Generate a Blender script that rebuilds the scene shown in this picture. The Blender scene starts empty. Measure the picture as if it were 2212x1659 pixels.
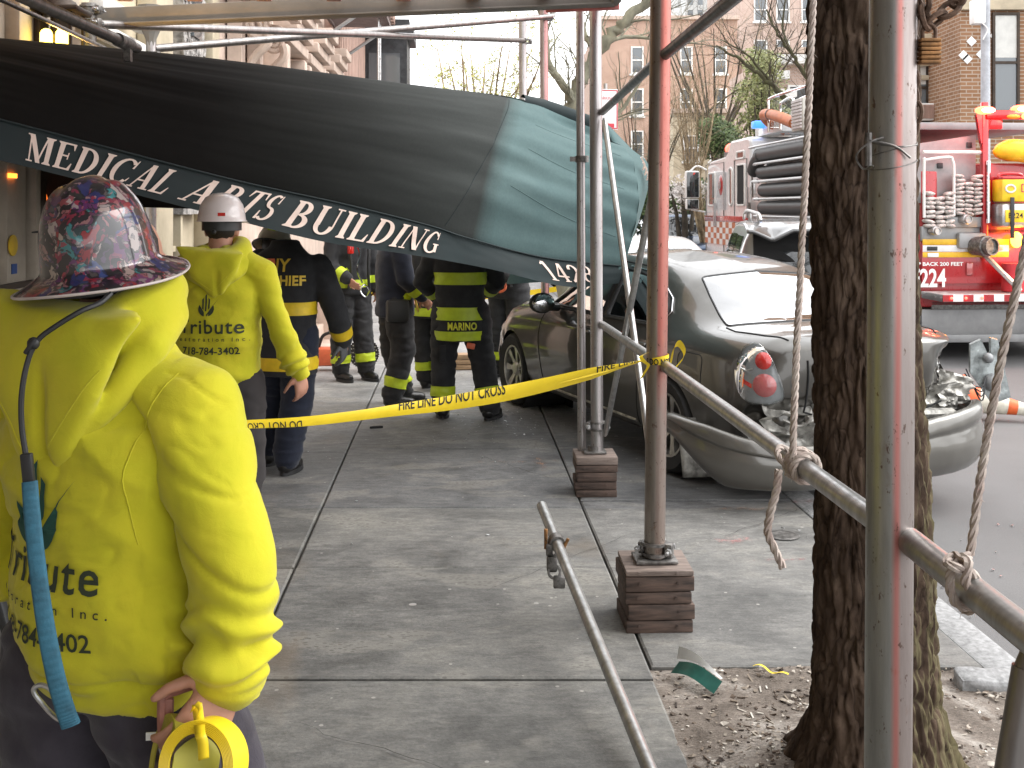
import bpy, bmesh, math, random
import numpy as np
from mathutils import Vector, Matrix, Euler, noise
from mathutils.bvhtree import BVHTree
from mathutils.geometry import tessellate_polygon

random.seed(7)
R = math.radians
SC = bpy.context.scene
COL = SC.collection

# ---------------------------------------------------------------- camera
cam_d = bpy.data.cameras.new("camera")
cam = bpy.data.objects.new("camera", cam_d)
COL.objects.link(cam)
cam.location = (0, 0, 1.75)
cam.rotation_euler = (R(90), 0, 0)
cam_d.sensor_width = 36
cam_d.lens = 36 * 2350 / 2211
cam_d.shift_y = -(829.5 - 451) / 2211
cam_d.clip_start = 0.05
cam_d.clip_end = 2000
SC.camera = cam

# ---------------------------------------------------------------- overcast sky and soft sun
SUN_ELEV, SUN_AZ = R(46), R(84)          # azimuth measured from +Y towards +X
w = bpy.data.worlds.new("World"); SC.world = w; w.use_nodes = True
nt = w.node_tree; nt.nodes.clear()
out = nt.nodes.new("ShaderNodeOutputWorld"); bg = nt.nodes.new("ShaderNodeBackground")
sky = nt.nodes.new("ShaderNodeTexSky"); sky.sky_type = 'NISHITA'; sky.sun_disc = False
sky.sun_elevation = SUN_ELEV; sky.sun_rotation = SUN_AZ
sky.air_density = 1.0; sky.dust_density = 4.0; sky.ozone_density = 1.0
hsv = nt.nodes.new("ShaderNodeHueSaturation"); hsv.inputs["Saturation"].default_value = 0.12
mixs = nt.nodes.new("ShaderNodeMix"); mixs.data_type = 'RGBA'; mixs.inputs[0].default_value = 0.7
mixs.inputs[7].default_value = (9.6, 9.7, 9.9, 1)      # even cloud cover
nt.links.new(sky.outputs[0], hsv.inputs["Color"]); nt.links.new(hsv.outputs[0], mixs.inputs[6])
nt.links.new(mixs.outputs[2], bg.inputs[0]); bg.inputs[1].default_value = 0.13
nt.links.new(bg.outputs[0], out.inputs[0])
sun_d = bpy.data.lights.new("sun", 'SUN'); sun_d.energy = 0.85; sun_d.angle = R(40); sun_d.color = (1, 0.97, 0.92)
sun = bpy.data.objects.new("sun", sun_d); COL.objects.link(sun)
sun.rotation_euler = (R(90) - SUN_ELEV, 0, -SUN_AZ + math.pi)
_d = Vector((math.sin(SUN_AZ) * math.cos(SUN_ELEV), math.cos(SUN_AZ) * math.cos(SUN_ELEV), math.sin(SUN_ELEV)))
sun.rotation_euler = _d.to_track_quat('Z', 'Y').to_euler()

SC.view_settings.view_transform = 'Standard'
SC.view_settings.look = 'None'
SC.view_settings.gamma = 1
SC.view_settings.exposure = 1.5
SC.cycles.max_bounces = 8
SC.cycles.diffuse_bounces = 5
SC.cycles.use_denoising = True

# street direction as seen from the camera (slightly to the left of +Y)
SL = -0.051
SDIR = Vector((SL, 1, 0)).normalized()
SYAW = math.atan(0.051)                   # rotation about z of things aligned with the street
def wallx(y): return -2.45 + SL * y
def curbx(y): return 2.19 + SL * y
ROAD_Z = -0.13
def spot(u, v, y):
    """real-world point from a bearing, a height angle and a measured distance"""
    return Vector(((u - 1105.5) / 2350 * y, y, 1.75 - (v - 451) / 2350 * y))
# ---------------------------------------------------------------- mesh helpers
def V(*a): return Vector(a)

class MB:
    """collects shapes for ONE mesh object"""
    def __init__(s): s.v = []; s.f = []; s.m = []
    def add(s, verts, faces, mi=0):
        o = len(s.v); s.v += [tuple(p) for p in verts]
        for f in faces: s.f.append(tuple(i + o for i in f)); s.m.append(mi)
        return s
    def box(s, c, d, rot=None, mi=0, bev=0.0):
        x, y, z = d[0] / 2, d[1] / 2, d[2] / 2
        if bev > 0:
            b = min(bev, x * .9, y * .9, z * .9)
            bm = bmesh.new(); bmesh.ops.create_cube(bm, size=1)
            for q in bm.verts: q.co = Vector((q.co.x * d[0], q.co.y * d[1], q.co.z * d[2]))
            bmesh.ops.bevel(bm, geom=list(bm.edges), offset=b, segments=2, affect='EDGES', profile=.5)
            bm.verts.index_update()
            vs = [q.co.copy() for q in bm.verts]; fs = [[q.index for q in f.verts] for f in bm.faces]; bm.free()
        else:
            vs = [Vector((a * x, b * y, cc * z)) for a in (-1, 1) for b in (-1, 1) for cc in (-1, 1)]
            fs = [(0, 1, 3, 2), (4, 6, 7, 5), (0, 4, 5, 1), (2, 3, 7, 6), (0, 2, 6, 4), (1, 5, 7, 3)]
        M = rot if isinstance(rot, Matrix) else (Euler(rot).to_matrix() if rot else None)
        c = Vector(c)
        vs = [(M @ p if M else p) + c for p in vs]
        return s.add(vs, fs, mi)
    def cyl(s, p0, p1, r0, r1=None, n=16, mi=0, cap=True):
        p0, p1 = Vector(p0), Vector(p1); r1 = r0 if r1 is None else r1
        d = (p1 - p0).normalized(); a = d.orthogonal().normalized(); b = d.cross(a)
        vs = []
        for p, r in ((p0, r0), (p1, r1)):
            for i in range(n):
                t = 2 * math.pi * i / n
                vs.append(p + (a * math.cos(t) + b * math.sin(t)) * r)
        fs = [(i, (i + 1) % n, n + (i + 1) % n, n + i) for i in range(n)]
        if cap: fs += [tuple(reversed(range(n))), tuple(range(n, 2 * n))]
        return s.add(vs, fs, mi)
    def tube(s, pts, r, n=8, mi=0, cap=True, closed=False):
        pts = [Vector(p) for p in pts]; k = len(pts)
        rs = r if hasattr(r, '__len__') else [r] * k
        vs = []; a = None
        for i, p in enumerate(pts):
            q0 = pts[(i - 1) % k] if (i > 0 or closed) else p
            q1 = pts[(i + 1) % k] if (i < k - 1 or closed) else p
            d = (q1 - q0)
            if d.length < 1e-9: d = Vector((0, 0, 1))
            d.normalize()
            if a is None: a = d.orthogonal().normalized()
            a = (a - d * a.dot(d))
            a = a.normalized() if a.length > 1e-6 else d.orthogonal().normalized()
            b = d.cross(a)
            for j in range(n):
                t = 2 * math.pi * j / n
                vs.append(p + (a * math.cos(t) + b * math.sin(t)) * rs[i])
        fs = []
        for i in range(k if closed else k - 1):
            i2 = (i + 1) % k
            for j in range(n):
                fs.append((i * n + j, i * n + (j + 1) % n, i2 * n + (j + 1) % n, i2 * n + j))
        if cap and not closed:
            fs += [tuple(reversed(range(n))), tuple(range((k - 1) * n, k * n))]
        return s.add(vs, fs, mi)
    def loft(s, secs, mi=0, cap=True):
        """secs: list of rings (same count)"""
        n = len(secs[0]); vs = [p for q in secs for p in q]; fs = []
        for i in range(len(secs) - 1):
            for j in range(n):
                fs.append((i * n + j, i * n + (j + 1) % n, (i + 1) * n + (j + 1) % n, (i + 1) * n + j))
        if cap: fs += [tuple(reversed(range(n))), tuple(range((len(secs) - 1) * n, len(secs) * n))]
        return s.add(vs, fs, mi)
    def lathe(s, prof, M=None, n=32, mi=0):
        """prof: (r, z) list, revolved about z, placed by matrix M"""
        vs = []
        for r, z in prof:
            for j in range(n):
                t = 2 * math.pi * j / n
                p = Vector((r * math.cos(t), r * math.sin(t), z)); vs.append(M @ p if M else p)
        fs = []
        for i in range(len(prof) - 1):
            for j in range(n):
                fs.append((i * n + j, i * n + (j + 1) % n, (i + 1) * n + (j + 1) % n, (i + 1) * n + j))
        return s.add(vs, fs, mi)
    def sph(s, c, r, n=12, M=None, mi=0):
        """ellipsoid; r scalar or 3-tuple"""
        r = r if hasattr(r, '__len__') else (r, r, r); c = Vector(c)
        vs = []; fs = []
        m = n // 2
        for i in range(1, m):
            ph = math.pi * i / m
            for j in range(n):
                t = 2 * math.pi * j / n
                p = Vector((r[0] * math.sin(ph) * math.cos(t), r[1] * math.sin(ph) * math.sin(t), r[2] * math.cos(ph)))
                vs.append(c + (M @ p if M else p))
        top = len(vs); vs.append(c + (M @ Vector((0, 0, r[2])) if M else Vector((0, 0, r[2]))))
        vs.append(c + (M @ Vector((0, 0, -r[2])) if M else Vector((0, 0, -r[2]))))
        for i in range(m - 2):
            for j in range(n):
                fs.append((i * n + j, (i + 1) * n + j, (i + 1) * n + (j + 1) % n, i * n + (j + 1) % n))
        for j in range(n):
            fs.append((top, j, (j + 1) % n)); fs.append((top + 1, (m - 2) * n + (j + 1) % n, (m - 2) * n + j))
        return s.add(vs, fs, mi)
    def grid(s, fn, nu, nv, mi=0):
        vs = [fn(i / nu, j / nv) for i in range(nu + 1) for j in range(nv + 1)]
        fs = [(i * (nv + 1) + j, (i + 1) * (nv + 1) + j, (i + 1) * (nv + 1) + j + 1, i * (nv + 1) + j + 1)
              for i in range(nu) for j in range(nv)]
        return s.add(vs, fs, mi)
    def prism(s, poly, a, b, M=None, mi=0):
        """poly in (x,z), extruded along y from a to b"""
        n = len(poly)
        vs = [Vector((p[0], a, p[1])) for p in poly] + [Vector((p[0], b, p[1])) for p in poly]
        if M: vs = [M @ p for p in vs]
        tri = tessellate_polygon([[Vector((p[0], p[1], 0)) for p in poly]])
        fs = [(i, (i + 1) % n, n + (i + 1) % n, n + i) for i in range(n)]
        fs += [t for t in tri] + [(t[2] + n, t[1] + n, t[0] + n) for t in tri]
        return s.add(vs, fs, mi)
    def quad(s, a, b, c, d, mi=0): return s.add([a, b, c, d], [(0, 1, 2, 3)], mi)
    def mesh(s, name):
        me = bpy.data.meshes.new(name); me.from_pydata(s.v, [], s.f); me.update()
        bm = bmesh.new(); bm.from_mesh(me); bmesh.ops.recalc_face_normals(bm, faces=bm.faces[:])
        for f, k in zip(bm.faces, s.m): f.material_index = k
        bm.to_mesh(me); bm.free()
        return me
    def build(s, name, mats, parent=None, smooth=True, angle=40, flip=False):
        return link(name, s.mesh(name), mats, parent, smooth, angle)

def link(name, me, mats, parent=None, smooth=True, angle=40):
    if not isinstance(mats, (list, tuple)): mats = [mats]
    me.materials.clear()
    for m in mats: me.materials.append(m)
    o = bpy.data.objects.new(name, me); COL.objects.link(o)
    if parent: o.parent = parent
    if smooth:
        me.polygons.foreach_set('use_smooth', [True] * len(me.polygons))
        if angle < 180: me.set_sharp_from_angle(angle=R(angle))
    return o

def tag(o, label=None, cat=None, group=None, kind=None):
    if label: o['label'] = label
    if cat: o['category'] = cat
    if group: o['group'] = group
    if kind: o['kind'] = kind
    return o

def thing(name, label, cat, loc=(0, 0, 0), rz=0, group=None):
    o = bpy.data.objects.new(name, None); COL.objects.link(o)
    o.empty_display_size = .1
    o.location = loc; o.rotation_euler = (0, 0, rz)
    return tag(o, label, cat, group)

KIDS = {}
def copy_tree(o, parent=None):
    c = o.copy(); COL.objects.link(c); c.parent = parent
    for ch in list(o.children): copy_tree(ch, c)
    return c

def evaluated(o):
    """mesh with modifiers applied, object removed"""
    dg = bpy.context.evaluated_depsgraph_get(); dg.update()
    me = bpy.data.meshes.new_from_object(o.evaluated_get(dg))
    old = o.data; bpy.data.objects.remove(o)
    if old.users == 0: bpy.data.meshes.remove(old)
    return me

def fuse(mb, voxel=.01, smooth=6, fac=.5):
    """union of the collected shapes as one continuous skin"""
    me = mb.mesh("tmp"); o = bpy.data.objects.new("tmp", me); COL.objects.link(o)
    m = o.modifiers.new("r", 'REMESH'); m.mode = 'VOXEL'; m.voxel_size = voxel; m.use_smooth_shade = True
    if smooth:
        k = o.modifiers.new("s", 'SMOOTH'); k.factor = fac; k.iterations = smooth
    return evaluated(o)

def displace(me, fn):
    """fn(co, normal) -> new co"""
    ns = [v.normal.copy() for v in me.vertices]
    for v, n in zip(me.vertices, ns): v.co = fn(v.co, n)
    me.update()

def nz(p, s=1.0): return noise.noise(Vector(p) * s)
def fbm(p, s=1.0, o=3):
    t = 0; a = 1; k = s
    for _ in range(o): t += a * noise.noise(Vector(p) * k); a *= .5; k *= 2.1
    return t
def sstep(a, b, x):
    t = max(0, min(1, (x - a) / (b - a))) if a != b else float(x > a)
    return t * t * (3 - 2 * t)
def gauss(x, s): return math.exp(-(x / s) ** 2)
def lerp(a, b, t): return a + (b - a) * t

def ring(c, rx, ry, ax, ay, n=20, pw=2.0):
    """superellipse ring"""
    out_ = []
    for j in range(n):
        t = 2 * math.pi * j / n; ct, st = math.cos(t), math.sin(t)
        out_.append(Vector(c) + Vector(ax) * rx * math.copysign(abs(ct) ** (2 / pw), ct) + Vector(ay) * ry * math.copysign(abs(st) ** (2 / pw), st))
    return out_

def limb(mb, pts, rad, n=14, flat=None):
    """tapering limb along joints with round ends"""
    P = []; Q = []
    for i in range(len(pts) - 1):
        a, b = Vector(pts[i]), Vector(pts[i + 1])
        k = max(2, int((b - a).length / .03))
        for t in range(k + (i == len(pts) - 2)):
            f = t / k; P.append(a.lerp(b, f)); Q.append(lerp(rad[i], rad[i + 1], f))
    mb.tube(P, Q, n)
    for p, r in zip(pts, rad): mb.sph(p, r * .99, n)

def catmull(pts, k=8, closed=False):
    pts = [Vector(p) for p in pts]; n = len(pts); o = []
    rng = range(n if closed else n - 1)
    for i in rng:
        p0 = pts[(i - 1) % n] if (closed or i > 0) else pts[0] * 2 - pts[1]
        p1 = pts[i]; p2 = pts[(i + 1) % n]
        p3 = pts[(i + 2) % n] if (closed or i + 2 < n) else pts[-1] * 2 - pts[-2]
        for j in range(k):
            t = j / k
            o.append(.5 * ((2 * p1) + (-p0 + p2) * t + (2 * p0 - 5 * p1 + 4 * p2 - p3) * t * t + (-p0 + 3 * p1 - 3 * p2 + p3) * t ** 3))
    if not closed: o.append(pts[-1])
    return o

def bvh_of(me):
    return BVHTree.FromPolygons([v.co.copy() for v in me.vertices], [tuple(p.vertices) for p in me.polygons])

def flat_text(s, size=1.0, xs=1.0, bold=0.0, align='CENTER', spacing=1.0, shear=0.0):
    """mesh of a line of sans lettering in the XY plane, fine enough to be wrapped onto a surface"""
    c = bpy.data.curves.new("t", 'FONT'); c.body = s; c.size = size; c.align_x = align; c.resolution_u = 3
    c.space_character = spacing; c.offset = bold; c.shear = shear
    o = bpy.data.objects.new("t", c); COL.objects.link(o)
    dg = bpy.context.evaluated_depsgraph_get(); dg.update()
    me = bpy.data.meshes.new_from_object(o.evaluated_get(dg)); bpy.data.objects.remove(o); bpy.data.curves.remove(c)
    bm = bmesh.new(); bm.from_mesh(me); bmesh.ops.triangulate(bm, faces=bm.faces[:])
    for q in bm.verts: q.co.x *= xs
    return bm

def cut_fine(bm, step, axes=(0, 1)):
    """slice a flat mesh into cells so that it can bend"""
    for ax in axes:
        lo = min(q.co[ax] for q in bm.verts); hi = max(q.co[ax] for q in bm.verts)
        n = int((hi - lo) / step)
        for i in range(1, n + 1):
            co = Vector((0, 0, 0)); co[ax] = lo + (hi - lo) * i / (n + 1)
            no = Vector((0, 0, 0)); no[ax] = 1
            bmesh.ops.bisect_plane(bm, geom=bm.verts[:] + bm.edges[:] + bm.faces[:], plane_co=co, plane_no=no, dist=1e-6)
    return bm

def wrap(bm, fn):
    """move every vertex by fn(x, y); drop those it returns None for"""
    dead = []
    for q in bm.verts:
        r = fn(q.co.x, q.co.y)
        if r is None: dead.append(q)
        else: q.co = r
    bmesh.ops.delete(bm, geom=dead, context='VERTS')
    me = bpy.data.meshes.new("w"); bm.to_mesh(me); bm.free()
    return me

def poly_bm(polys):
    """flat bmesh from lists of (x, y)"""
    bm = bmesh.new()
    for P in polys:
        vs = [bm.verts.new((p[0], p[1], 0)) for p in P]
        for t in tessellate_polygon([[Vector((p[0], p[1], 0)) for p in P]]):
            try: bm.faces.new([vs[i] for i in t])
            except ValueError: pass
    return bm

# ---------------------------------------------------------------- serif capitals drawn from strokes
def serif_glyph(ch):
    """polygons (cap height 1) and advance width"""
    P = []; TK, TN, SF = .19, .07, .05
    def rect(x0, y0, x1, y1): P.append([(x0, y0), (x1, y0), (x1, y1), (x0, y1)])
    def stem(x, w=TK, b=True, t=True, sl=.07):
        rect(x, 0, x + w, 1)
        if b: P.append([(x - sl, 0), (x + w + sl, 0), (x + w + sl, .03), (x + w, .09), (x, .09), (x - sl, .03)])
        if t: P.append([(x - sl, .97), (x, .91), (x + w, .91), (x + w + sl, .97), (x + w + sl, 1), (x - sl, 1)])
    def diag(x0, y0, x1, y1, w): P.append([(x0, y0), (x0 + w, y0), (x1 + w, y1), (x1, y1)])
    def arc(cx, cy, rx, ry, a0, a1, tk=TK, tn=TN, n=18):
        o = []; i_ = []
        for k in range(n + 1):
            a = R(lerp(a0, a1, k / n))
            o.append((cx + rx * math.cos(a), cy + ry * math.sin(a)))
            i_.append((cx + (rx - tk) * math.cos(a), cy + (ry - tn) * math.sin(a)))
        P.append(o + i_[::-1])
    def beak(x, y0, y1, w=.06): P.append([(x - w, y0), (x, y0), (x, y1), (x - w * .6, y1)])
    if ch == 'M':
        rect(.1, 0, .16, 1); P.append([(0, 0), (.27, 0), (.27, SF), (0, SF)]); diag(.05, 1, .42, 0, .2); diag(.76, 1, .46, 0, .07)
        stem(.78, sl=.08); rect(0, .95, .2, 1); a = 1.1
    elif ch == 'E':
        stem(.08); rect(.2, 0, .66, .06); rect(.2, .94, .63, 1); rect(.2, .48, .5, .54)
        P.append([(.56, 0), (.7, 0), (.72, .27), (.68, .27)]); P.append([(.54, 1), (.66, 1), (.66, .76), (.63, .76)]); rect(.47, .38, .51, .64); a = .78
    elif ch == 'D':
        stem(.08); arc(.3, .5, .5, .5, -90, 90); rect(.2, 0, .31, .07); rect(.2, .93, .31, 1); a = .88
    elif ch == 'I': stem(.1); a = .4
    elif ch == 'C':
        arc(.48, .5, .45, .52, 42, 318); P.append([(.72, .66), (.8, .66), (.82, 1), (.78, 1)]); P.append([(.78, .17), (.85, .3), (.88, .3), (.84, .14)]); a = .92
    elif ch == 'A':
        diag(.1, 0, .4, 1, .07); diag(.62, 0, .36, 1, .2); rect(.2, .3, .66, .36); rect(0, 0, .26, SF); rect(.52, 0, .92, SF); a = .94
    elif ch == 'L':
        stem(.08); rect(.2, 0, .62, .06); P.append([(.54, 0), (.68, 0), (.71, .3), (.67, .3)]); a = .74
    elif ch == 'R':
        stem(.08); arc(.3, .73, .38, .27, -90, 90); rect(.2, .46, .31, .53); rect(.2, .93, .31, 1); diag(.64, 0, .34, .48, .2); rect(.62, 0, .92, SF); a = .92
    elif ch == 'T':
        stem(.29, t=False); rect(.05, .94, .72, 1); P.append([(0, .72), (.04, .72), (.14, 1), (.02, 1)]); P.append([(.73, .72), (.77, .72), (.75, 1), (.63, 1)]); a = .8
    elif ch == 'S':
        arc(.33, .74, .29, .28, 50, 270, .17); arc(.33, .25, .32, .27, -140, 90, .17)
        P.append([(.5, .68), (.57, .68), (.57, 1), (.53, 1)]); P.append([(.02, .32), (.07, .32), (.13, 0), (.02, 0)]); a = .7
    elif ch == 'B':
        stem(.08); arc(.3, .74, .33, .26, -90, 90); arc(.3, .26, .4, .27, -90, 90); rect(.2, .93, .31, 1); rect(.2, .47, .31, .53); rect(.2, 0, .31, .06); a = .82
    elif ch == 'U':
        stem(.08, b=False); P[-2] = [(.08, .3), (.27, .3), (.27, 1), (.08, 1)]; arc(.43, .32, .35, .34, 180, 360, .17)
        rect(.72, .3, .78, 1); rect(.62, .95, .9, 1); a = .92
    elif ch == 'N':
        rect(.1, 0, .16, 1); rect(0, 0, .27, SF); diag(.02, 1, .62, 0, .21); rect(.74, 0, .8, 1); rect(.62, .95, .92, 1); a = .94
    elif ch == 'G':
        arc(.48, .5, .45, .52, 42, 310); P.append([(.72, .66), (.8, .66), (.82, 1), (.78, 1)]); rect(.66, .06, .84, .42); rect(.56, .4, .92, .45); a = .98
    elif ch == '1':
        rect(.16, 0, .34, 1); rect(.04, 0, .46, SF); P.append([(.02, .8), (.18, .86), (.3, 1), (.2, 1), (.02, .86)]); a = .55
    elif ch == '4':
        rect(.42, 0, .6, 1); rect(.32, 0, .7, SF); diag(.02, .3, .44, 1, .09); rect(.02, .24, .74, .32); a = .8
    elif ch == '2':
        arc(.34, .7, .3, .3, -30, 175, .17); diag(.04, .05, .46, .56, .16); rect(.04, 0, .66, .13); P.append([(.6, 0), (.68, 0), (.7, .26), (.66, .26)]); a = .76
    elif ch == '8':
        arc(.35, .74, .27, .27, 0, 360, .14, .06, 28); arc(.35, .26, .32, .28, 0, 360, .16, .06, 28); a = .76
    else: a = .42
    return P, a
# ---------------------------------------------------------------- materials (all procedural)
def nodes(name):
    m = bpy.data.materials.new(name); m.use_nodes = True; t = m.node_tree
    return m, t, t.nodes["Principled BSDF"]
def mapping(t, scale=(1, 1, 1), rot=(0, 0, 0), space="Object"):
    c = t.nodes.new("ShaderNodeTexCoord"); mp = t.nodes.new("ShaderNodeMapping")
    mp.inputs["Scale"].default_value = scale; mp.inputs["Rotation"].default_value = rot
    t.links.new(c.outputs[space], mp.inputs[0]); return mp.outputs[0]
def noise_n(t, vec, scale, detail=6, rough=.6, dist=0):
    n = t.nodes.new("ShaderNodeTexNoise"); n.inputs["Scale"].default_value = scale
    n.inputs["Detail"].default_value = detail; n.inputs["Roughness"].default_value = rough; n.inputs["Distortion"].default_value = dist
    if vec: t.links.new(vec, n.inputs["Vector"])
    return n.outputs[0]
def ramp(t, src, stops):
    r = t.nodes.new("ShaderNodeValToRGB"); e = r.color_ramp.elements
    while len(e) < len(stops): e.new(.5)
    for k, (p, c) in zip(e, stops):
        k.position = p; k.color = (*c, 1) if len(c) == 3 else c
    t.links.new(src, r.inputs[0]); return r.outputs[0]
def mix(t, fac, a, b, mode='MIX'):
    n = t.nodes.new("ShaderNodeMix"); n.data_type = 'RGBA'; n.blend_type = mode
    for i, x in ((0, fac), (6, a), (7, b)):
        if isinstance(x, (int, float)): n.inputs[i].default_value = x
        elif isinstance(x, tuple): n.inputs[i].default_value = (*x, 1) if len(x) == 3 else x
        else: t.links.new(x, n.inputs[i])
    return n.outputs[2]
def mathn(t, op, a, b=0.0):
    n = t.nodes.new("ShaderNodeMath"); n.operation = op
    for i, x in ((0, a), (1, b)):
        if isinstance(x, (int, float)): n.inputs[i].default_value = x
        else: t.links.new(x, n.inputs[i])
    return n.outputs[0]
def bump(t, bs, h, strength=.3, dist=.01, prev=None):
    b = t.nodes.new("ShaderNodeBump"); b.inputs["Strength"].default_value = strength; b.inputs["Distance"].default_value = dist
    t.links.new(h, b.inputs["Height"])
    if prev: t.links.new(prev, b.inputs["Normal"])
    t.links.new(b.outputs[0], bs.inputs["Normal"]); return b.outputs[0]

def pm(name, col, rough=.6, metal=0.0, var=.12, vscale=6, bs=0, bstr=.2, bdist=.004, coat=0, spec=.5, stretch=(1, 1, 1), col2=None, space="Object", sheen=0):
    m, t, b = nodes(name)
    vec = mapping(t, stretch, space=space)
    n = noise_n(t, vec, vscale, 7, .62)
    c2 = col2 if col2 else tuple(max(0, x * (1 - var * 2.2)) for x in col)
    c1 = col if col2 else tuple(min(1, x * (1 + var)) for x in col)
    t.links.new(ramp(t, n, [(.32, c2), (.66, c1)]), b.inputs["Base Color"])
    b.inputs["Metallic"].default_value = metal
    rr = t.nodes.new("ShaderNodeMapRange"); rr.inputs[3].default_value = max(.02, rough - .1); rr.inputs[4].default_value = min(1, rough + .1)
    t.links.new(n, rr.inputs[0]); t.links.new(rr.outputs[0], b.inputs["Roughness"])
    b.inputs["Specular IOR Level"].default_value = spec
    if coat: b.inputs["Coat Weight"].default_value = coat; b.inputs["Coat Roughness"].default_value = .04
    if sheen: b.inputs["Sheen Weight"].default_value = sheen
    if bs: bump(t, b, noise_n(t, vec, bs, 5, .6), bstr, bdist)
    return m

def emit(name, col, s, rough=.4):
    m, t, b = nodes(name); b.inputs["Base Color"].default_value = (*col, 1); b.inputs["Roughness"].default_value = rough
    b.inputs["Emission Color"].default_value = (*col, 1); b.inputs["Emission Strength"].default_value = s
    return m

def fabric(name, col, col2=None, weave=900, var=.12, vscale=7, rough=.9, bstr=.25, sheen=.15):
    m, t, b = nodes(name); vec = mapping(t)
    n = noise_n(t, vec, vscale, 5, .6)
    c2 = col2 or tuple(x * (1 - var * 2) for x in col)
    t.links.new(ramp(t, n, [(.35, c2), (.65, col)]), b.inputs["Base Color"])
    b.inputs["Roughness"].default_value = rough; b.inputs["Sheen Weight"].default_value = sheen
    b.inputs["Specular IOR Level"].default_value = .25
    p = bump(t, b, noise_n(t, vec, weave, 2, .7), bstr, .0012)
    bump(t, b, noise_n(t, vec, 22, 5, .55, .6), .35, .006, p)
    return m

def brick(name, c1, c2, mortar, axes='xz', bw=.2, bh=.065, ms=.012, rough=.9):
    m, t, b = nodes(name); c = t.nodes.new("ShaderNodeTexCoord")
    s = t.nodes.new("ShaderNodeSeparateXYZ"); k = t.nodes.new("ShaderNodeCombineXYZ")
    t.links.new(c.outputs["Object"], s.inputs[0])
    t.links.new(mathn(t, 'ADD', s.outputs[0], s.outputs[1]), k.inputs[0]); t.links.new(s.outputs[2], k.inputs[1])
    br = t.nodes.new("ShaderNodeTexBrick"); br.inputs["Scale"].default_value = 1
    br.inputs["Brick Width"].default_value = bw; br.inputs["Row Height"].default_value = bh; br.inputs["Mortar Size"].default_value = ms
    br.inputs["Color1"].default_value = (*c1, 1); br.inputs["Color2"].default_value = (*c2, 1); br.inputs["Mortar"].default_value = (*mortar, 1)
    br.inputs["Mortar Smooth"].default_value = .3
    t.links.new(k.outputs[0], br.inputs["Vector"])
    col = mix(t, .5, br.outputs[0], ramp(t, noise_n(t, mapping(t), .9, 8), [(.3, (.55, .5, .48)), (.7, (1, 1, 1))]), 'MULTIPLY')
    t.links.new(col, b.inputs["Base Color"]); b.inputs["Roughness"].default_value = rough
    bump(t, b, br.outputs["Fac"], -.5, .008)
    return m

M = {}
def wz(t):
    c = t.nodes.new('ShaderNodeTexCoord'); s = t.nodes.new('ShaderNodeSeparateXYZ'); t.links.new(c.outputs['Object'], s.inputs[0]); return s.outputs[2]
# galvanised scaffold tube: streaks, dull zinc, red band of worn paint and painted-in beacon reflection
def tube_mat(name, base, red=0.0, rust=.3, band=(.5, .8, .3), worn=False):
    m, t, b = nodes(name)
    vec = mapping(t, (7, 7, .7)); n = noise_n(t, vec, 3, 7, .65)
    c = ramp(t, n, [(.3, tuple(x * .55 for x in base)), (.7, base)])
    sp = noise_n(t, mapping(t, (1, 1, .5)), 30, 4, .7)
    c = mix(t, ramp(t, sp, [(.6, (0, 0, 0)), (.72, (rust,) * 3)]), c, (.16, .075, .035))
    if red:
        cd = t.nodes.new("ShaderNodeTexCoord"); s = t.nodes.new("ShaderNodeSeparateXYZ"); t.links.new(cd.outputs["Normal"], s.inputs[0])
        edge = mathn(t, 'ADD', mathn(t, 'MULTIPLY', s.outputs[0], .5), mathn(t, 'ADD', mathn(t, 'MULTIPLY', mathn(t, 'SUBTRACT', noise_n(t, mapping(t, (1, 1, .3)), 1.6, 5), .5), .10), .5))
        c = mix(t, ramp(t, edge, [(band[0] - .06, (0,) * 3), (band[0] + .04, (red,) * 3), (band[1] - .03, (red,) * 3), (band[1] + .05, (band[2],) * 3)]), c, (.55, .085, .06)) if not worn else mix(t, mathn(t, 'MULTIPLY', ramp(t, edge, [(band[0] - .06, (0,) * 3), (band[0] + .04, (red,) * 3), (band[1] - .03, (red,) * 3), (band[1] + .05, (band[2],) * 3)]), ramp(t, mathn(t, 'ADD', mathn(t, 'MULTIPLY', wz(t), .5), mathn(t, 'MULTIPLY', noise_n(t, mapping(t, (1, 1, .4)), 6, 5, .7), .4)), [(.45, (.12,) * 3), (.72, (1,) * 3)])), c, (.55, .085, .06))
        c = mix(t, ramp(t, noise_n(t, mapping(t, (1, 1, .5)), 55, 3, .8), [(.62, (0,) * 3), (.68, (.8,) * 3)]), c, (.10, .055, .04))
    t.links.new(c, b.inputs["Base Color"]); b.inputs["Metallic"].default_value = .85
    rr = ramp(t, n, [(.3, (.46,) * 3), (.7, (.30,) * 3)]); t.links.new(rr, b.inputs["Roughness"])
    bump(t, b, noise_n(t, mapping(t, (1, 1, .3)), 40, 4), .12, .002)
    return m
M['zinc'] = tube_mat("galvanised_tube", (.50, .50, .49))
M['zinc_red'] = tube_mat("galvanised_tube_red_band", (.36, .32, .28), .58, .6, (.46, .70, .5), True)
M['zinc_near'] = tube_mat("galvanised_tube_red_streak", (.40, .40, .38), .55, .3, (.42, .53, .10))
M['zinc_pink'] = tube_mat("galvanised_tube_faint_red", (.50, .49, .485), .05, .25, (.5, .8, .04))
M['zinc_dusk'] = tube_mat('galvanised_tube_dusky', (.42, .36, .36), .35, .3, (.5, .8, .3))
M['zinc_dark'] = tube_mat("weathered_tube", (.27, .25, .24), 0, .5)
M['clamp'] = pm("forged_clamp", (.22, .21, .20), .5, .8, .3, 30, 60, .4)
M['bolt'] = pm("bolt_steel", (.5, .5, .5), .35, .9)
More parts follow.
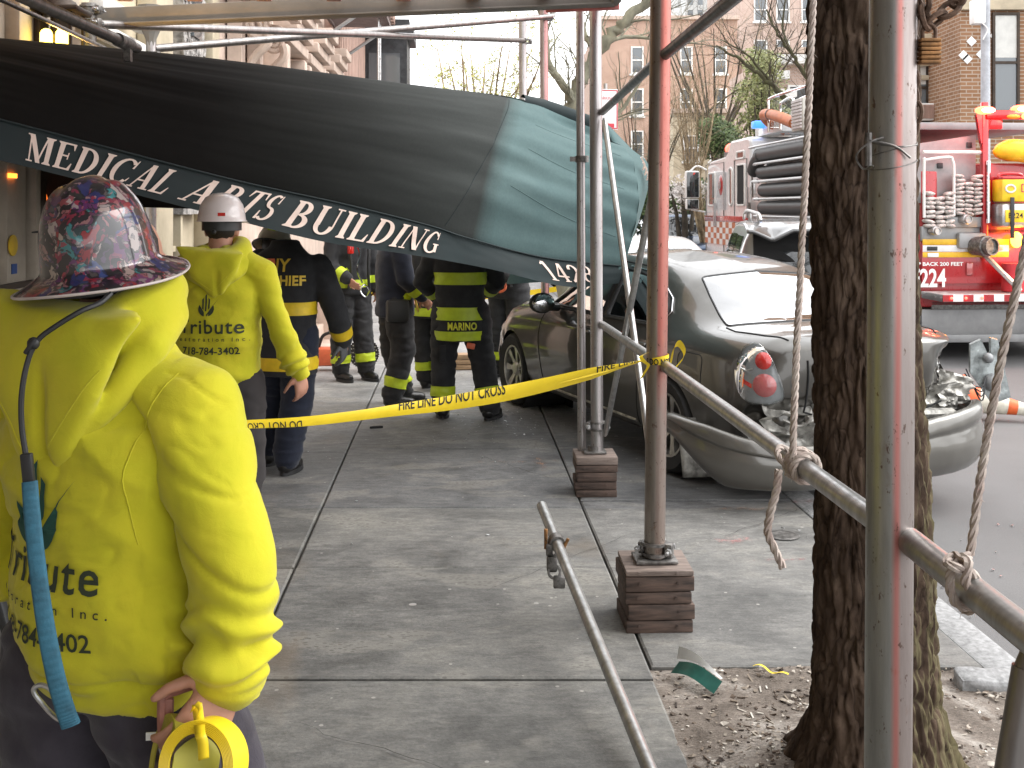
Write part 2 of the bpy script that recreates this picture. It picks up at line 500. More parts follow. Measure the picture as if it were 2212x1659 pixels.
M['chain'] = pm("rusty_chain", (.16, .10, .07), .7, .6, .3, 40, 80, .5)
M['lockwood'] = pm("rusty_padlock", (.32, .16, .06), .65, .5, .3, 40)
M['timber'] = pm("timber_block", (.095, .062, .048), .75, 0, .35, 4, 60, .4, .003, stretch=(1.5, 12, 12))
M['timber_end'] = pm("timber_block_top", (.22, .17, .145), .8, 0, .25, 5, 60, .4, .003, stretch=(1.5, 12, 12))
M['beam'] = pm("painted_beam", (.20, .185, .165), .7, 0, .15, 2, 30, .2, .003)
M['joist'] = pm("pink_joist", (.48, .27, .25), .7, 0, .15, 5)
M['deck'] = pm("white_deck_panel", (.55, .55, .52), .7, 0, .08, 3)
M['hoardgreen'] = pm("red_edge_board", (.52, .16, .15), .6, 0, .15, 4)
M['rope'] = pm("cotton_rope", (.44, .385, .34), .95, 0, .2, 25, 300, .6, .002, col2=(.33, .255, .225))
M['tape'] = pm("barrier_tape", (.85, .62, .02), .42, 0, .05, 5, 20, .15, .004)
M['ink'] = pm("black_print", (.012, .012, .012), .6, 0, .1)
M['black'] = pm("black_plastic", (.02, .02, .021), .5)
M['rubber'] = pm("tyre_rubber", (.022, .022, .022), .85, 0, .2, 12, 40, .3)
M['white'] = pm("white_paint", (.78, .78, .76), .4, 0, .05, 5)
M['chrome'] = pm("chrome", (.75, .75, .76), .12, 1, .03)
M['steel'] = pm("brushed_steel", (.52, .52, .52), .38, .85, .1, 8, stretch=(1, 8, 8))
M['skin'] = pm("skin", (.48, .25, .17), .55, 0, .12, 14, 120, .25, .0015, col2=(.40, .19, .125))
M['skin'].node_tree.nodes["Principled BSDF"].inputs["Subsurface Weight"].default_value = .06
M['hair'] = pm("dark_hair", (.016, .011, .009), .6, 0, .3, 40, 220, .6, .003, stretch=(1, 1, .15))
M['hivis'] = fabric("hi_vis_fleece", (.56, .50, .024), (.48, .46, .018), weave=700, bstr=.3)
M['print'] = pm("hoodie_print", (.03, .04, .02), .8, 0, .1)
M['printgreen'] = pm("hoodie_emblem_print", (.012, .07, .05), .8, 0, .1)
M['turnout'] = fabric("turnout_cloth", (.036, .036, .038), (.020, .020, .022), weave=500, var=.2, bstr=.3, sheen=.1)
M['navy'] = fabric("navy_cloth", (.018, .022, .038), weave=500)
M['darkpant'] = fabric("work_trousers", (.050, .044, .056), (.028, .024, .032), weave=500, vscale=9)
M['reflect'] = pm("lime_reflective_trim", (.52, .64, .025), .45, 0, .08, 12, 200, .15, .001)
M['reflect2'] = pm("orange_trim", (.80, .55, .02), .45, 0, .08, 12)  # even yellow-orange trim colour
M['gold'] = pm("gold_lettering", (.80, .56, .06), .5)
M['limeletter'] = pm("lime_lettering", (.78, .76, .05), .5)
M['silvertrim'] = pm("silver_reflective", (.55, .55, .5), .4, .2)
M['boot'] = pm("boot_leather", (.014, .013, .013), .38, 0, .3, 20, 60, .3, .003)
M['glove'] = pm("grey_glove", (.12, .12, .125), .8)
M['hat_white'] = pm("white_hard_hat", (.74, .66, .64), .28, 0, .03, 3, coat=.5)
M['blueweb'] = pm("blue_webbing", (.028, .12, .18), .75, 0, .15, 30, 200, .4, .002)
M['redstrap'] = pm("red_leather", (.38, .16, .12), .6, 0, .2, 14, 80, .3)
M['orangeplastic'] = pm("orange_plastic", (.75, .16, .07), .4)
M['awning'] = None
# ---------------------------------------------------------------- ground, road, kerb, sidewalk
def mat_asphalt():
    m, t, b = nodes("asphalt"); vec = mapping(t)
    n = noise_n(t, vec, .55, 6); f = noise_n(t, vec, 130, 3, .8)
    c = ramp(t, n, [(.3, (.075, .073, .074)), (.7, (.135, .132, .132))])
    c = mix(t, ramp(t, f, [(.35, (0,) * 3), (.75, (.55,) * 3)]), c, (.20, .195, .19))
    v = t.nodes.new("ShaderNodeTexVoronoi"); v.inputs["Scale"].default_value = 2.3; t.links.new(vec, v.inputs["Vector"])
    c = mix(t, ramp(t, v.outputs["Distance"], [(.03, (.6,) * 3), (.06, (0,) * 3)]), c, (.28, .27, .26))
    t.links.new(c, b.inputs["Base Color"]); b.inputs["Roughness"].default_value = .8
    bump(t, b, f, .5, .006); return m
def mat_concrete():
    m, t, b = nodes("sidewalk_concrete"); vec = mapping(t)
    g = t.nodes.new("ShaderNodeNewGeometry")
    s = t.nodes.new("ShaderNodeSeparateXYZ"); t.links.new(vec, s.inputs[0])
    yy = mathn(t, 'ADD', s.outputs[1], mathn(t, 'MULTIPLY', g.outputs["Random Per Island"], .02))
    base = mix(t, mathn(t, 'GREATER_THAN', s.outputs[1], 6.37), ramp(t, g.outputs["Random Per Island"], [(0, (.142, .140, .133)), (1, (.183, .180, .172))]), mix(t, ramp(t, mathn(t, 'MULTIPLY', s.outputs[1], .05), [(.39, (0,) * 3), (.55, (1,) * 3)]), ramp(t, g.outputs["Random Per Island"], [(0, (.132, .133, .135)), (1, (.165, .166, .168))]), (.30, .30, .30)))  # far flags paler: open-sky brightness put into the base colour
    big = noise_n(t, vec, 1.6, 8, .68, .8)
    c = mix(t, .9, base, ramp(t, big, [(.32, (.48, .48, .48)), (.5, (.92, .92, .92)), (.68, (1.35, 1.33, 1.28))]), 'MULTIPLY')
    st = noise_n(t, mapping(t, (1.5, 6, 1)), 4, 7, .7)
    c = mix(t, .5, c, ramp(t, st, [(.35, (.62, .61, .6)), (.6, (1.05, 1.05, 1.05))]), 'MULTIPLY')
    fine = noise_n(t, vec, 75, 6, .8)
    c = mix(t, .55, c, ramp(t, fine, [(.3, (.50, .49, .48)), (.5, (.95, .95, .94)), (.7, (1.5, 1.48, 1.45))]), 'MULTIPLY')
    md = noise_n(t, mapping(t, (1, 2.2, 1)), 11, 8, .75, .5)
    c = mix(t, .7, c, ramp(t, md, [(.34, (.62, .61, .6)), (.5, (1, 1, 1)), (.66, (1.38, 1.36, 1.33))]), 'MULTIPLY')
    # worn patches where the pebbles show
    wp_ = noise_n(t, mapping(t, (.7, 1.6, 1)), 1.9, 4, .6, .3)
    vv = t.nodes.new("ShaderNodeTexVoronoi"); vv.inputs["Scale"].default_value = 48; t.links.new(mapping(t, (.7, 1.5, 1)), vv.inputs["Vector"])
    pb = mathn(t, 'MULTIPLY', mathn(t, 'LESS_THAN', vv.outputs["Distance"], .33), ramp(t, wp_, [(.56, (0,) * 3), (.62, (1,) * 3)]))
    c = mix(t, ramp(t, wp_, [(.55, (0,) * 3), (.62, (.35,) * 3)]), c, (.30, .285, .25))
    c = mix(t, mathn(t, 'MULTIPLY', pb, .75), c, (.095, .088, .078))
    # exposed aggregate and trodden-in gum
    v = t.nodes.new("ShaderNodeTexVoronoi"); v.inputs["Scale"].default_value = 3.1; t.links.new(vec, v.inputs["Vector"])
    wob = mathn(t, 'ADD', v.outputs["Distance"], mathn(t, 'MULTIPLY', mathn(t, 'SUBTRACT', noise_n(t, vec, 30, 3), .5), .05))
    pick = mathn(t, 'GREATER_THAN', v.outputs["Color"], .45)
    gum = mathn(t, 'MULTIPLY', mathn(t, 'LESS_THAN', wob, .052), pick)
    c = mix(t, mathn(t, 'MULTIPLY', gum, .75), c, ramp(t, v.outputs["Color"], [(.3, (.09, .09, .095)), (.62, (.12, .12, .125)), (.7, (.34, .33, .31)), (1, (.42, .41, .39))]))
    v2 = t.nodes.new("ShaderNodeTexVoronoi"); v2.inputs["Scale"].default_value = 11; t.links.new(vec, v2.inputs["Vector"])
    sp = mathn(t, 'MULTIPLY', mathn(t, 'LESS_THAN', v2.outputs["Distance"], .085), mathn(t, 'GREATER_THAN', v2.outputs["Color"], .62))
    c = mix(t, mathn(t, 'MULTIPLY', sp, .6), c, (.42, .40, .37))
    # rusty water stains
    c = mix(t, ramp(t, noise_n(t, mapping(t, (1, 1, 1), (0, 0, 0)), .75, 5, .6, 1.2), [(.60, (0,) * 3), (.74, (.28,) * 3)]), c, (.24, .17, .10))
    t.links.new(c, b.inputs["Base Color"])
    t.links.new(ramp(t, big, [(.3, (.55,) * 3), (.7, (.85,) * 3)]), b.inputs["Roughness"])
    p = bump(t, b, fine, .5, .004); bump(t, b, st, .3, .006, p)
    return m
M['asphalt'] = mat_asphalt(); M['concrete'] = mat_concrete()
M['granite'] = pm("granite", (.27, .27, .27), .75, 0, .2, 40, 120, .4, .003)
M['dirtbase'] = pm("gutter_dirt", (.06, .055, .05), .95, 0, .3, 20, 80, .6, .006)

mb = MB(); mb.quad((-400, -60, -.22), (400, -60, -.22), (400, 900, -.22), (-400, 900, -.22))
tag(mb.build("ground", M['asphalt']), kind='structure')

def strip(mb, xa, xb, y0, y1, z):
    mb.quad((xa + SL * y0, y0, z), (xb + SL * y0, y0, z), (xb + SL * y1, y1, z), (xa + SL * y1, y1, z))
mb = MB(); strip(mb, 2.19, 10.3, -40, 200, ROAD_Z); tag(mb.build("road", M['asphalt']), kind='structure')

# kerbs
def kerb(x0, w_, y0, y1, name):
    mb = MB(); y = y0; k = 0
    rot = Matrix.Rotation(SYAW, 3, 'Z')
    while y < y1:
        L = 1.9 + .4 * random.random()
        mb.box((x0 + SL * (y + L / 2) + w_ / 2, y + L / 2, -.13 - .004 + random.uniform(-.004, .002)), (w_, L - .012, .262), rot, 0, .015); y += L
    return tag(mb.build(name, M['granite']), kind='structure')
kerb(2.02, .17, -6, 70, "kerb"); kerb(10.3, .17, 0, 90, "kerb")
# the flags of the pavement, each a slab with its own level; the tree pit is left open
PIT = (0.74, 1.98, 0.9, 4.16)
mb = MB(); rnd = random.Random(5)
def slab(xa, xb, y0, y1):
    """xa, xb: offsets from the street line"""
    g = .006; z = rnd.uniform(-.003, .003); dz = rnd.uniform(-.003, .003)
    P = [(xa + g + SL * y0, y0 + g), (xb - g + SL * y0, y0 + g), (xb - g + SL * y1, y1 - g), (xa + g + SL * y1, y1 - g)]
    e = .009
    Q = [(P[0][0] + e, P[0][1] + e), (P[1][0] - e, P[1][1] + e), (P[2][0] - e, P[2][1] - e), (P[3][0] + e, P[3][1] - e)]
    zz = [z, z, z + dz, z + dz]
    vs = [(p[0], p[1], k - .006) for p, k in zip(P, zz)] + [(p[0], p[1], k) for p, k in zip(Q, zz)] + [(p[0], p[1], -.08) for p in P]
    fs = [(4, 5, 6, 7)] + [(i, (i + 1) % 4, 4 + (i + 1) % 4, 4 + i) for i in range(4)] + [(8 + i, 8 + (i + 1) % 4, (i + 1) % 4, i) for i in range(4)]
    mb.add(vs, fs)
far = [9.35, 10.8, 12.3, 13.8, 15.3, 16.8, 18.3, 19.8, 21.3, 23, 25, 27, 29, 31, 34, 37, 40, 45, 50, 56, 62, 70]
mid = [-6, -4.5, -3, -1.6, -.2, 1.2, 2.62, 4.055, 5.31, 6.37, 7.92] + far
lef = [-6, -4.5, -3, -1.5, 0, 1.5, 3.0, 4.055, 5.31, 6.34, 7.83, 9.2] + far[1:]
rig = [4.16, 4.92, 5.52, 6.54, 8.0] + far
for xa, xb, ys in ((-4.2, -2.32, lef), (-2.32, -.79, lef), (-.79, .74, mid), (.74, 2.02, rig), (.74, 2.02, [-6, -4, -2, -.4, .9])):
    for a, b_ in zip(ys[:-1], ys[1:]): slab(xa, xb, a, b_)
side = mb.build("sidewalk", M['concrete'], smooth=False); tag(side, kind='structure')
mb = MB(); strip(mb, -4.2, 2.02, -6, 70, -.03)
cut = mb.build("sidewalk_bed", M['dirtbase']); tag(cut, kind='structure')
mb = MB(); rnd = random.Random(9)
ys = [0 + 1.6 * i for i in range(50)]
for a, b_ in zip(ys[:-1], ys[1:]):
    for x in (10.47, 12.0, 13.5): slab(x, x + 1.53, a, b_)
tag(mb.build("sidewalk_across_street", M['concrete'], smooth=False), kind='structure')

# ---------------------------------------------------------------- tree pit: packed earth with mulch, litter, stones
def mat_earth():
    m, t, b = nodes("pit_earth"); vec = mapping(t)
    n = noise_n(t, vec, 3.5, 8, .7, .6); f = noise_n(t, mapping(t, (1, 2.2, 1)), 60, 5, .75)
    c = ramp(t, n, [(.28, (.10, .082, .068)), (.5, (.21, .18, .155)), (.68, (.42, .395, .365))])
    c = mix(t, .8, c, ramp(t, f, [(.32, (.42, .4, .38)), (.68, (1.35, 1.3, 1.25))]), 'MULTIPLY')
    t.links.new(c, b.inputs["Base Color"]); b.inputs["Roughness"].default_value = .95
    bump(t, b, f, .8, .012); return m
M['earth'] = mat_earth()
TREE = Vector((1.10, 3.30, 0))
def pit_z(x, y):
    d = math.hypot(x - TREE.x, y - TREE.y)
    return -.012 + .05 * math.exp(-(d / .42) ** 2) + .012 * fbm((x, y, 0), 4) + .006 * fbm((x, y, 3), 17)
mb = MB()
mb.grid(lambda a, b_: Vector((lerp(PIT[0] - .02, PIT[1] + .06, a) + SL * lerp(PIT[2], PIT[3], b_), lerp(PIT[2], PIT[3] + .01, b_),
        pit_z(lerp(PIT[0], PIT[1], a) + SL * lerp(PIT[2], PIT[3], b_), lerp(PIT[2], PIT[3], b_)))), 60, 140)
tag(mb.build("tree_pit_soil", M['earth'], angle=180), kind='structure')
M['mulch'] = None
def mat_mulch():
    m, t, b = nodes("mulch_chips"); g = t.nodes.new("ShaderNodeNewGeometry")
    c = ramp(t, g.outputs["Random Per Island"], [(0, (.035, .025, .02)), (.35, (.10, .07, .05)), (.62, (.26, .215, .17)), (.85, (.40, .36, .31)), (1, (.55, .52, .47))])
    t.links.new(c, b.inputs["Base Color"]); b.inputs["Roughness"].default_value = .9; return m
M['mulch'] = mat_mulch()
mb = MB(); rnd = random.Random(3)
for i in range(6500):
    y = rnd.uniform(2.2, PIT[3]); xo = rnd.uniform(PIT[0] + .01, PIT[1]); x = xo + SL * y
    if rnd.random() > .35 + .65 * (fbm((x, y, 7), 2.2) > -.1): continue
    z = pit_z(x, y); L = rnd.choice((.006, .009, .013, .018, .03)) * rnd.uniform(.7, 1.4); wd = rnd.uniform(.003, .008)
    if i % 3 == 0: mb.box((x, y, z + .003), (L, wd, rnd.uniform(.002, .005)), (rnd.uniform(-.35, .35), rnd.uniform(-.4, .4), rnd.uniform(0, 6.3)))
    else:
        a_ = rnd.uniform(0, 6.3); k_ = L * rnd.uniform(.35, .8); c_, s_ = math.cos(a_), math.sin(a_); q = []
        for (px, py) in ((-.6, -.1), (-.1, -.45), (.6, -.1 + rnd.uniform(-.2, .2)), (.1, .4), (-.4, .3)):
            q.append(Vector((x + k_ * (px * c_ - py * s_), y + k_ * (px * s_ + py * c_), z + .002 + rnd.uniform(0, .35) * k_)))
        mb.add(q, [(0, 1, 2, 3, 4)])
tag(mb.build("mulch", M['mulch'], smooth=False), "scattered bark mulch and leaf bits covering the tree pit soil", kind='stuff')
for (x, y, l, wd, rz, lab) in ((1.29, 3.93, .30, .12, .12, "rough granite block half buried left of the tree trunk"), (1.76, 4.02, .24, .11, -.05, "rough granite block half buried right of the tree trunk")):
    mb = MB(); mb.box((0, 0, 0), (l, wd, .09), None, 0, .02); me = mb.mesh("granite_block")
    bm = bmesh.new(); bm.from_mesh(me); bmesh.ops.subdivide_edges(bm, edges=bm.edges[:], cuts=3, use_grid_fill=True); bm.to_mesh(me); bm.free()
    displace(me, lambda c, n: c + n * .012 * fbm(c + Vector((x, 0, 0)), 14))
    o = link("granite_block", me, M['granite'], angle=180); o.location = (x, y, -.012); o.rotation_euler = (0.05, .03, rz)
    tag(o, lab, "stone block", "granite blocks edging the tree pit")

# spray-paint survey marks on the flags (thin paint films)
M['sprayred'] = pm("red_marking_paint", (.50, .13, .12), .8, 0, .3, 8)
M['sprayorange'] = pm("orange_marking_paint", (.62, .30, .16), .8, 0, .3, 8)
def paint_mat(name, col, sc):
    m, t, b = nodes(name); b.inputs["Base Color"].default_value = (*col, 1); b.inputs["Roughness"].default_value = .85
    vec = mapping(t, space="Generated")
    c = t.nodes.new("ShaderNodeTexCoord"); s = t.nodes.new("ShaderNodeVectorMath"); s.operation = 'DISTANCE'
    t.links.new(c.outputs["Generated"], s.inputs[0]); s.inputs[1].default_value = (.5, .5, 0)
    a = mathn(t, 'SUBTRACT', mathn(t, 'ADD', noise_n(t, mapping(t), sc, 6, .75), .18), s.outputs["Value"])
    t.links.new(ramp(t, a, [(.12, (0,) * 3), (.5, (.75,) * 3)]), b.inputs["Alpha"]); return m
M['spr'] = paint_mat("sprayed_red", (.55, .12, .12), 16); M['spo'] = paint_mat("sprayed_orange", (.66, .33, .18), 14)
def spray(u, v, l, wd, rz, mat, lab):
    p = spot(u, v, 2350 * 1.75 / (v - 451)); mb = MB()
    mb.quad((-l / 2, -wd / 2, 0), (l / 2, -wd / 2, 0), (l / 2, wd / 2, 0), (-l / 2, wd / 2, 0))
    o = mb.build("paint_mark", mat); o.location = (p.x, p.y, .0045); o.rotation_euler = (0, 0, rz)
    tag(o, lab, "paint mark", kind='structure')
spray(1580, 1168, .30, .20, .5, M['spr'], "red sprayed survey mark on the pavement left of the tree")
spray(1690, 1210, .40, .05, .1, M['spr'], "thin red sprayed line on the pavement beside the tree")
spray(1165, 1000, .12, .75, .1, M['spo'], "orange sprayed cross stroke on the grey pavement")
spray(1090, 999, .75, .035, .02, M['spo'], "orange sprayed line on the grey pavement by the block")
spray(1625, 1100, .8, .10, .05, M['spo'], "orange sprayed line on the pavement beneath the bumper")
spray(1770, 1085, .6, .12, .05, M['spr'], "red sprayed smear on the pavement under the bumper end")
mb = MB(); mb.lathe([(0, .003), (.062, .003), (.07, .005), (.078, .003), (.09, 0)], None, 28)
p = spot(1690, 1156, 5.83); o = mb.build("valve_cover", M['clamp']); o.location = (p.x, p.y, .003)
tag(o, "small round iron valve cover set in the pavement", "valve cover")

# hairline cracks in the flags
rnd = random.Random(12)
for (x0, y0, x1, y1) in ((.70, 5.9, -.2, 4.9), (1.75, 6.4, .9, 5.6), (-.75, 3.7, .1, 3.25), (-.2, 7.7, .35, 6.9)):
    P = []; n = 26
    for i in range(n + 1):
        t_ = i / n; P.append(Vector((lerp(x0, x1, t_) + .035 * noise.noise(Vector((t_ * 6, x0, 1))) + .008 * rnd.uniform(-1, 1), lerp(y0, y1, t_) + .05 * noise.noise(Vector((t_ * 6, 5, y0))) + .008 * rnd.uniform(-1, 1), .0046)))
    vs = []; fs = []
    for i, p in enumerate(P):
        d = (P[min(i + 1, n)] - P[max(i - 1, 0)]).normalized(); sd = Vector((-d.y, d.x, 0)) * (.0016 * math.sin(math.pi * min(1, .1 + .9 * i / n)) * rnd.uniform(.4, 1.3) + .0003); vs += [p - sd, p + sd]
        if i: fs.append((2 * i - 2, 2 * i, 2 * i + 1, 2 * i - 1))
    tag(MB().add(vs, fs).build("pavement_crack", M['dirtbase'], smooth=False), "hairline crack across a paving flag", "crack", kind='structure')
# ---------------------------------------------------------------- sidewalk shed: posts, rails, deck, clamps
POST_A = Vector((.605, 4.62, 0)); POST_B = Vector((.525, 6.72, 0)); POST_N = Vector((.742, 2.16, 0))
def post(name, base, top, r, mat, label, z0, group="scaffold posts of the sidewalk shed"):
    t = thing(name, label, "scaffold post", (base[0], base[1], z0), 0, group)
    mb = MB(); d = Vector(top) - Vector((base[0], base[1], z0))
    mb.cyl((0, 0, 0), d, r, n=32); mb.build("tube", mat, t)
    return t
def clamp(parent, z, r, rz=0, name="clamp", arm=1):
    mb = MB()
    for dz in (-.022, .022):
        mb.lathe([(r + .001, dz - .006), (r + .011, dz - .006), (r + .011, dz + .006), (r + .001, dz + .006), (r + .001, dz - .006)], Matrix.Translation((0, 0, z)), 28)
    mb.box((r * .9 + .022, 0, z), (.034, .05, .055), None, 0, .006)
    mb.box((-r * .9 - .016, 0, z), (.026, .036, .05), None, 0, .006)
    o = mb.build(name, M['clamp'], parent); o.rotation_euler = (0, 0, rz)
    for s, L in ((1, .075), (-1, .06)):
        mb = MB(); x = s * (r + .022); mb.cyl((x, -L, z), (x, L, z), .007, n=10)
        mb.cyl((x, -L * .62, z), (x, -L * .62 + .016, z), .014, n=6); mb.cyl((x, L * .5, z), (x, L * .5 + .016, z), .014, n=6); mb.build("bolt", M['bolt'], o)
    return o

def cribbing(x, y, w_, layers, label, rz, top_plate, grp="timber cribbing under the posts"):
    t = thing("timber_cribbing", label, "timber blocks", (x, y, 0), rz, grp); z = 0; rr = random.Random(int(x * 100))
    for i, h in enumerate(layers):
        mb = MB(); mb.box((0, 0, h / 2 - .001), (w_ * rr.uniform(.95, 1.02), w_ * rr.uniform(.95, 1.02), h - .003), None, 0, .005)
        for s in (-.3, .25): mb.cyl((s * w_, -w_ * .515, h * .55), (s * w_, -w_ * .49, h * .55), .006, n=8, mi=1)
        o = mb.build("timber_block", [M['timber_end'] if i == len(layers) - 1 else M['timber'], M['bolt']], t)
        o.location = (rr.uniform(-.006, .006), rr.uniform(-.006, .006), z); o.rotation_euler = (0, 0, rr.uniform(-.03, .03)); z += h
    mb = MB(); mb.box((0, 0, z + .008), (w_ * top_plate, w_ * top_plate * .8, .014), None, 0, .003)
    mb.cyl((0, 0, z + .01), (0, 0, z + .045), .043, n=24)
    mb.build("base_plate", M['clamp'], t)
    return z + .015
zA = cribbing(POST_A.x, POST_A.y, .285, [.055, .065, .05, .065, .025], "stack of dark timber blocks under the rusty red post", .05, .62)
zB = cribbing(POST_B.x - .015, POST_B.y, .25, [.045, .05, .055, .045, .05], "stack of brown timber blocks under the paired grey posts", .02, .55)
a = post("scaffold_post", POST_A, (.635, 4.62, 3.03), .0445, M['zinc_red'], "rusty scaffold post with a bright red streak and yellow tape tied round it", zA)
clamp(a, .035, .0445, -.35)
b_ = post("scaffold_post", POST_B, (.515, 6.72, 3.03), .0385, M['zinc_pink'], "thicker grey scaffold post of the pair before the car door", zB)
clamp(b_, .15, .0385, .1)
c_ = post("scaffold_post", (.437, 6.80, 0), (.425, 6.80, 3.03), .0262, M['zinc_pink'], "slender grey tube standing tight left of the thicker paired post", .02)
mb = MB(); mb.lathe([(.028, 2.02), (.042, 2.02), (.042, 2.06), (.028, 2.06)], None, 20); mb.box((-.05, 0, 2.04), (.05, .02, .03)); mb.build("clamp", M['clamp'], c_)
n_ = post("scaffold_post", POST_N, (.762, 2.16, 3.03), .0455, M["zinc_near"], "big scaffold post in front of the tree trunk with a wire loop round it", .0)
# wire loop round the near post
mb = MB(); z = 1.75 + 145 * 2.16 / 2350
for k, (dz, r) in enumerate(((0, .0475), (-.045, .0475), (-.02, .048))):
    pts = [(math.cos(i / 24 * 6.2832) * r + .012, math.sin(i / 24 * 6.2832) * r, z + dz + .012 * math.sin(i / 24 * 6.2832 + k)) for i in range(24)]
    mb.tube(pts, .0011, 5, closed=True)
mb.tube(catmull([(-.02, -.045, z + .005), (-.05, -.05, z - .005), (-.07, -.035, z - .03), (-.055, -.03, z - .055), (-.04, -.045, z - .05)], 5), .002, 6)
mb.tube(catmull([(-.045, -.042, z), (0, -.05, z - .012), (.03, -.052, z - .035)], 5), .0022, 6)
mb.tube([(-.046, -.035, z + .015), (-.046, -.035, z - .05)], .007, 8)
mb.build("wire_loop", M['clamp'], n_)

# rails between the posts: one tube per bay, flattened ends
def rail(name, p0, p1, r, mat, label, group, cat="scaffold tube"):
    p0, p1 = Vector(p0), Vector(p1); t = thing(name, label, cat, p0, 0, group); d = p1 - p0; mb = MB()
    q = d.normalized()
    mb.cyl(q * .03, d - q * .03, r, n=24)
    for e in (q * .0, d - q * .0):
        s = 1 if e.length < .1 else -1
        mb.cyl(e, e + q * s * .045, r * .55, r * 1.0, n=16)
    mb.build("tube", mat, t); return t
HR = 1.095
def off(P, z, dx=.05): return Vector((P.x + dx, P.y, z))
G1 = "guard rail tubes between the posts"
rail("guard_rail", off(POST_B, 1.035, .03), off(POST_A, 1.085, .03), .024, M['zinc'], "short guard rail tube between the paired posts and the red post", G1)
r2 = rail("guard_rail", off(POST_A, 1.085, .04), off(POST_N, 1.095, .03), .0245, M['zinc'], "waist high guard rail tube running from red post to near post, rope tied on", G1)
r3 = rail("guard_rail", off(POST_N, 1.10, .035), Vector((.80, .35, 1.11)), .0265, M['zinc'], "thick guard rail tube leaving the near post towards the viewer", G1)
G2 = "high rail tubes between the posts"
rail("high_rail", off(POST_B, 2.345, .03), off(POST_A, 2.395, .03), .022, M['zinc_dark'], "high dark tube from the paired posts up to the red post", G2)
rail("high_rail", off(POST_A, 2.40, .04), Vector((.742, 2.2, 2.42)), .024, M['zinc_dark'], "high dark tube from the red post passing in front of the budding trees", G2)
G3 = "thin cross braces between the paired posts and red post"
rail("cross_brace", (POST_B.x + .04, POST_B.y - .05, 2.30), (POST_A.x + .055, POST_A.y, .18), .0165, M['zinc'], "bright thin brace sloping down towards the red post base", G3)
rail("cross_brace", (POST_B.x + .045, POST_B.y - .05, .36), (POST_A.x + .03, POST_A.y + .05, 1.98), .0165, M['zinc'], "thin brace rising from the clamp at the paired post foot", G3)
rail("cross_brace", (.79, 1.66, 1.08), (.62, 1.62, .2), .021, M['zinc_dark'], "dark brace dropping from the guard rail in the bottom corner", None)
# upper tubes against the sky
GB = "overhead tubes of the shed"
PL = Vector((-2.62, 6.74, 0)); PE = Vector((-2.62, 7.9, 0)); PD = Vector((.36, 11.7, 0)); PC = Vector((.148, 12.3, 0))
def post2(P, z1, r, mat, label, clamps, lean=0):
    t = post("scaffold_post", P, (P.x + lean, P.y, z1), r, mat, label, 0.0)
    for z in clamps: clamp(t, z, r, random.uniform(-.5, .5))
    return t
post2(PL, 3.02, .045, M['clamp'], "dark clamped post beside the glowing wall lamp", (2.90, 2.98))
pe = post2(PE, 3.0, .036, M['zinc_pink'], "pale post with flared head before the cream facade", (2.86,))
mb = MB(); mb.lathe([(.037, 2.93), (.04, 2.98), (.085, 3.08), (.1, 3.1), (.1, 3.22), (0, 3.22)], None, 8); mb.build("flared_head", M['beam'], pe)
post2(PD, 4.3, .0445, M["zinc_dusk"], "dusky red post behind the awning peak, second bay", (3.80, 3.93), -.02)
post2(PC, 3.9, .0445, M['zinc_pink'], "thinner pinkish post left of the dusky red one behind the awning", (3.64,), -.03)
rail("overhead_tube", (PE.x, PE.y, 2.91), (PD.x + .09, PD.y, 3.82), .03, M['zinc_dark'], "overhead tube rising from the flared post to the dusky red post", GB)
rail("overhead_tube", (PL.x, PL.y - .06, 2.885), (PC.x, PC.y, 3.65), .028, M['zinc_dark'], "overhead tube running from the dark clamped post to the thinner pink post", GB)
rail("overhead_tube", (PC.x + .02, PC.y, 2.86), (PD.x, PD.y, 2.98), .016, M['zinc_dark'], "short link tube between the two posts behind the awning", GB)
t = rail("overhead_tube", (-1.72, 3.2, 2.50), (-1.755, 5.12, 2.50), .024, M['zinc_dark'], "thick open ended tube pointing away at top left", GB)
mb = MB(); mb.cyl((-.028, 1.62, 0), (-.034, 1.80, 0), .030, n=20); mb.box((-.03, 1.76, -.05), (.03, .03, .06)); mb.build("coupler", M['clamp'], t)
rail("overhead_tube", (-2.05, 4.0, 2.60), (-2.42, 6.6, 2.70), .011, M['zinc_dark'], "thin conduit slanting below the lamp at top left", GB)
rail("overhead_tube", (-2.52, 6.7, 2.86), (PE.x, PE.y - .05, 2.72), .017, M['zinc_pink'], "bright slanting tube meeting the flared post", GB)
rail("overhead_tube", (-2.9, 6.85, 2.93), (-2.62, 6.95, 2.93), .03, M['clamp'], "short dark tube clamped level behind the dark post", GB)
rail("overhead_tube", (PD.x, PD.y - .1, 3.9), (PD.x + .4, 11.0, 4.15), .018, M['zinc_dark'], "short stub tube slanting from the dusky red post top", GB)

# deck overhead: white panels on pink joists, front cross beam, red edge board
t = thing("shed_deck", "sidewalk shed roof of white panels on pink joists overhead", "shed roof", (0, 0, 3.04))
mb = MB(); rot = Matrix.Rotation(SYAW, 3, 'Z')
for i in range(15):
    y = -12.07 + i * 1.245
    mb.box((-.86 + SL * y, y, .022), (3.58, 1.23, .03), rot, 0, .003)
mb.build("panel", M['deck'], t, smooth=False)
for k in range(9):
    mb = MB(); x = -2.42 + k * .42
    mb.box((x + SL * -2.9, -2.9, -.006), (.09, 19, .06), rot, 0, .006); mb.build("joist", M['joist'], t)
mb = MB(); pa, pb = Vector((-2.85, 7.08, -.052)), Vector((.60, 6.42, -.032)); d = (pb - pa)
L = d.length; rb = d.to_track_quat('X', 'Z').to_matrix()
mb.box((pa + pb) / 2, (L, .09, .105), rb, 0, .006); mb.box((pa + pb) / 2 + Vector((0, -.02, -.058)), (L, .12, .012), rb, 0, .003)
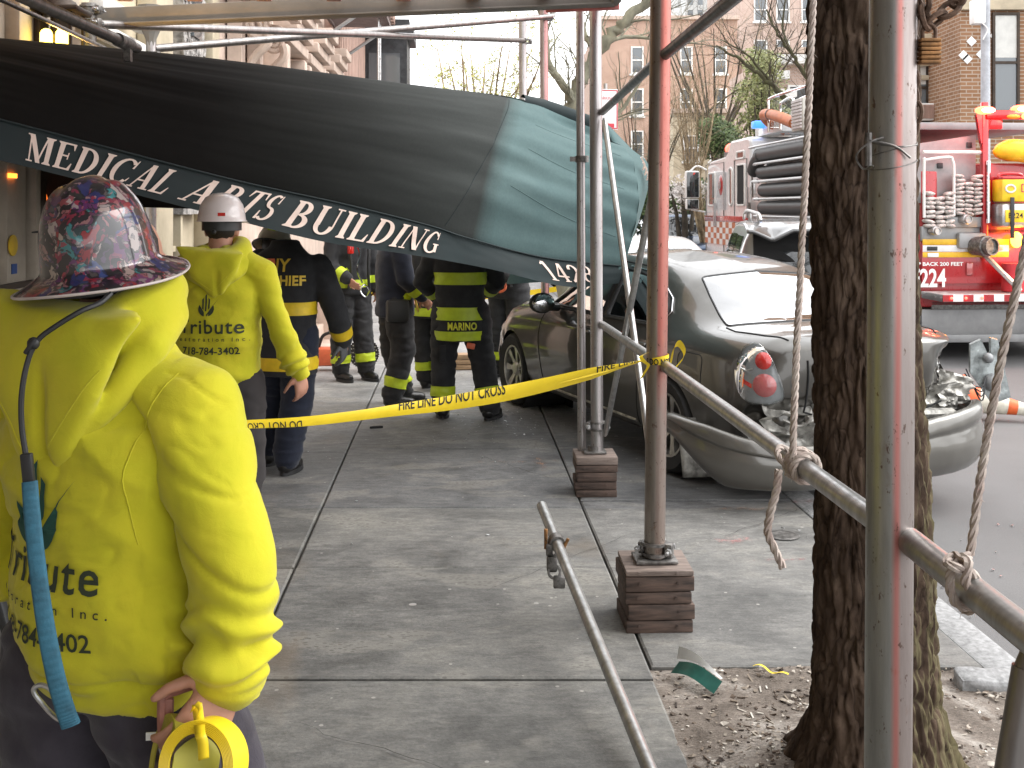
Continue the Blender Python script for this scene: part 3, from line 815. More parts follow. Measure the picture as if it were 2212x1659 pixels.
mb.build("front_beam", M['beam'], t)
mb = MB(); mb.box((.42, 6.50, .01), (.44, .03, .24), rb, 0, .004); mb.build("edge_board", M['hoardgreen'], t)
mb = MB(); mb.box((.93 + SL * -2.8, -2.8, .02), (.05, 18.6, .22), rot, 0, .006); mb.build("side_beam", M['beam'], t)

# fallen tube propped up on its coupler
p0 = Vector((.136, 5.0, .385)); p1 = Vector((.43, 3.22, .035)); t = thing("fallen_tube", "loose scaffold tube lying across the pavement with a coupler near its raised end", "scaffold tube", p0)
d = (p1 - p0); q = d.normalized(); e = d + q * 1.3; e.z = d.z * 1.0 - .02
mb = MB(); mb.cyl((0, 0, 0), d * 1.06, .0235, n=28); mb.build("tube", M['zinc'], t)
mb = MB(); c = q * .34; rm = q.to_track_quat('Z', 'Y').to_matrix().to_4x4(); rm.translation = c
mb.lathe([(.024, -.02), (.034, -.02), (.036, 0), (.034, .02), (.024, .02)], rm, 24)
mb.box(c + Vector((-.03, .0, -.03)), (.03, .05, .05), None, 0, .006); mb.box(c + Vector((-.02, -.02, -.085)), (.045, .05, .07), None, 0, .01)
mb.lathe([(.02, -.02), (.03, -.02), (.03, .02), (.02, .02)], Matrix.Translation(c + Vector((-.01, -.03, -.12))) @ Matrix.Rotation(1.2, 4, 'X'), 18)
mb.box(c + Vector((.01, -.05, -.155)), (.05, .03, .05), None, 0, .006)
co = mb.build("coupler", M['clamp'], t)
mb = MB(); mb.cyl(c + Vector((-.045, 0, -.03)), c + Vector((-.045, 0, .055)), .008, n=10); mb.cyl(c + Vector((.03, -.02, -.02)), c + Vector((.05, -.02, .02)), .007, n=8); mb.build("bolt", M['lockwood'], co)

# chain and padlock hung from the near post
t = thing("chain", "rusty chain hanging beside the near post", "chain", (POST_N.x + .053, POST_N.y - .005, 1.86))
def chain_links(mb, pts, r=.0042, w_=.012, l=.021):
    for i, (p, q_) in enumerate(zip(pts[:-1], pts[1:])):
        p, q_ = Vector(p), Vector(q_); c = (p + q_) / 2; d = (q_ - p).normalized(); a = d.orthogonal().normalized()
        if i % 2: a = d.cross(a)
        mb.tube([c + d * l * math.sin(k / 12 * 6.2832) * 1.0 + a * w_ * math.cos(k / 12 * 6.2832) for k in range(12)], r, 6, closed=True)
mb = MB(); n = 16
chain_links(mb, [(.006 * math.sin(i), 0, .03 + i * .034) for i in range(n)])
mb.build("links", M['chain'], t)
t = thing("chain", "short twisted chain looped over to a padlock beside the near post", "chain", (POST_N.x + .075, POST_N.y - .02, 2.11))
mb = MB(); chain_links(mb, [(-.012, 0, .10), (-.012, 0, .066), (-.008, 0, .032), (.0, 0, .0), (.03, 0, .022), (.056, 0, .042), (.066, 0, .075), (.05, 0, .105)], .006, .014, .024)
mb.build("links", M['chain'], t)
t = thing("padlock", "rusty brown padlock hanging from the twisted chain", "padlock", (POST_N.x + .078, POST_N.y - .02, 2.058))
mb = MB()
for i in range(6): mb.box((0, 0, i * .0085 - .02), (.04, .026, .0072), None, 0, .002)
mb.build("body", M['lockwood'], t)
mb = MB(); mb.tube(catmull([(-.012, 0, .022), (-.012, 0, .045), (0, 0, .055), (.012, 0, .045), (.012, 0, .022)], 4), .004, 8); mb.build("shackle", M['chain'], t)

# ---------------------------------------------------------------- ropes tied to the guard rail
def rope_mesh(pts, r=.007, turns=85, n=5):
    P = catmull(pts, 14); L = [0]
    for a_, b2 in zip(P[:-1], P[1:]): L.append(L[-1] + (b2 - a_).length)
    tot = L[-1]; N = max(30, int(tot / .006)); res = []; j = 0
    for i in range(N + 1):
        s = tot * i / N
        while j < len(L) - 2 and L[j + 1] < s: j += 1
        res.append((P[j].lerp(P[j + 1], (s - L[j]) / max(1e-9, L[j + 1] - L[j])), s))
    mb = MB()
    for k in range(3):
        q = []
        for i, (p, s) in enumerate(res):
            d = (res[min(i + 1, N)][0] - res[max(i - 1, 0)][0]).normalized(); a_ = Vector((0, 1, 0)); a_ = (a_ - d * a_.dot(d)).normalized(); b2 = d.cross(a_)
            an = s * turns + k * 2.094; q.append(p + (a_ * math.cos(an) + b2 * math.sin(an)) * r * .55)
        mb.tube(q, r * .62, n)
    rr = random.Random(int(tot * 1000))
    for i in range(int(tot * 60)):      # frayed fibres
        p, s = rr.choice(res); v = Vector((rr.uniform(-1, 1), rr.uniform(-1, 1), rr.uniform(-1, .3))) * rr.uniform(.006, .016)
        mb.tube([p, p + v * .6, p + v + Vector((0, 0, -.004))], [.0008, .0006, .0003], 3)
    return mb
def knot(c, r, rr, axis, n=3, seed=1):
    """turns of rope round the rail plus a crossing hitch"""
    rd = random.Random(seed); axis = Vector(axis).normalized(); a = axis.orthogonal().normalized(); b2 = axis.cross(a); pts = []
    for i in range(n * 10 + 1):
        t = i / 10 * 2 * math.pi; w_ = rr + r * (1 + .3 * rd.random())
        pts.append(Vector(c) + axis * ((i / (n * 10) - .5) * r * 3.6 * n + .004 * math.sin(i)) + (a * math.cos(t) + b2 * math.sin(t)) * w_)
    return pts
def on_rail(y): return Vector((lerp(POST_A.x + .04, POST_N.x + .03, (POST_A.y - y) / (POST_A.y - POST_N.y)), y, lerp(1.085, 1.095, (POST_A.y - y) / (POST_A.y - POST_N.y))))
k1 = on_rail(2.78)
t = thing("rope", "frayed pale rope hanging left of the tree, knotted on the rail with a loose tail", "rope", k1, 0, "ropes tied to the guard rail")
ax = on_rail(2.6) - on_rail(3)
rope_mesh([spot(1757, -30, 2.82) - k1, spot(1745, 250, 2.8) - k1, spot(1728, 600, 2.79) - k1, spot(1718, 800, 2.77) - k1, spot(1712, 990, 2.75) - k1], .0085).build("strand", M['rope'], t)
rope_mesh(knot(Vector((0, 0, 0)), .0085, .026, ax, 3, 2), .0085).build("knot", M['rope'], t)
rope_mesh(knot(Vector((-.02, .04, .01)), .008, .027, ax + Vector((.4, 0, .5)), 1, 3), .008).build("knot", M['rope'], t)
rope_mesh([spot(1682, 1015, 2.74) - k1, spot(1676, 1060, 2.73) - k1, spot(1664, 1105, 2.72) - k1, spot(1658, 1150, 2.72) - k1, spot(1672, 1185, 2.72) - k1, spot(1690, 1226, 2.72) - k1], .0095).build("tail", M['rope'], t)
k2 = Vector((.772, 1.88, 1.10))
t = thing("rope", "pale rope slanting at right edge, tied in a fat knot on the thick rail", "rope", k2, 0, "ropes tied to the guard rail")
rope_mesh([spot(2250, 350, 1.80) - k2, spot(2206, 570, 1.83) - k2, spot(2158, 800, 1.85) - k2, spot(2122, 1000, 1.87) - k2, spot(2095, 1200, 1.87) - k2], .007).build("strand", M['rope'], t)
kp = [spot(*q) - k2 for q in ((2092, 1200, 1.86), (2070, 1215, 1.84), (2050, 1250, 1.84), (2062, 1300, 1.84), (2100, 1310, 1.85), (2118, 1275, 1.86), (2095, 1235, 1.83), (2060, 1225, 1.82), (2045, 1215, 1.84), (2060, 1200, 1.86), (2090, 1215, 1.82), (2085, 1260, 1.82), (2110, 1300, 1.83), (2085, 1318, 1.88), (2058, 1285, 1.9), (2065, 1240, 1.88))]
rope_mesh(kp, .0075).build("knot", M['rope'], t)
# ---------------------------------------------------------------- the collapsed entrance awning
def mat_awning():
    m, t, b = nodes("awning_canvas"); vec = mapping(t)
    n = noise_n(t, vec, 1.4, 6, .6)
    # dark-to-pale split: deck shade and open-sky light put into the canvas colour
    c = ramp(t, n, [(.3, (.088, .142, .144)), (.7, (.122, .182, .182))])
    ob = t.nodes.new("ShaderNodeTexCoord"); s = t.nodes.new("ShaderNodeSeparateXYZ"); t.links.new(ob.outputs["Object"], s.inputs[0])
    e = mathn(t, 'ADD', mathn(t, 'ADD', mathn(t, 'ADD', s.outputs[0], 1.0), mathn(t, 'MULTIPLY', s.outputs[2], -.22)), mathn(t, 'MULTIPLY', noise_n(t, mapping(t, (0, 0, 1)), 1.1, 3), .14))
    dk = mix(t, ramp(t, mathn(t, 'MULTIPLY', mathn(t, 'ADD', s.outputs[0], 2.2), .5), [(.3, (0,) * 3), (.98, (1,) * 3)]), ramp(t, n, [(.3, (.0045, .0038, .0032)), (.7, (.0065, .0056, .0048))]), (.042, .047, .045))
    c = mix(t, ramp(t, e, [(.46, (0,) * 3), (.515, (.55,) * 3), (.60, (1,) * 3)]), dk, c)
    d = noise_n(t, vec, 60, 4, .7)
    c = mix(t, .35, c, ramp(t, d, [(.35, (.75, .75, .75)), (.65, (1.1, 1.1, 1.1))]), 'MULTIPLY')
    t.links.new(c, b.inputs["Base Color"]); b.inputs["Roughness"].default_value = .55; b.inputs["Sheen Weight"].default_value = .05
    b.inputs["Specular IOR Level"].default_value = .12; b.inputs["Roughness"].default_value = .8
    p = bump(t, b, noise_n(t, vec, 500, 2), .12, .001); bump(t, b, noise_n(t, mapping(t, (1, 1, 3)), 3, 3, .5, .5), .10, .02, p)
    # thin canvas lets some sky through
    tr = t.nodes.new("ShaderNodeBsdfTranslucent"); t.links.new(c, tr.inputs[0]); mx = t.nodes.new("ShaderNodeMixShader"); mx.inputs[0].default_value = .22
    t.links.new(b.outputs[0], mx.inputs[1]); t.links.new(tr.outputs[0], mx.inputs[2])
    t.links.new(mx.outputs[0], t.nodes["Material Output"].inputs[0])
    return m
def mat_canvas_dark():
    m = pm("awning_valance_canvas", (.0045, .013, .0145), .8, 0, .1, 3, 500, .12, .001); return m
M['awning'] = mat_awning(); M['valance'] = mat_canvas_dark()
# control lines along the awning, from building end to kerb end (world metres)
def ctrl(*q): return [spot(*p) for p in q]
RIDGE = catmull(ctrl((-330, 52, 4.75), (0, 84, 5.30), (440, 124, 5.98), (900, 184, 7.25), (1080, 206, 7.95), (1150, 222, 8.28), (1205, 246, 8.45), (1310, 285, 8.55)), 10)
SEAM = catmull(ctrl((-330, 178, 3.70), (0, 259, 4.50), (500, 388, 5.83), (737, 440, 6.45), (928, 488, 6.98), (1005, 513, 7.20), (1172, 556, 7.72), (1345, 575, 8.15)), 10)
HEM = catmull(ctrl((-330, 288, 3.70), (0, 347, 4.49), (420, 453, 5.60), (692, 521, 6.32), (890, 551, 6.87), (1048, 579, 7.30), (1222, 619, 7.83), (1335, 612, 8.15)), 10)
def on(line, s):
    s = max(0, min(1, s)) * (len(line) - 1); i = min(int(s), len(line) - 2); return line[i].lerp(line[i + 1], s - i)
def canopy_pt(s, t_):
    a, b2 = on(RIDGE, s), on(SEAM, s)
    p = a.lerp(b2, t_)
    out_ = Vector((.55, -.72, .45)).normalized()
    p += out_ * (.16 + .10 * sstep(.55, .95, s)) * math.sin(math.pi * t_) ** .8          # slack belly of the canvas
    k = sstep(.38, .85, s)
    # drag folds fanning from the wrecked corner
    f = 0
    for c0, sl, wd, am in ((.22, -.10, .045, .040), (.36, -.20, .055, .045), (.50, -.30, .06, .055), (.63, -.30, .05, .05), (.76, -.28, .05, .06), (.88, -.2, .04, .035)):
        f += am * gauss(t_ - (c0 + sl * (1 - s) * 1.2), wd)
    p += out_ * f * k * .75 * (.6 + .4 * noise.noise(Vector((s * 5, t_ * 3, 1))))
    p += out_ * .008 * fbm((s * 4, t_ * 7, 2), 1.0)
    p += out_ * .010 * math.sin(t_ * 19 + s * 8) * sstep(.25, .7, s)
    # tuck below the peak
    p += out_ * -.07 * gauss(t_ - .10, .05) * sstep(.72, .95, s)
    return p
aw = thing("entrance_awning", "collapsed dark green canvas entrance awning slumped across the pavement onto the grey car", "awning", (0, 0, 0))
mb = MB(); NU, NV = 220, 90
mb.grid(lambda a, b2: canopy_pt(a, b2), NU, NV)
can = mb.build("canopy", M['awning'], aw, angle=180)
VOFF = Vector((.0, -.004, 0))
def val_pt(s, t_):
    """t_ 0 at the seam, 1 at the hem"""
    p = on(SEAM, s).lerp(on(HEM, s), t_); return p + Vector((.5, -.8, 0)) * .010 * math.sin(s * 34) * t_ * sstep(.35, .8, s) + Vector((.5, -.8, 0)) * .012 * fbm((s * 6, t_, 0), 1)
mb = MB(); mb.grid(val_pt, 160, 10); mb.build("valance", M['valance'], aw, angle=180)
# welt along the seam
mb = MB(); mb.tube([on(SEAM, i / 90) + Vector((.004, -.008, 0)) for i in range(91)], .006, 6); mb.build("welt", M['valance'], aw)
for t0, t1 in ((.20, .34), (.40, .58), (.62, .86)):      # welted panel seams
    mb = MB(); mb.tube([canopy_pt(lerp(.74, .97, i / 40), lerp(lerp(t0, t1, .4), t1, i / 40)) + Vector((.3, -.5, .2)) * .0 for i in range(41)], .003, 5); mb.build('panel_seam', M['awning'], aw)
mb = MB(); mb.tube([canopy_pt(.60 + .015 * i / 40, .04 + .94 * i / 40) + Vector((.3, -.5, .2)) * .0015 for i in range(41)], .003, 5); mb.build('panel_seam', M['valance'], aw)
# rear slope and end flap over the car
BACK = [p + Vector((-.75, .95, -.75 - .25 * i / len(RIDGE))) for i, p in enumerate(RIDGE)]
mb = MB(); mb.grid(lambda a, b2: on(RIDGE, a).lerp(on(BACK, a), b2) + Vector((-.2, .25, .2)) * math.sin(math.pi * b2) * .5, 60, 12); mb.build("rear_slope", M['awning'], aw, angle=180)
# kerb end: rounded nose wrapped round the front hoop, then the torn end panel
E1 = catmull(ctrl((1302, 275, 8.55), (1338, 345, 8.42), (1350, 450, 8.25), (1346, 530, 8.18), (1320, 606, 8.12)), 8)
E2 = catmull(ctrl((1312, 268, 8.62), (1362, 320, 8.75), (1402, 362, 8.85), (1388, 450, 8.80), (1335, 600, 8.7)), 8)
def edge_pt(t_): return canopy_pt(1, t_)
def nose(a, b2):
    p = edge_pt(b2); q = on(E1, b2); return p.lerp(q, a) + Vector((.3, -.5, .2)) * .10 * math.sin(math.pi * a) * math.sin(math.pi * b2)
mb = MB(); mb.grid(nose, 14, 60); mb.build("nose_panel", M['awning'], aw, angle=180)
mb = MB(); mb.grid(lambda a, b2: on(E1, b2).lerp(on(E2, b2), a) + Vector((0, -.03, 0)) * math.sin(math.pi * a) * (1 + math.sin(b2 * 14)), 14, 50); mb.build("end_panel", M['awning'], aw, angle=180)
mb = MB(); mb.tube([p + Vector((0, -.008, 0)) for p in E1], .006, 6); mb.build("welt", M['valance'], aw)
mb = MB()
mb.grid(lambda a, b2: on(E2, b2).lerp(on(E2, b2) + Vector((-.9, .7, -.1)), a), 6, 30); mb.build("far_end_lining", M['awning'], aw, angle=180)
# crumpled roll of slack canvas above the tuck
mb = MB()
def roll(a, b2):
    s = lerp(.66, .99, a); p = on(RIDGE, s); an = lerp(-.6, 2.6, b2); rr = .05 + .05 * sstep(0, .7, a)
    return p + Vector((.35, -.55, 0)) * math.cos(an) * rr + Vector((0, 0, 1)) * math.sin(an) * rr * .8
mb.grid(roll, 50, 12); mb.build("slack_roll", M['valance'], aw, angle=180)
M['awntext'] = pm("awning_lettering", (.74, .58, .50), .6, 0, .05)
def awning_text(word, s0, s1, y0, y1, mat=None):
    polys = []; x = 0
    for ch in word:
        P, adv = serif_glyph(ch)
        for q in P: polys.append([(p[0] + x, p[1]) for p in q])
        x += adv + .05
    W = x
    mb = MB()
    for i, q in enumerate(polys):
        bm = poly_bm([q]); cut_fine(bm, .16)
        bm.verts.index_update()
        vs = []
        for v in bm.verts:
            s = lerp(s0, s1, v.co.x / W); t_ = lerp(y1, y0, v.co.y)
            vs.append(val_pt(s, t_) + Vector((.3, -.9, .1)) * (.004 + .00025 * i))
        mb.add(vs, [[v.index for v in f.verts] for f in bm.faces]); bm.free()
    return mb
# parameter of a letter's place along the valance, from its bearing
def s_at(u):
    best = min(range(1001), key=lambda i: abs(1105.5 + 2350 * on(SEAM, i / 1000).lerp(on(HEM, i / 1000), .5).x / on(SEAM, i / 1000).y - u)); return best / 1000
for wd, u0, u1 in (("MEDICAL", 62, 392), ("ARTS", 422, 609), ("BUILDING", 633, 950)):
    awning_text(wd, s_at(u0), s_at(u1), .14, .84).build("lettering", M['awntext'], aw, smooth=False)
awning_text("1428", s_at(1176), s_at(1283), .16, .82).build("lettering", M['awntext'], aw, smooth=False)
mb = MB()          # torn lettering on the end panel
for k in range(5):
    p = spot(1384 + k * 4, 340 + k * 11, 8.62 - k * .01); mb.tube([p, p + Vector((.035, .04, -.05)), p + Vector((.02, .04, -.10))], .008, 4)
mb.build("lettering", M['awntext'], aw)
# ---------------------------------------------------------------- buildings along the left side
M['limestone'] = pm("cream_limestone", (.50, .43, .31), .8, 0, .12, 2.5, 40, .3, .004)
M['pinkstone'] = pm("pink_limestone", (.52, .41, .34), .8, 0, .12, 2.5, 40, .3, .004)
M['greystone'] = pm("grey_carved_stone", (.36, .34, .32), .8, 0, .3, 9, 30, .7, .02)
M['brownstone'] = pm("brownstone", (.40, .27, .22), .85, 0, .15, 4, 40, .3, stretch=(3, 3, .4))
M['whitestone'] = pm("white_stone", (.62, .60, .57), .8, 0, .08, 3)
M['entrybeige'] = pm("entry_stone", (.42, .36, .29), .6, 0, .12, 3, 60, .2)
M['bronze'] = pm("dark_bronze", (.05, .035, .025), .5, .5, .2)
M['darkmetal'] = pm("dark_metal", (.05, .052, .055), .5, .4, .2)
M['lampglow'] = emit("lamp_glass", (1, .72, .08), 5.0)
M['orangeglow'] = emit("lit_orange_panel", (.85, .16, .02), .55)
M['iron'] = pm("fire_escape_iron", (.17, .13, .12), .7, .3)
M['stickery'] = pm("yellow_sticker", (.65, .42, .02), .5); M['stickerb'] = pm("blue_sticker", (.02, .07, .25), .5)
def glass_dark(name, col=(.03, .035, .04), rough=.06):
    m, t, b = nodes(name); b.inputs["Base Color"].default_value = (*col, 1); b.inputs["Roughness"].default_value = rough
    b.inputs["Specular IOR Level"].default_value = .8; b.inputs["Coat Weight"].default_value = .5
    bump(t, b, noise_n(t, mapping(t), 1.5, 2), .05, .01); return m
M['pane'] = glass_dark("window_pane", (.10, .115, .125)); M['blind'] = pm("window_blind", (.55, .55, .52), .7, 0, .05)
ROTS = Matrix.Rotation(SYAW, 3, 'Z')
def wp(y, d, z):          # a point d metres out from the left building line
    return Vector((wallx(y) + d, y + SL * -d, z))
def wbox(mb, y, d, z, ly, ld, lz, mi=0, bev=0.0): mb.box(wp(y, d, z), (ld, ly, lz), ROTS, mi, bev)

nb = thing("entrance_building", "dim beige stone building with the lit wall lamp and entrance beside the pavement", "building", wp(0, 0, 0)); B0 = nb.location
def att(mb, name, mat, parent, **k):
    o = mb.build(name, mat, parent, **k)
    off_ = Vector((0, 0, 0)); q = parent
    while q: off_ += q.location; q = q.parent
    o.data.transform(Matrix.Translation(-off_)); return o
mb = MB(); wbox(mb, -1.5, -.4, 5, 16.6, .6, 10); wbox(mb, 6.6, -.06, 3.1, .98, .12, 2.2, 0, .02)
for z in (1.0, 2.0, 2.9): wbox(mb, 2.0, -.095, z, 8.4, .02, .96, 0, .008)
att(mb, "wall", M['entrybeige'], nb)
mb = MB(); wbox(mb, 6.02, -.04, 1.2, .26, .12, 2.4, 0, .012); att(mb, "pilaster", M['entrybeige'], nb)
mb = MB(); wbox(mb, 6.25, -.03, 1.2, .07, .16, 2.4, 0, .008); att(mb, "door_frame", M['entrybeige'], nb)
mb = MB(); wbox(mb, 6.42, -.06, 1.2, .22, .1, 2.4); wbox(mb, 6.72, -.05, 1.2, .06, .14, 2.4); att(mb, "dark_frame", M['bronze'], nb)
mb = MB(); wbox(mb, 6.60, -.05, 1.3, .17, .06, 2.0); att(mb, "lit_panel", M['orangeglow'], nb)
for z, lz in ((1.05, .03), (1.33, .03)):
    mb = MB(); wbox(mb, 6.0, .04, z, .7, .04, lz); att(mb, "handrail", M['bronze'], nb)
mb = MB(); mb.cyl(wp(5.93, .03, 1.55), wp(5.93, .036, 1.55), .058, n=24); s_ = att(mb, "warning_sticker", M['stickery'], nb)
mb = MB(); wbox(mb, 5.97, .024, 1.42, .07, .004, .055); att(mb, "notice_sticker", M['stickerb'], nb)
mb = MB(); wbox(mb, 5.93, .03, 1.93, .10, .012, .025); att(mb, "lit_strip", emit("orange_strip", (1, .25, .03), 1.5), nb)
# wall lamp: bronze lantern with two arched glowing panes
lp = wp(6.38, .13, 2.58)
lamp = thing("wall_lamp", "bronze wall lantern with two glowing yellow arched panes above the awning", "wall lamp", lp)
mb = MB(); mb.box((-.13, 0, .12), (.06, .16, .34), ROTS, 0, .01); mb.box((0, 0, .33), (.27, .27, .035), ROTS, 0, .01); mb.box((0, 0, -.11), (.2, .2, .03), ROTS, 0, .01)
mb.sph((0, 0, .35), (.1, .1, .06)); mb.tube(catmull([(-.13, 0, .2), (-.1, 0, .42), (-.02, 0, .40)], 6), .012, 8)
for sx in (-1, 1):
    for sy in (-1, 1): mb.box((sx * .092, sy * .092, .11), (.018, .018, .42), None, 0, .004)
mb.box((0, .0, .11), (.012, .19, .42))
mb.build("lantern", M['bronze'], lamp)
for k, (dx, dy, rz) in enumerate(((-.045, -.1, 0), (.045, -.1, 0))):
    mb = MB(); pw_ = .036
    P = [(-pw_, -.075), (pw_, -.075), (pw_, .075)] + [(pw_ * math.cos(R(a)), .075 + .036 * math.sin(R(a))) for a in range(15, 180, 15)] + [(-pw_, .075)]
    mb.prism(P, -.004, .004, Matrix.Translation((dx, dy, .10)) @ Matrix.Rotation(rz, 4, 'Z')); mb.build("pane", M['lampglow'], lamp)
ld = bpy.data.lights.new("lamp_light", 'POINT'); ld.energy = 16; ld.color = (1, .56, .15); ld.shadow_soft_size = .06
lo = bpy.data.objects.new("lamp_light", ld); COL.objects.link(lo); lo.location = lp + Vector((.06, -.02, -.22)); lo.parent = None

def facade(name, label, y0, y1, d, h, mat, dep=5.0):
    t = thing(name, label, "building", wp(y0, d, 0)); mb = MB()
    wbox(mb, (y0 + y1) / 2, d - dep / 2, h / 2, y1 - y0, dep, h); att(mb, "wall", mat, t); return t
def window(t, y, d, z, wd, ht, frame, pane=None, sill=True):
    mb = MB(); f = .07
    for s in (-1, 1): wbox(mb, y + s * (wd / 2 + f / 2), d + .02, z, f, .12, ht + 2 * f)
    for s in (-1, 1): wbox(mb, y, d + .02, z + s * (ht / 2 + f / 2), wd, .12, f)
    wbox(mb, y, d + .012, z, wd, .05, .05)
    if sill: wbox(mb, y, d + .07, z - ht / 2 - f - .05, wd + .3, .2, .09, 0, .01)
    fr = att(mb, "window_frame", frame, t)
    mb = MB(); wbox(mb, y, d + .004, z, wd, .01, ht); att(mb, "pane", pane or M['pane'], fr)
def scroll(mb, y, d, z, s=1.0, mi=0):
    """scrolled console bracket"""
    pts = []
    for i in range(44):
        a = i / 43 * 4.6 * math.pi; r = .30 * s * (1 - i / 50); pts.append(wp(y, d + .12 + .28 * s + r * math.cos(a) * .8, z + r * math.sin(a)))
    mb.tube(pts, .055 * s, 8, mi)
    pts = [wp(y, d + .12 + (.5 - .42 * k) * s * .9 + .05 * math.sin(k * 9), z - .1 * s - 1.15 * s * k) for k in [i / 14 for i in range(15)]]
    mb.tube(pts, [.10 * s * (1 - .4 * i / 14) for i in range(15)], 8, mi)
    pts = []
    for i in range(30):
        a = math.pi + i / 29 * 3.6 * math.pi; r = .17 * s * (1 - i / 34); pts.append(wp(y, d + .14 + r * math.cos(a), z - 1.3 * s + r * math.sin(a)))
    mb.tube(pts, .04 * s, 8, mi)
    wbox(mb, y, d + .06, z - .5 * s, .34 * s, .14, 2.2 * s, mi)

f1 = facade("cream_house", "cream stone house front with white mouldings and a grey carved panel behind the flared post", 7.1, 10.7, -.05, 12, M["limestone"])
mb = MB()
for k, z in enumerate((2.7, 2.95, 3.12)): wbox(mb, 7.7, .02 + .03 * k, z, 1.1, .1, .1, 0, .02)
for k in range(2):
    wbox(mb, 7.42 + k * .6, .0, 2.35, .44, .06, .5, 0, .02); wbox(mb, 7.42 + k * .6, .01, 2.35, .34, .08, .4, 0, .03)
wbox(mb, 7.7, 0, 1.0, 1.1, .06, 1.6, 0, .02)
att(mb, "white_moulding", M['whitestone'], f1)
mb = MB(); wbox(mb, 9.92, .0, 3.2, .8, .12, 3.0)
rr = random.Random(2)
for i in range(150):
    y = 9.92 + rr.uniform(-.36, .36); z = rr.uniform(2.0, 4.5); a = rr.uniform(0, 6.28); pts = []
    for j in range(9):
        q = a + j * .55; rd_ = .085 * (1 - j / 12); pts.append(wp(y + rd_ * math.cos(q), .065, z + rd_ * math.sin(q)))
    mb.tube(pts, .018, 5)
att(mb, "carved_panel", M['greystone'], f1)
mb = MB(); wbox(mb, 9.9, .08, 3.55, .3, .04, .5); att(mb, "pane", M['pane'], f1)
mb = MB(); wbox(mb, 10.52, .03, 6, .3, .2, 12, 0, .02); wbox(mb, 8.75, .03, 6, .5, .16, 12, 0, .02); att(mb, "pilaster", M['limestone'], f1)
for z in (1.4,):
    for y in (9.3,): window(f1, y, -.05, z, .5, 1.5, M['limestone'])

f2 = facade("pink_stone_house", "pinkish stone house front with scrolled brackets over the door and a stoop", 10.7, 19.2, .12, 13, M['pinkstone'])
for y in (11.05, 12.1): mb = MB(); scroll(mb, y, .15, 3.62, .55); att(mb, "scroll_bracket", M['pinkstone'], f2)
mb = MB()
for k in range(3): wbox(mb, 11.6, .30 + .08 * k, 3.98 + .11 * k, 1.7 + .15 * k, .6, .10, 0, .02)
for i in range(9): wbox(mb, 10.9 + i * .18, .62, 3.90, .10, .12, .09)
att(mb, "door_hood", M['pinkstone'], f2)
mb = MB()      # stepped segmental hood moulds over the windows
for y0 in (14.0, 16.0, 18.0):
    for k, (w_, z) in enumerate(((1.7, 3.75), (1.5, 3.92), (1.2, 4.06), (.8, 4.18))): wbox(mb, y0, .26 + .05 * k, z + .1, w_, .34 + .06 * k, .14, 0, .02)
    for s in (-1, 1): wbox(mb, y0 + s * .75, .26, 3.0, .22, .3, 1.5, 0, .02)
att(mb, "hood_mould", M['pinkstone'], f2)
for y0 in (14.0, 16.0, 18.0): window(f2, y0, .14, 2.9, 1.0, 1.6, M['pinkstone'])
window(f2, 16.4, .14, 6.0, 1.0, 1.8, M['pinkstone'])
mb = MB()
for i in range(5): wbox(mb, 12.75, .14 + i * .19, .46 - i * .10, 1.3, .2, .92 - i * .19, 0, .012)
for i in range(4): wbox(mb, 13.55, .16 + i * .23, .66 - i * .11, .34, .25, 1.32 - i * .22, 0, .02); wbox(mb, 13.55, .17 + i * .23, 1.36 - i * .22, .42, .30, .08, 0, .015)
att(mb, "stoop", M['pinkstone'], f2)
fe = thing("fire_escape", "dark iron fire escape landing with ladder on the pinkish stone house", "fire escape", wp(18, .2, 4.4))
mb = MB()
for i in range(26): wbox(mb, 16.9 + i * .11, .75, 5.05, .035, 1.0, .03)
for i in range(26): wbox(mb, 16.9 + i * .11, .75, 6.9, .035, 1.0, .03)
for dd in (.25, 1.24): wbox(mb, 18.25, dd, 5.03, 2.9, .05, .06); wbox(mb, 18.25, dd, 6.88, 2.9, .05, .06)
for z in (5.5, 5.95): wbox(mb, 18.25, 1.24, z, 2.9, .03, .03)
for i in range(9): wbox(mb, 16.9 + i * .35, 1.24, 5.5, .02, .02, .95)
att(mb, "landing", M['iron'], fe)
mb = MB(); 
for s in (-.22, .22): mb.cyl(wp(18.9 + s, 1.1, 3.2), wp(18.9 + s, 1.1, 5.05), .02, n=6)
for i in range(7): wbox(mb, 18.9, 1.1, 3.35 + i * .26, .44, .025, .025)
mb.cyl(wp(17.2, 1.2, 4.98), wp(18.4, 1.2, 6.9), .03, n=6); mb.cyl(wp(17.0, .2, 4.3), wp(17.0, 1.2, 5.0), .03, n=6); mb.cyl(wp(19.5, .2, 4.3), wp(19.5, 1.2, 5.0), .03, n=6)
att(mb, "ladder", M['steel'], fe)

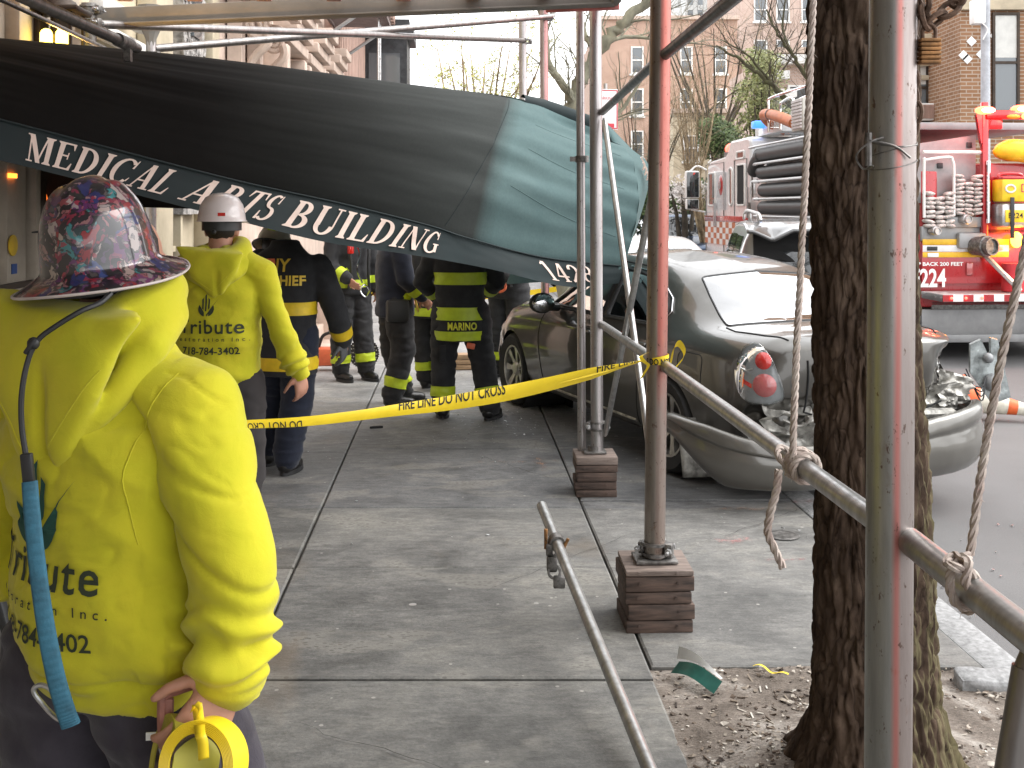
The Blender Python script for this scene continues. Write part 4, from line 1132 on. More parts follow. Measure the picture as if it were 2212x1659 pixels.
f3 = facade("brownstone_house", "fluted brownstone house front with a dark framed bay window at its far end", 19.2, 27.0, .25, 13, M['brownstone'])
mb = MB()
for i in range(18): wbox(mb, 19.6 + i * .3, .3, 4.5, .12, .14, 4.4, 0, .03)
att(mb, "fluting", M['brownstone'], f3)
mb = MB()
for k in range(4): wbox(mb, 22.3, .45 + .1 * k, 6.2 + .16 * k, 6.2, .5, .15, 0, .02)
for i in range(14): wbox(mb, 19.8 + i * .42, .9, 6.12, .2, .25, .22, 0, .02)
att(mb, "cornice", M['brownstone'], f3)
mb = MB(); wbox(mb, 26.0, .75, 3.6, 1.7, 1.1, 4.4); wbox(mb, 26.0, .8, 5.85, 1.9, 1.3, .25); wbox(mb, 26.0, .8, 6.05, 1.6, 1.1, .2); by = att(mb, "bay_window", M['darkmetal'], f3)
mb = MB(); c = wp(25.13, .78, 4.3); mb.box(c, (.72, .02, 2.1), ROTS); mb.box(wp(25.13, .78, 2.4), (.72, .02, 1.2), ROTS); att(mb, "pane", M['pane'], by)
mb = MB(); mb.box(wp(25.11, .78, 4.2), (.74, .03, .07), ROTS)
att(mb, "sash", M['darkmetal'], by)
M['brickred'] = brick("red_brick", (.36, .085, .055), (.42, .12, .08), (.36, .22, .18))
f4 = facade("low_brick_building", "low bright red brick building with a chimney beyond the bay window", 34, 52, .6, 5.75, M['brickred'], 12)
mb = MB(); wbox(mb, 36.2, -.4, 6.0, 1.0, 1.1, .9); att(mb, "chimney", M['brickred'], f4)
mb = MB(); wbox(mb, 43, .64, 5.8, 18.2, .2, .18); att(mb, "coping", M['whitestone'], f4)
f5 = facade("distant_house", "pale house front with cornice beyond the low brick building", 52, 66, .8, 7.0, M['whitestone'], 8)
mb = MB(); wbox(mb, 59, 1.0, 6.9, 14, .6, .4); att(mb, "cornice", M['whitestone'], f5)

# ---------------------------------------------------------------- buildings ahead and across the street
M['brickorange'] = brick("orange_brick", (.42, .235, .165), (.48, .285, .20), (.50, .43, .37))
M['brickpink'] = brick("pale_brick", (.50, .34, .27), (.56, .40, .32), (.56, .50, .46))
M['brickbrown'] = brick("tan_brick", (.23, .115, .055), (.30, .16, .085), (.40, .33, .26), bw=.27, bh=.088, ms=.013)
M['curtain'] = pm("tower_spandrel", (.50, .50, .48), .5, 0, .06, 2)
M['winwhite'] = pm("white_window_frame", (.75, .75, .73), .5, 0, .03)
def block(name, label, x0, x1, y, h, mat, dep=14, rows=(), cols=(), wd=1.0, ht=1.6, parapet=True):
    """a block whose front faces down the street towards the viewer"""
    t = thing(name, label, "building", ((x0 + x1) / 2, y, 0)); L = x1 - x0
    mb = MB(); mb.box((0, dep / 2, h / 2), (L, dep, h)); mb.build("wall", mat, t)
    if parapet: mb = MB(); mb.box((0, .0, h + .12), (L + .2, .5, .24)); mb.build("coping", M['pinkstone'], t)
    for z in rows:
        for x in cols:
            mb = MB(); xx = x - (x0 + x1) / 2
            for s in (-1, 1): mb.box((xx + s * (wd / 2 - .04), -.04, z), (.09, .12, ht))
            for s in (-1, 0, 1): mb.box((xx, -.035, z + s * (ht / 2 - .045)), (wd - .18, .1, .08))
            mb.box((xx, -.08, z - ht / 2 - .07), (wd + .2, .2, .12))
            f = mb.build("window_frame", M['winwhite'], t)
            mb = MB(); mb.box((xx, -.012, z), (wd - .1, .02, ht - .1)); mb.build("pane", M['pane'], f)
    return t
block("apartment_block", "red brick apartment block with white framed windows at the end of the street", 5.7, 14.5, 70, 13.9, M['brickorange'], 16, (3.2, 5.9, 8.6, 11.3), (8.05, 11.2, 13.4), .8, 1.75)
tw = block("tower_block", "tall pale tower of narrow glazed strips behind the bare branches", 17.2, 26, 108, 40, M['curtain'], 20, (), ())
for i in range(9):
    mb = MB(); mb.box((-3.9 + i * .98, -.03, 20), (.5, .08, 38)); f = mb.build("glazed_strip", M['pane'], tw)
    mb = MB()
    for k in range(22): mb.box((-3.9 + i * .98, -.05, 3 + k * 1.7), (.5, .1, .5))
    mb.build("spandrel", M['curtain'], f)
block("apartment_block", "pale orange brick apartment block rising behind the evergreen tree", 16.5, 25.5, 78, 24, M['brickpink'], 14, (4, 7, 10, 13, 16, 19), (17.8, 19.4, 21.2, 23, 24.6), .95, 1.7)
hs = block("trimmed_house", "tan brick house with white trim half hidden by the branching street tree", 11.6, 17.4, 48, 8.6, M['brickpink'], 10, (3.2, 6.4), (12.6, 14.4, 16.2), .9, 1.6)
mb = MB()
for i in range(5): mb.box((-2.9 + .9 * i * .35, -.4 + .0 * i, 7.6 - i * .8), (1.0, .4, .35))
mb.box((0, -.2, 8.3), (5.8, .5, .4)); mb.box((0, -.15, 4.85), (5.8, .4, .25)); mb.build("white_trim", M['winwhite'], hs)
block("rear_block", "cream apartment block glimpsed low behind the broom like shrubs", 9.2, 16.5, 62, 7.2, M['limestone'], 8, (2.6, 5.2), (10.2, 11.7, 13.2, 14.7), .9, 1.5)

# tan brick building on the right with diamond tiles, stone bands, AC unit
rb_ = thing("tan_brick_building", "tan brick building with white diamond tiles and an air conditioner across the street", "building", (10.3, 25, 0))
mb = MB(); mb.box((6.05, 3, 8), (12.1, 6, 16)); mb.build("wall", M['brickbrown'], rb_)
mb = MB(); mb.box((-.45, 4.0, 8), (.9, 4, 16)); mb.build("recessed_wall", M['brickbrown'], rb_)
mb = MB(); mb.box((1.6, -.06, 6.75), (3.2, .16, .9), None, 0, .02); mb.build("stone_band", M['limestone'], rb_)
mb = MB(); mb.box((-.45, 1.92, 5.35), (.9, .3, .16), None, 0, .02); mb.box((-.45, 1.88, 5.62), (.9, .2, .3), None, 0, .02); mb.box((-.45, 1.86, 5.95), (.9, .4, .18), None, 0, .02); mb.box((-.45, 1.94, 4.99), (.9, .14, .12), None, 0, .01)
mb.build("stone_band", M['limestone'], rb_)
def tile(x, y, z, s):
    mb = MB(); mb.box((0, 0, 0), (s, .02, s), (0, R(45), 0), 0, .004); o = mb.build("diamond_tile", M['winwhite'], rb_); o.location = (x, y, z); return o
for u, v in ((2118, 40), (2097, 90), (2118, 118), (2088, 128), (2080, 120), (2147, 78)):
    p = spot(u, v, 25) - Vector((10.3, 25, 0)); tile(p.x, -.012, p.z, .17)
for u, v in ((2007, 148), (2022, 145)):
    p = spot(u, v, 27) - Vector((10.3, 25, 0)); tile(p.x, 1.988, p.z, .17)
def bwin(x, y, z, wd, ht, dark=False):
    mb = MB()
    for s in (-1, 1): mb.box((x + s * (wd / 2 - .03), y - .02, z), (.06, .08, ht))
    for s in (-1, 0, 1): mb.box((x, y - .02, z + s * (ht / 2 - .03)), (wd - .12, .07, .06))
    mb.box((x, y - .06, z - ht / 2 - .08), (wd + .3, .2, .14), None, 1)
    f = mb.build("window_frame", [M['bronze'], M['limestone']], rb_)
    mb = MB(); mb.box((x, y - .012, z), (wd - .1, .02, ht - .08)); mb.build("pane", M['pane'], f)
    mb = MB(); mb.box((x, y - .016, z + ht * .26), (wd - .12, .02, ht * .42)); mb.build("blind", M['blind'], f); return f
wf = bwin(-.32, 1.98, 4.75, .66, 1.6)
bwin(1.02, -.02, 5.1, .62, 2.3); bwin(4.0, -.02, 4.6, .7, 1.9); 
mb = MB(); mb.box((-.28, 1.8, 4.12), (.62, .45, .42), None, 0, .03); ac = mb.build("air_conditioner", M['white'], rb_)
mb = MB(); mb.box((-.2, 1.56, 4.12), (.4, .02, .34))
for k in range(9): mb.box((-.2, 1.545, 3.97 + k * .036), (.4, .02, .012))
mb.build("grille", M['brownstone'], ac)
mb = MB()
for i in range(9): mb.box((-.95 + i * .11, 1.97, 5.72), (.08, .04, .3))
mb.build("soldier_course", M['brickpink'], rb_)
mb = MB(); mb.box((.85, -.04, 2.55), (.4, .06, .3)); mb.build("vent", M['bronze'], rb_)

# street lamp post with a box, parking signs
t = thing("lamp_post", "pale grey lamp post with a white box, in front of the tan brick building", "lamp post", (9.57, 22, 0)); mb = MB()
mb.cyl((0, 0, 0), (0, 0, 9), .095, .085, 20); mb.build("pole", pm("pale_grey_paint", (.40, .42, .45), .5), t)
mb = MB(); mb.box((-.16, 0, 5.72), (.26, .24, .5), None, 0, .04); mb.sph((-.16, -.02, 6.1), (.09, .09, .12)); mb.tube(catmull([(-.12, -.1, 5.5), (-.02, -.14, 5.35), (-.1, -.12, 5.15)], 6), .012, 6); mb.build("junction_box", M['white'], t)
M['signwhite'] = pm("sign_white", (.75, .72, .72), .5, 0, .04); M['signred'] = pm("sign_red", (.55, .04, .06), .5)
t = thing("parking_sign", "white parking sign with red border beyond the paired posts", "sign", (1.16, 13.5, 0), .25); mb = MB()
mb.cyl((0, 0, 0), (0, 0, 3.3), .025, n=10); mb.build("pole", M['zinc'], t)
mb = MB(); mb.box((0, -.03, 2.98), (.30, .006, .50), None, 0, .002); sg = mb.build("plate", M['signwhite'], t)
mb = MB()
for s in (-1, 1): mb.box((s * .14, -.0355, 2.98), (.012, .003, .48)); mb.box((0, -.0355, 2.98 + s * .235), (.268, .003, .012))
mb.box((0, -.0355, 2.78), (.2, .003, .05)); mb.build("border", M['signred'], sg)
bm = flat_text("PARKING", .055, .9); me = wrap(bm, lambda x, y: Vector((x, -.037, 3.1 + y))); link("lettering", me, M['signred'], sg, False)

# ---------------------------------------------------------------- trees
M['bark'] = None
def mat_bark():
    m, t, b = nodes("bark"); vec = mapping(t, (1, 1, .28)); v = t.nodes.new("ShaderNodeTexVoronoi"); v.inputs["Scale"].default_value = 13
    v.feature = 'DISTANCE_TO_EDGE'
    wv = t.nodes.new("ShaderNodeVectorMath"); wv.operation = 'ADD'; t.links.new(vec, wv.inputs[0])
    nn = t.nodes.new("ShaderNodeTexNoise"); nn.inputs["Scale"].default_value = 9; t.links.new(vec, nn.inputs["Vector"])
    sc_ = t.nodes.new("ShaderNodeVectorMath"); sc_.operation = 'SCALE'; sc_.inputs["Scale"].default_value = .3; t.links.new(nn.outputs["Color"], sc_.inputs[0]); t.links.new(sc_.outputs[0], wv.inputs[1])
    t.links.new(wv.outputs[0], v.inputs["Vector"])
    n = noise_n(t, mapping(t, (1, 1, .55)), 11, 9, .68, .4)
    pl = t.nodes.new("ShaderNodeTexVoronoi"); pl.inputs["Scale"].default_value = 30; t.links.new(mapping(t, (1, 1, .3)), pl.inputs["Vector"])
    c = ramp(t, n, [(.3, (.030, .020, .015)), (.55, (.075, .052, .038)), (.78, (.15, .11, .082))])
    c = mix(t, .5, c, ramp(t, pl.outputs["Color"], [(0, (.6, .55, .52)), (1, (1.25, 1.2, 1.15))]), 'MULTIPLY')
    c = mix(t, ramp(t, v.outputs["Distance"], [(.0, (.6,) * 3), (.05, (0,) * 3)]), c, (.014, .009, .007))
    # moss on the kerb side and toward the foot
    tc = t.nodes.new("ShaderNodeTexCoord"); s = t.nodes.new("ShaderNodeSeparateXYZ"); t.links.new(tc.outputs["Normal"], s.inputs[0])
    s2 = t.nodes.new("ShaderNodeSeparateXYZ"); t.links.new(tc.outputs["Object"], s2.inputs[0])
    mo = mathn(t, 'ADD', mathn(t, 'MULTIPLY', s.outputs[0], .55), mathn(t, 'MULTIPLY', noise_n(t, mapping(t), 7, 6, .7), .55))
    mo = mathn(t, 'SUBTRACT', mo, mathn(t, 'MULTIPLY', s2.outputs[2], .16))
    c = mix(t, ramp(t, mo, [(.36, (0,) * 3), (.62, (.5,) * 3)]), c, (.125, .115, .055))
    t.links.new(c, b.inputs["Base Color"]); b.inputs["Roughness"].default_value = .95; b.inputs["Specular IOR Level"].default_value = .15
    p = bump(t, b, ramp(t, v.outputs["Distance"], [(0, (0,) * 3), (.2, (1,) * 3)]), .35, .012); bump(t, b, n, .7, .010, p); return m
M['bark'] = mat_bark()
# the street tree in front: furrowed trunk, root flare, limbs above the picture
tr = thing("street_tree", "big dark furrowed street tree trunk with mossy foot in the earth pit", "tree", TREE)
axis = catmull([(.0, 0, -.1), (.0, 0, .02), (.0, 0, .14), (-.002, 0, .3), (-.005, 0, .5), (-.012, 0, 1.0), (-.03, 0, 1.5), (-.035, .0, 2.0), (-.02, .02, 2.6), (-.03, .05, 3.6), (.03, .1, 4.6)], 30)
NA = 180
def trunk_pt(i, j):
    c = axis[i]; z = c.z; a = 2 * math.pi * j / NA
    r = .166 + .008 * math.sin(z * 3) + .12 * math.exp(-max(0, z + .05) / .16) + .02 * math.exp(-max(0, z) / .5)
    r *= 1 + .03 * math.sin(a * 2 + z) + .02 * math.sin(a * 3 + 2 + z * 1.5)
    flare = math.exp(-max(0, z) / .13); r += flare * .10 * max(0, math.cos(a * 2.5 + .9))
    u_ = Vector((math.cos(a) * 2.5, math.sin(a) * 2.5, z * 3.2))
    w_ = u_ + Vector((.35 * noise.noise(u_ * 1.7), .35 * noise.noise(u_ * 1.7 + Vector((9, 0, 0))), 0))
    pl = abs(noise.noise(w_ * 2.2)); pl2 = abs(noise.noise(w_ * 4.6 + Vector((3, 3, 3))))
    h = .019 * min(1, pl * 3.6) ** .8 + .008 * min(1, pl2 * 3.0) + .006 * abs(noise.noise(Vector((u_.x * 3, u_.y * 3, z * 11)))) + .004 * noise.noise(u_ * 9)
    return c + Vector((math.cos(a), math.sin(a), 0)) * (r - .032 + h)
mb = MB(); n = len(axis)
# finer rings low down where the picture shows the bark
vs = [trunk_pt(i, j) for i in range(n) for j in range(NA)]
fs = [(i * NA + j, i * NA + (j + 1) % NA, (i + 1) * NA + (j + 1) % NA, (i + 1) * NA + j) for i in range(n - 1) for j in range(NA)]
mb.add(vs, fs); mb.build("trunk", M['bark'], tr, angle=180)
def grow(mb, mt, p, d, r, L, lev, rr, bend=.25, up=.08, leaf=None, sub=(2, 4), ns=5, rmin=.004, spread=(.5, 1.1)):
    """recursive branching; tubes go to mb, leaves to leaf callback"""
    pts = [p.copy()]; rad = [r]; k = ns
    for i in range(k):
        d = (d + Vector((rr.uniform(-1, 1), rr.uniform(-1, 1), rr.uniform(-1, 1))) * bend + Vector((0, 0, up))).normalized()
        p = p + d * L / k; pts.append(p.copy()); rad.append(max(rmin * .6, r * (1 - .6 * (i + 1) / k)))
    mb.tube(pts, rad, 6 if r > .03 else (4 if r > .012 else 3), cap=False)
    if leaf and lev <= 1:
        for q in pts[1:]: leaf(q, d)
    if lev <= 0: return
    for _ in range(rr.randint(*sub)):
        i = rr.randint(1, k); q = pts[i]
        a = Vector((rr.uniform(-1, 1), rr.uniform(-1, 1), rr.uniform(-.6, 1))).normalized()
        nd = (d + a * rr.uniform(*spread)).normalized()
        grow(mb, mt, q, nd, max(rmin, rad[i] * rr.uniform(.5, .75)), L * rr.uniform(.5, .8), lev - 1, rr, bend, up, leaf, sub, ns, rmin, spread)
mb = MB(); rr = random.Random(21)
for a in range(4):
    grow(mb, mb, TREE * 0 + Vector((.02, .08, 4.4)), Vector((math.cos(a * 1.6), math.sin(a * 1.6), 1.1)).normalized(), .09, 3.2, 3, rr)
mb.build("crown", M['bark'], tr, angle=180)

M['plane_bark'] = pm("plane_tree_bark", (.25, .24, .17), .9, 0, .3, 8, 30, .5, .01, stretch=(1, 1, .4), col2=(.12, .12, .09))
M['twig_dark'] = pm("dark_twigs", (.09, .075, .055), .9, 0, .3, 8)
M['twig_tan'] = pm("tan_twigs", (.30, .23, .14), .9, 0, .3, 8)
M['mossbark'] = pm("mossy_bark", (.095, .10, .045), .9, 0, .3, 8, 40, .4, col2=(.05, .04, .03))
def leafmat(name, c1, c2):
    m, t, b = nodes(name); g = t.nodes.new("ShaderNodeNewGeometry")
    t.links.new(ramp(t, g.outputs["Random Per Island"], [(0, c2), (1, c1)]), b.inputs["Base Color"]); b.inputs["Roughness"].default_value = .7; return m
M['bud'] = leafmat("spring_buds", (.44, .42, .13), (.26, .28, .08)); M['needle'] = leafmat("evergreen_leaves", (.38, .39, .16), (.16, .19, .075)); M['hedge'] = leafmat("hedge_leaves", (.13, .19, .06), (.03, .05, .02)); M['blossom'] = leafmat("white_blossom", (.75, .72, .70), (.5, .45, .42))
def leaflet(mb, c, s, rr):
    a = Vector((rr.uniform(-1, 1), rr.uniform(-1, 1), rr.uniform(-1, 1))).normalized(); b2 = a.orthogonal().normalized(); cc = Vector(c)
    mb.add([cc - a * s, cc + b2 * s * .5, cc + a * s, cc - b2 * s * .5], [(0, 1, 2, 3)])
def bare_tree(name, label, base, limbs, mat, tmat, seed, lev=2, twigL=.9, twr=.014, every=2, buds=None, bn=2, bs=.03, group=None, up=.05, sub=(2, 4), bend=.28):
    rr = random.Random(seed); base = Vector(base); t = thing(name, label, "tree", base, 0, group)
    mb = MB(); tw_ = MB(); lf = MB()
    def leaf(q, d):
        for _ in range(bn):
            if rr.random() < .8: leaflet(lf, q + Vector((rr.uniform(-.06, .06), rr.uniform(-.06, .06), rr.uniform(-.06, .06))), bs * rr.uniform(.6, 1.3), rr)
    for pts, r0, r1 in limbs:
        P = catmull([Vector(p) - base for p in pts], 6); n = len(P)
        P = [p + Vector((rr.uniform(-1, 1), rr.uniform(-1, 1), rr.uniform(-1, 1))) * r0 * .25 for p in P]
        mb.tube(P, [lerp(r0, r1, i / (n - 1)) for i in range(n)], 8)
        for i in range(max(1, n // 4), n, every):
            d0 = (P[min(i + 1, n - 1)] - P[i - 1]).normalized()
            a = Vector((rr.uniform(-1, 1), rr.uniform(-1, 1), rr.uniform(-.5, 1))).normalized()
            grow(tw_, tw_, P[i], (d0 + a).normalized(), min(twr * 1.6, lerp(r0, r1, i / (n - 1)) * .6), twigL * rr.uniform(.7, 1.3), lev, rr, bend, up, leaf if buds else None, sub, 4, .004)
    mb.build("trunk", mat, t, angle=180); tw_.build("crown", tmat, t, angle=180)
    if buds and lf.v: lf.build("buds", buds, t, smooth=False)
    return t
Y = 15
bare_tree("plane_tree", "olive grey plane tree with a forked trunk against the sky beyond the awning", (.72, Y, 0),
    [([(.74, Y, 0), (.72, Y, 1.5), spot(1214, 285, Y), spot(1236, 225, Y), spot(1262, 160, Y), spot(1310, 85, Y), spot(1350, 45, Y), spot(1420, -20, Y), spot(1470, -120, Y)], .125, .06),
     ([spot(1236, 225, Y), spot(1215, 180, Y - .3), spot(1185, 140, Y - .4), spot(1176, 60, Y - .5), spot(1150, -40, Y - .6)], .065, .035),
     ([spot(1214, 275, Y), spot(1250, 262, Y + .3), spot(1310, 268, Y + .4), spot(1345, 235, Y + .5), spot(1395, 155, Y + .5)], .05, .02),
     ([spot(1300, 100, Y), spot(1350, 80, Y + .4), spot(1420, 85, Y + .5), spot(1460, 100, Y + .6)], .035, .015),
     ([spot(1290, 115, Y), spot(1262, 70, Y + .2), spot(1250, -20, Y + .2)], .05, .03)], M['plane_bark'], M['plane_bark'], 4, 2, .8, .012, 3)
Y = 42
rr = random.Random(8); L = []
for k in range(14):
    u = 930 + k * 19; L.append(([spot(1050, 330, Y), spot(lerp(1040, u, .6), 240, Y + rr.uniform(-1, 1)), spot(u + rr.uniform(-14, 14), rr.uniform(85, 190), Y + rr.uniform(-2, 2))], .09, .02))
bare_tree("budding_tree", "pale budding tree with yellowish sprigs in the middle distance left of the red posts", (-.95, Y, 0), L + [([(-.95, Y, 0), (-.95, Y, 2.2), spot(1050, 330, Y)], .16, .1)], M['twig_tan'], M['twig_tan'], 6, 2, 1.1, .014, 3, M['bud'], 2, .055)
Y = 35
bare_tree("mossy_street_tree", "dark mossy limbed street tree across the road above the fire engine", (12.3, Y, 0),
    [([(12.3, Y, -.1), (12.25, Y, 1.8), (12.1, Y, 3.4), (12, Y, 6), (11.8, Y, 9)], .26, .13), ([(12.15, Y, 2.6), spot(1860, 318, Y), spot(1750, 262, Y), spot(1700, 215, Y), spot(1655, 175, Y), spot(1600, 130, Y), spot(1545, 100, Y)], .16, .03),
     ([spot(1700, 215, Y), spot(1650, 160, Y), spot(1612, 118, Y), spot(1555, 85, Y)], .06, .02), ([(12.05, Y, 4), spot(1800, 230, Y - .5), spot(1740, 165, Y - .6), spot(1712, 120, Y - .6), spot(1680, 75, Y - .6), spot(1655, 20, Y - .5)], .11, .03),
     ([spot(1735, 160, Y - .6), spot(1750, 90, Y - .6), spot(1765, 20, Y - .6)], .04, .02), ([spot(1712, 120, Y - .6), spot(1690, 60, Y), spot(1700, -30, Y)], .05, .02), ([spot(1660, 178, Y), spot(1600, 190, Y + 1), spot(1530, 240, Y + 1), spot(1500, 262, Y + 1)], .03, .012)],
    M['mossbark'], M['twig_dark'], 12, 2, 1.5, .013, 2, None)
rr = random.Random(31); L = []
for k in range(22):
    a = rr.uniform(-1, 1); u = 1505 + a * 55; L.append(([(5.0 + rr.uniform(-.15, .15), 27, 0), spot(1500 + a * 14, 400, 27 + rr.uniform(-.3, .3)), spot(1503 + a * 32, 310, 27 + rr.uniform(-.6, .6)), spot(u, rr.uniform(150, 230), 27 + rr.uniform(-1, 1))], .022, .006))
bare_tree("shrub", "tall tan multi stemmed bare shrub left of the fire engine cab", (5.0, 27, 0), L, M['twig_tan'], M['twig_tan'], 14, 1, .7, .007, 3)
rr = random.Random(33); L = []
for k in range(16):
    a = rr.uniform(-1, 1); L.append(([(4.1, 36, 0), spot(1400 + a * 60, 330, 36), spot(1410 + a * 95, rr.uniform(210, 280), 36 + rr.uniform(-1, 1))], .035, .008))
bare_tree("shrub", "grey bare thicket in front of the red brick apartment block", (4.4, 36, 0), L, M['twig_dark'], M['twig_tan'], 15, 2, 1.0, .008, 3)
rr = random.Random(77); L = []
for k in range(15):
    u = 1395 + k * 26 + rr.uniform(-12, 12); L.append(([spot(1545, 330, 47 + rr.uniform(-.5, .5)), spot(lerp(1545, u, .5), 215 + rr.uniform(-25, 25), 47 + rr.uniform(-1, 1)), spot(u, rr.uniform(-20, 130), 47 + rr.uniform(-2, 2))], .085, .016))
bare_tree("bare_tree", "wide bare grey tree spread before the red brick and tower blocks", (8.8, 47, 0), L + [([(8.8, 47, 0), (8.8, 47, 2.2), spot(1545, 330, 47)], .2, .12)], M['twig_dark'], M['twig_tan'], 41, 2, 1.5, .013, 2)
def leafy(name, label, base, blobs, mat, seed, n, s, trunk=True, group=None, cat="tree", tm='twig_dark'):
    rr = random.Random(seed); base = Vector(base); t = thing(name, label, cat, base, 0, group); mb = MB(); mt = MB()
    tot = sum(b2[1] ** 2 for b2 in blobs)
    for c, r in blobs:
        c = Vector(c) - base
        for _ in range(int(n * r * r / tot)):
            d = Vector((rr.gauss(0, 1), rr.gauss(0, 1), rr.gauss(0, 1))).normalized() * r * rr.uniform(.35, 1.0) ** .6
            if fbm(c + d, 1.4 / max(.4, r), 2) > .22: continue
            leaflet(mb, c + d, s * rr.uniform(.6, 1.5), rr)
        mt.tube([Vector((0, 0, 0)) + Vector((c.x * .2, c.y * .2, 0)), c * .6 + Vector((0, 0, .2)), c], [.09, .05, .015], 5)
    mt.build("trunk", M[tm], t); mb.build("crown", mat, t, smooth=False); return t
Y = 36; rr = random.Random(2); bl = []
for k in range(26):
    z = rr.uniform(0, 1); u = 1645 + rr.uniform(-1, 1) * (75 * (1 - z * .75)); bl.append((spot(u, 345 - z * 225, Y + rr.uniform(-1, 1)), rr.uniform(.28, .62)))
leafy("evergreen_tree", "olive green evergreen tree rising behind the fire engine cab", (8.3, Y, 0), bl, M['needle'], 5, 7000, .06)
bl = [(spot(1440 + rr.uniform(-1, 1) * 70, 430 + rr.uniform(-25, 40), 31 + rr.uniform(-1, 1)), rr.uniform(.35, .6)) for k in range(16)]
leafy("hedge", "dark green hedge beside the parked cars beyond the awning nose", (4.6, 31, 0), bl, M['hedge'], 6, 9000, .06, cat="hedge")
bl = [(spot(1478 + rr.uniform(-1, 1) * 40, 415 + rr.uniform(-25, 30), 28 + rr.uniform(-1, 1)), rr.uniform(.2, .4)) for k in range(8)]
leafy("blossom_bush", "small bush with white blossom left of the fire engine mirrors", (4.5, 28, 0), bl, M['blossom'], 7, 1500, .045, cat="bush")
bl = [(spot(1560 + rr.uniform(-1, 1) * 30, 300 + rr.uniform(-30, 30), 33 + rr.uniform(-1, 1)), rr.uniform(.3, .5)) for k in range(9)]
leafy("dark_bush", "dark leafy bush at the back of the fire engine cab roof", (6.6, 33, 0), bl, M['hedge'], 8, 4500, .06, cat="bush")
# ---------------------------------------------------------------- cars
def car_paint(name, col, flake=.6, rough=.32):
    m, t, b = nodes(name); vec = mapping(t); n = noise_n(t, vec, 3, 5)
    d = noise_n(t, mapping(t, (1, 1, .5)), 18, 5, .7)
    c = ramp(t, n, [(.3, tuple(x * .88 for x in col)), (.7, col)])
    c = mix(t, ramp(t, d, [(.5, (0,) * 3), (.8, (.07,) * 3)]), c, (.28, .26, .23))     # road dust
    t.links.new(c, b.inputs["Base Color"]); b.inputs["Metallic"].default_value = flake
    t.links.new(ramp(t, d, [(.4, (rough - .03,) * 3), (.75, (rough + .05,) * 3)]), b.inputs["Roughness"])
    b.inputs["Coat Weight"].default_value = .8; b.inputs["Coat Roughness"].default_value = .05
    bump(t, b, noise_n(t, vec, 2.2, 2), .015, .02); return m
def clear_glass(name, tint=(.55, .62, .60), refl=1.0):
    m, t, b = nodes(name); t.nodes.remove(b); o = t.nodes["Material Output"]
    tr = t.nodes.new("ShaderNodeBsdfTransparent"); tr.inputs[0].default_value = (*tint, 1)
    gl = t.nodes.new("ShaderNodeBsdfGlossy"); gl.inputs["Roughness"].default_value = .02; gl.inputs[0].default_value = (1, 1, 1, 1)
    fr = t.nodes.new("ShaderNodeFresnel"); fr.inputs[0].default_value = 1.55
    mx = t.nodes.new("ShaderNodeMixShader"); t.links.new(mathn(t, 'MULTIPLY', fr.outputs[0], refl), mx.inputs[0])
    t.links.new(tr.outputs[0], mx.inputs[1]); t.links.new(gl.outputs[0], mx.inputs[2]); t.links.new(mx.outputs[0], o.inputs[0]); return m
M['sedanpaint'] = car_paint("grey_beige_metallic", (.080, .075, .066)); M['suvpaint'] = car_paint("dark_grey_metallic", (.12, .12, .12)); M['whitepaint'] = car_paint("white_car_paint", (.72, .72, .72), .1)
M['bluepaint'] = car_paint("dark_blue_paint", (.05, .08, .14)); M['silverpaint'] = car_paint("silver_paint", (.5, .51, .52))
M['bumperpaint'] = car_paint('faded_bumper_paint', (.125, .118, .104), .5, .4); M['carglass'] = clear_glass("car_glass"); M['rearglass'] = clear_glass("rear_glass", (.34, .40, .40), 3.6)
M['autoglass'] = glass_dark("dark_car_glass", (.02, .024, .026), .04)
M['seat'] = pm("grey_seat_cloth", (.10, .105, .10), .9); M['liner'] = pm("wheel_liner", (.012, .012, .012), .95)
M['alloy'] = pm("alloy_wheel", (.45, .44, .42), .35, .8, .15, 12); M['redlens'] = pm("red_lens", (.55, .02, .015), .12, 0, .05, coat=1); M['pinklens'] = pm("pink_lens", (.45, .10, .10), .12, 0, .1, coat=1)
M['lampchrome'] = pm("lamp_reflector", (.24, .245, .25), .42, .25, .08, 20, 30, .3, .01)
M['lampclear'] = clear_glass("lamp_cover", (.9, .92, .92), .8)
M['baremetal'] = pm("torn_bare_metal", (.40, .385, .35), .4, .5, .3, 14, 50, .5, .004)

def cr1(xs, ys, x):
    """monotone-ish cubic through control values"""
    xs = list(xs); n = len(xs)
    if x <= xs[0]: return ys[0]
    if x >= xs[-1]: return ys[-1]
    i = max(k for k in range(n) if xs[k] <= x); i = min(i, n - 2); h = xs[i + 1] - xs[i]; t_ = (x - xs[i]) / h
    def sl(k):
        if k <= 0 or k >= n - 1: return (ys[min(k + 1, n - 1)] - ys[max(k - 1, 0)]) / max(1e-6, xs[min(k + 1, n - 1)] - xs[max(k - 1, 0)])
        a = (ys[k] - ys[k - 1]) / (xs[k] - xs[k - 1]); b2 = (ys[k + 1] - ys[k]) / (xs[k + 1] - xs[k])
        return 0 if a * b2 <= 0 else 2 * a * b2 / (a + b2)
    m0, m1 = sl(i) * h, sl(i + 1) * h
    return (2 * t_ ** 3 - 3 * t_ ** 2 + 1) * ys[i] + (t_ ** 3 - 2 * t_ ** 2 + t_) * m0 + (-2 * t_ ** 3 + 3 * t_ ** 2) * ys[i + 1] + (t_ ** 3 - t_ ** 2) * m1
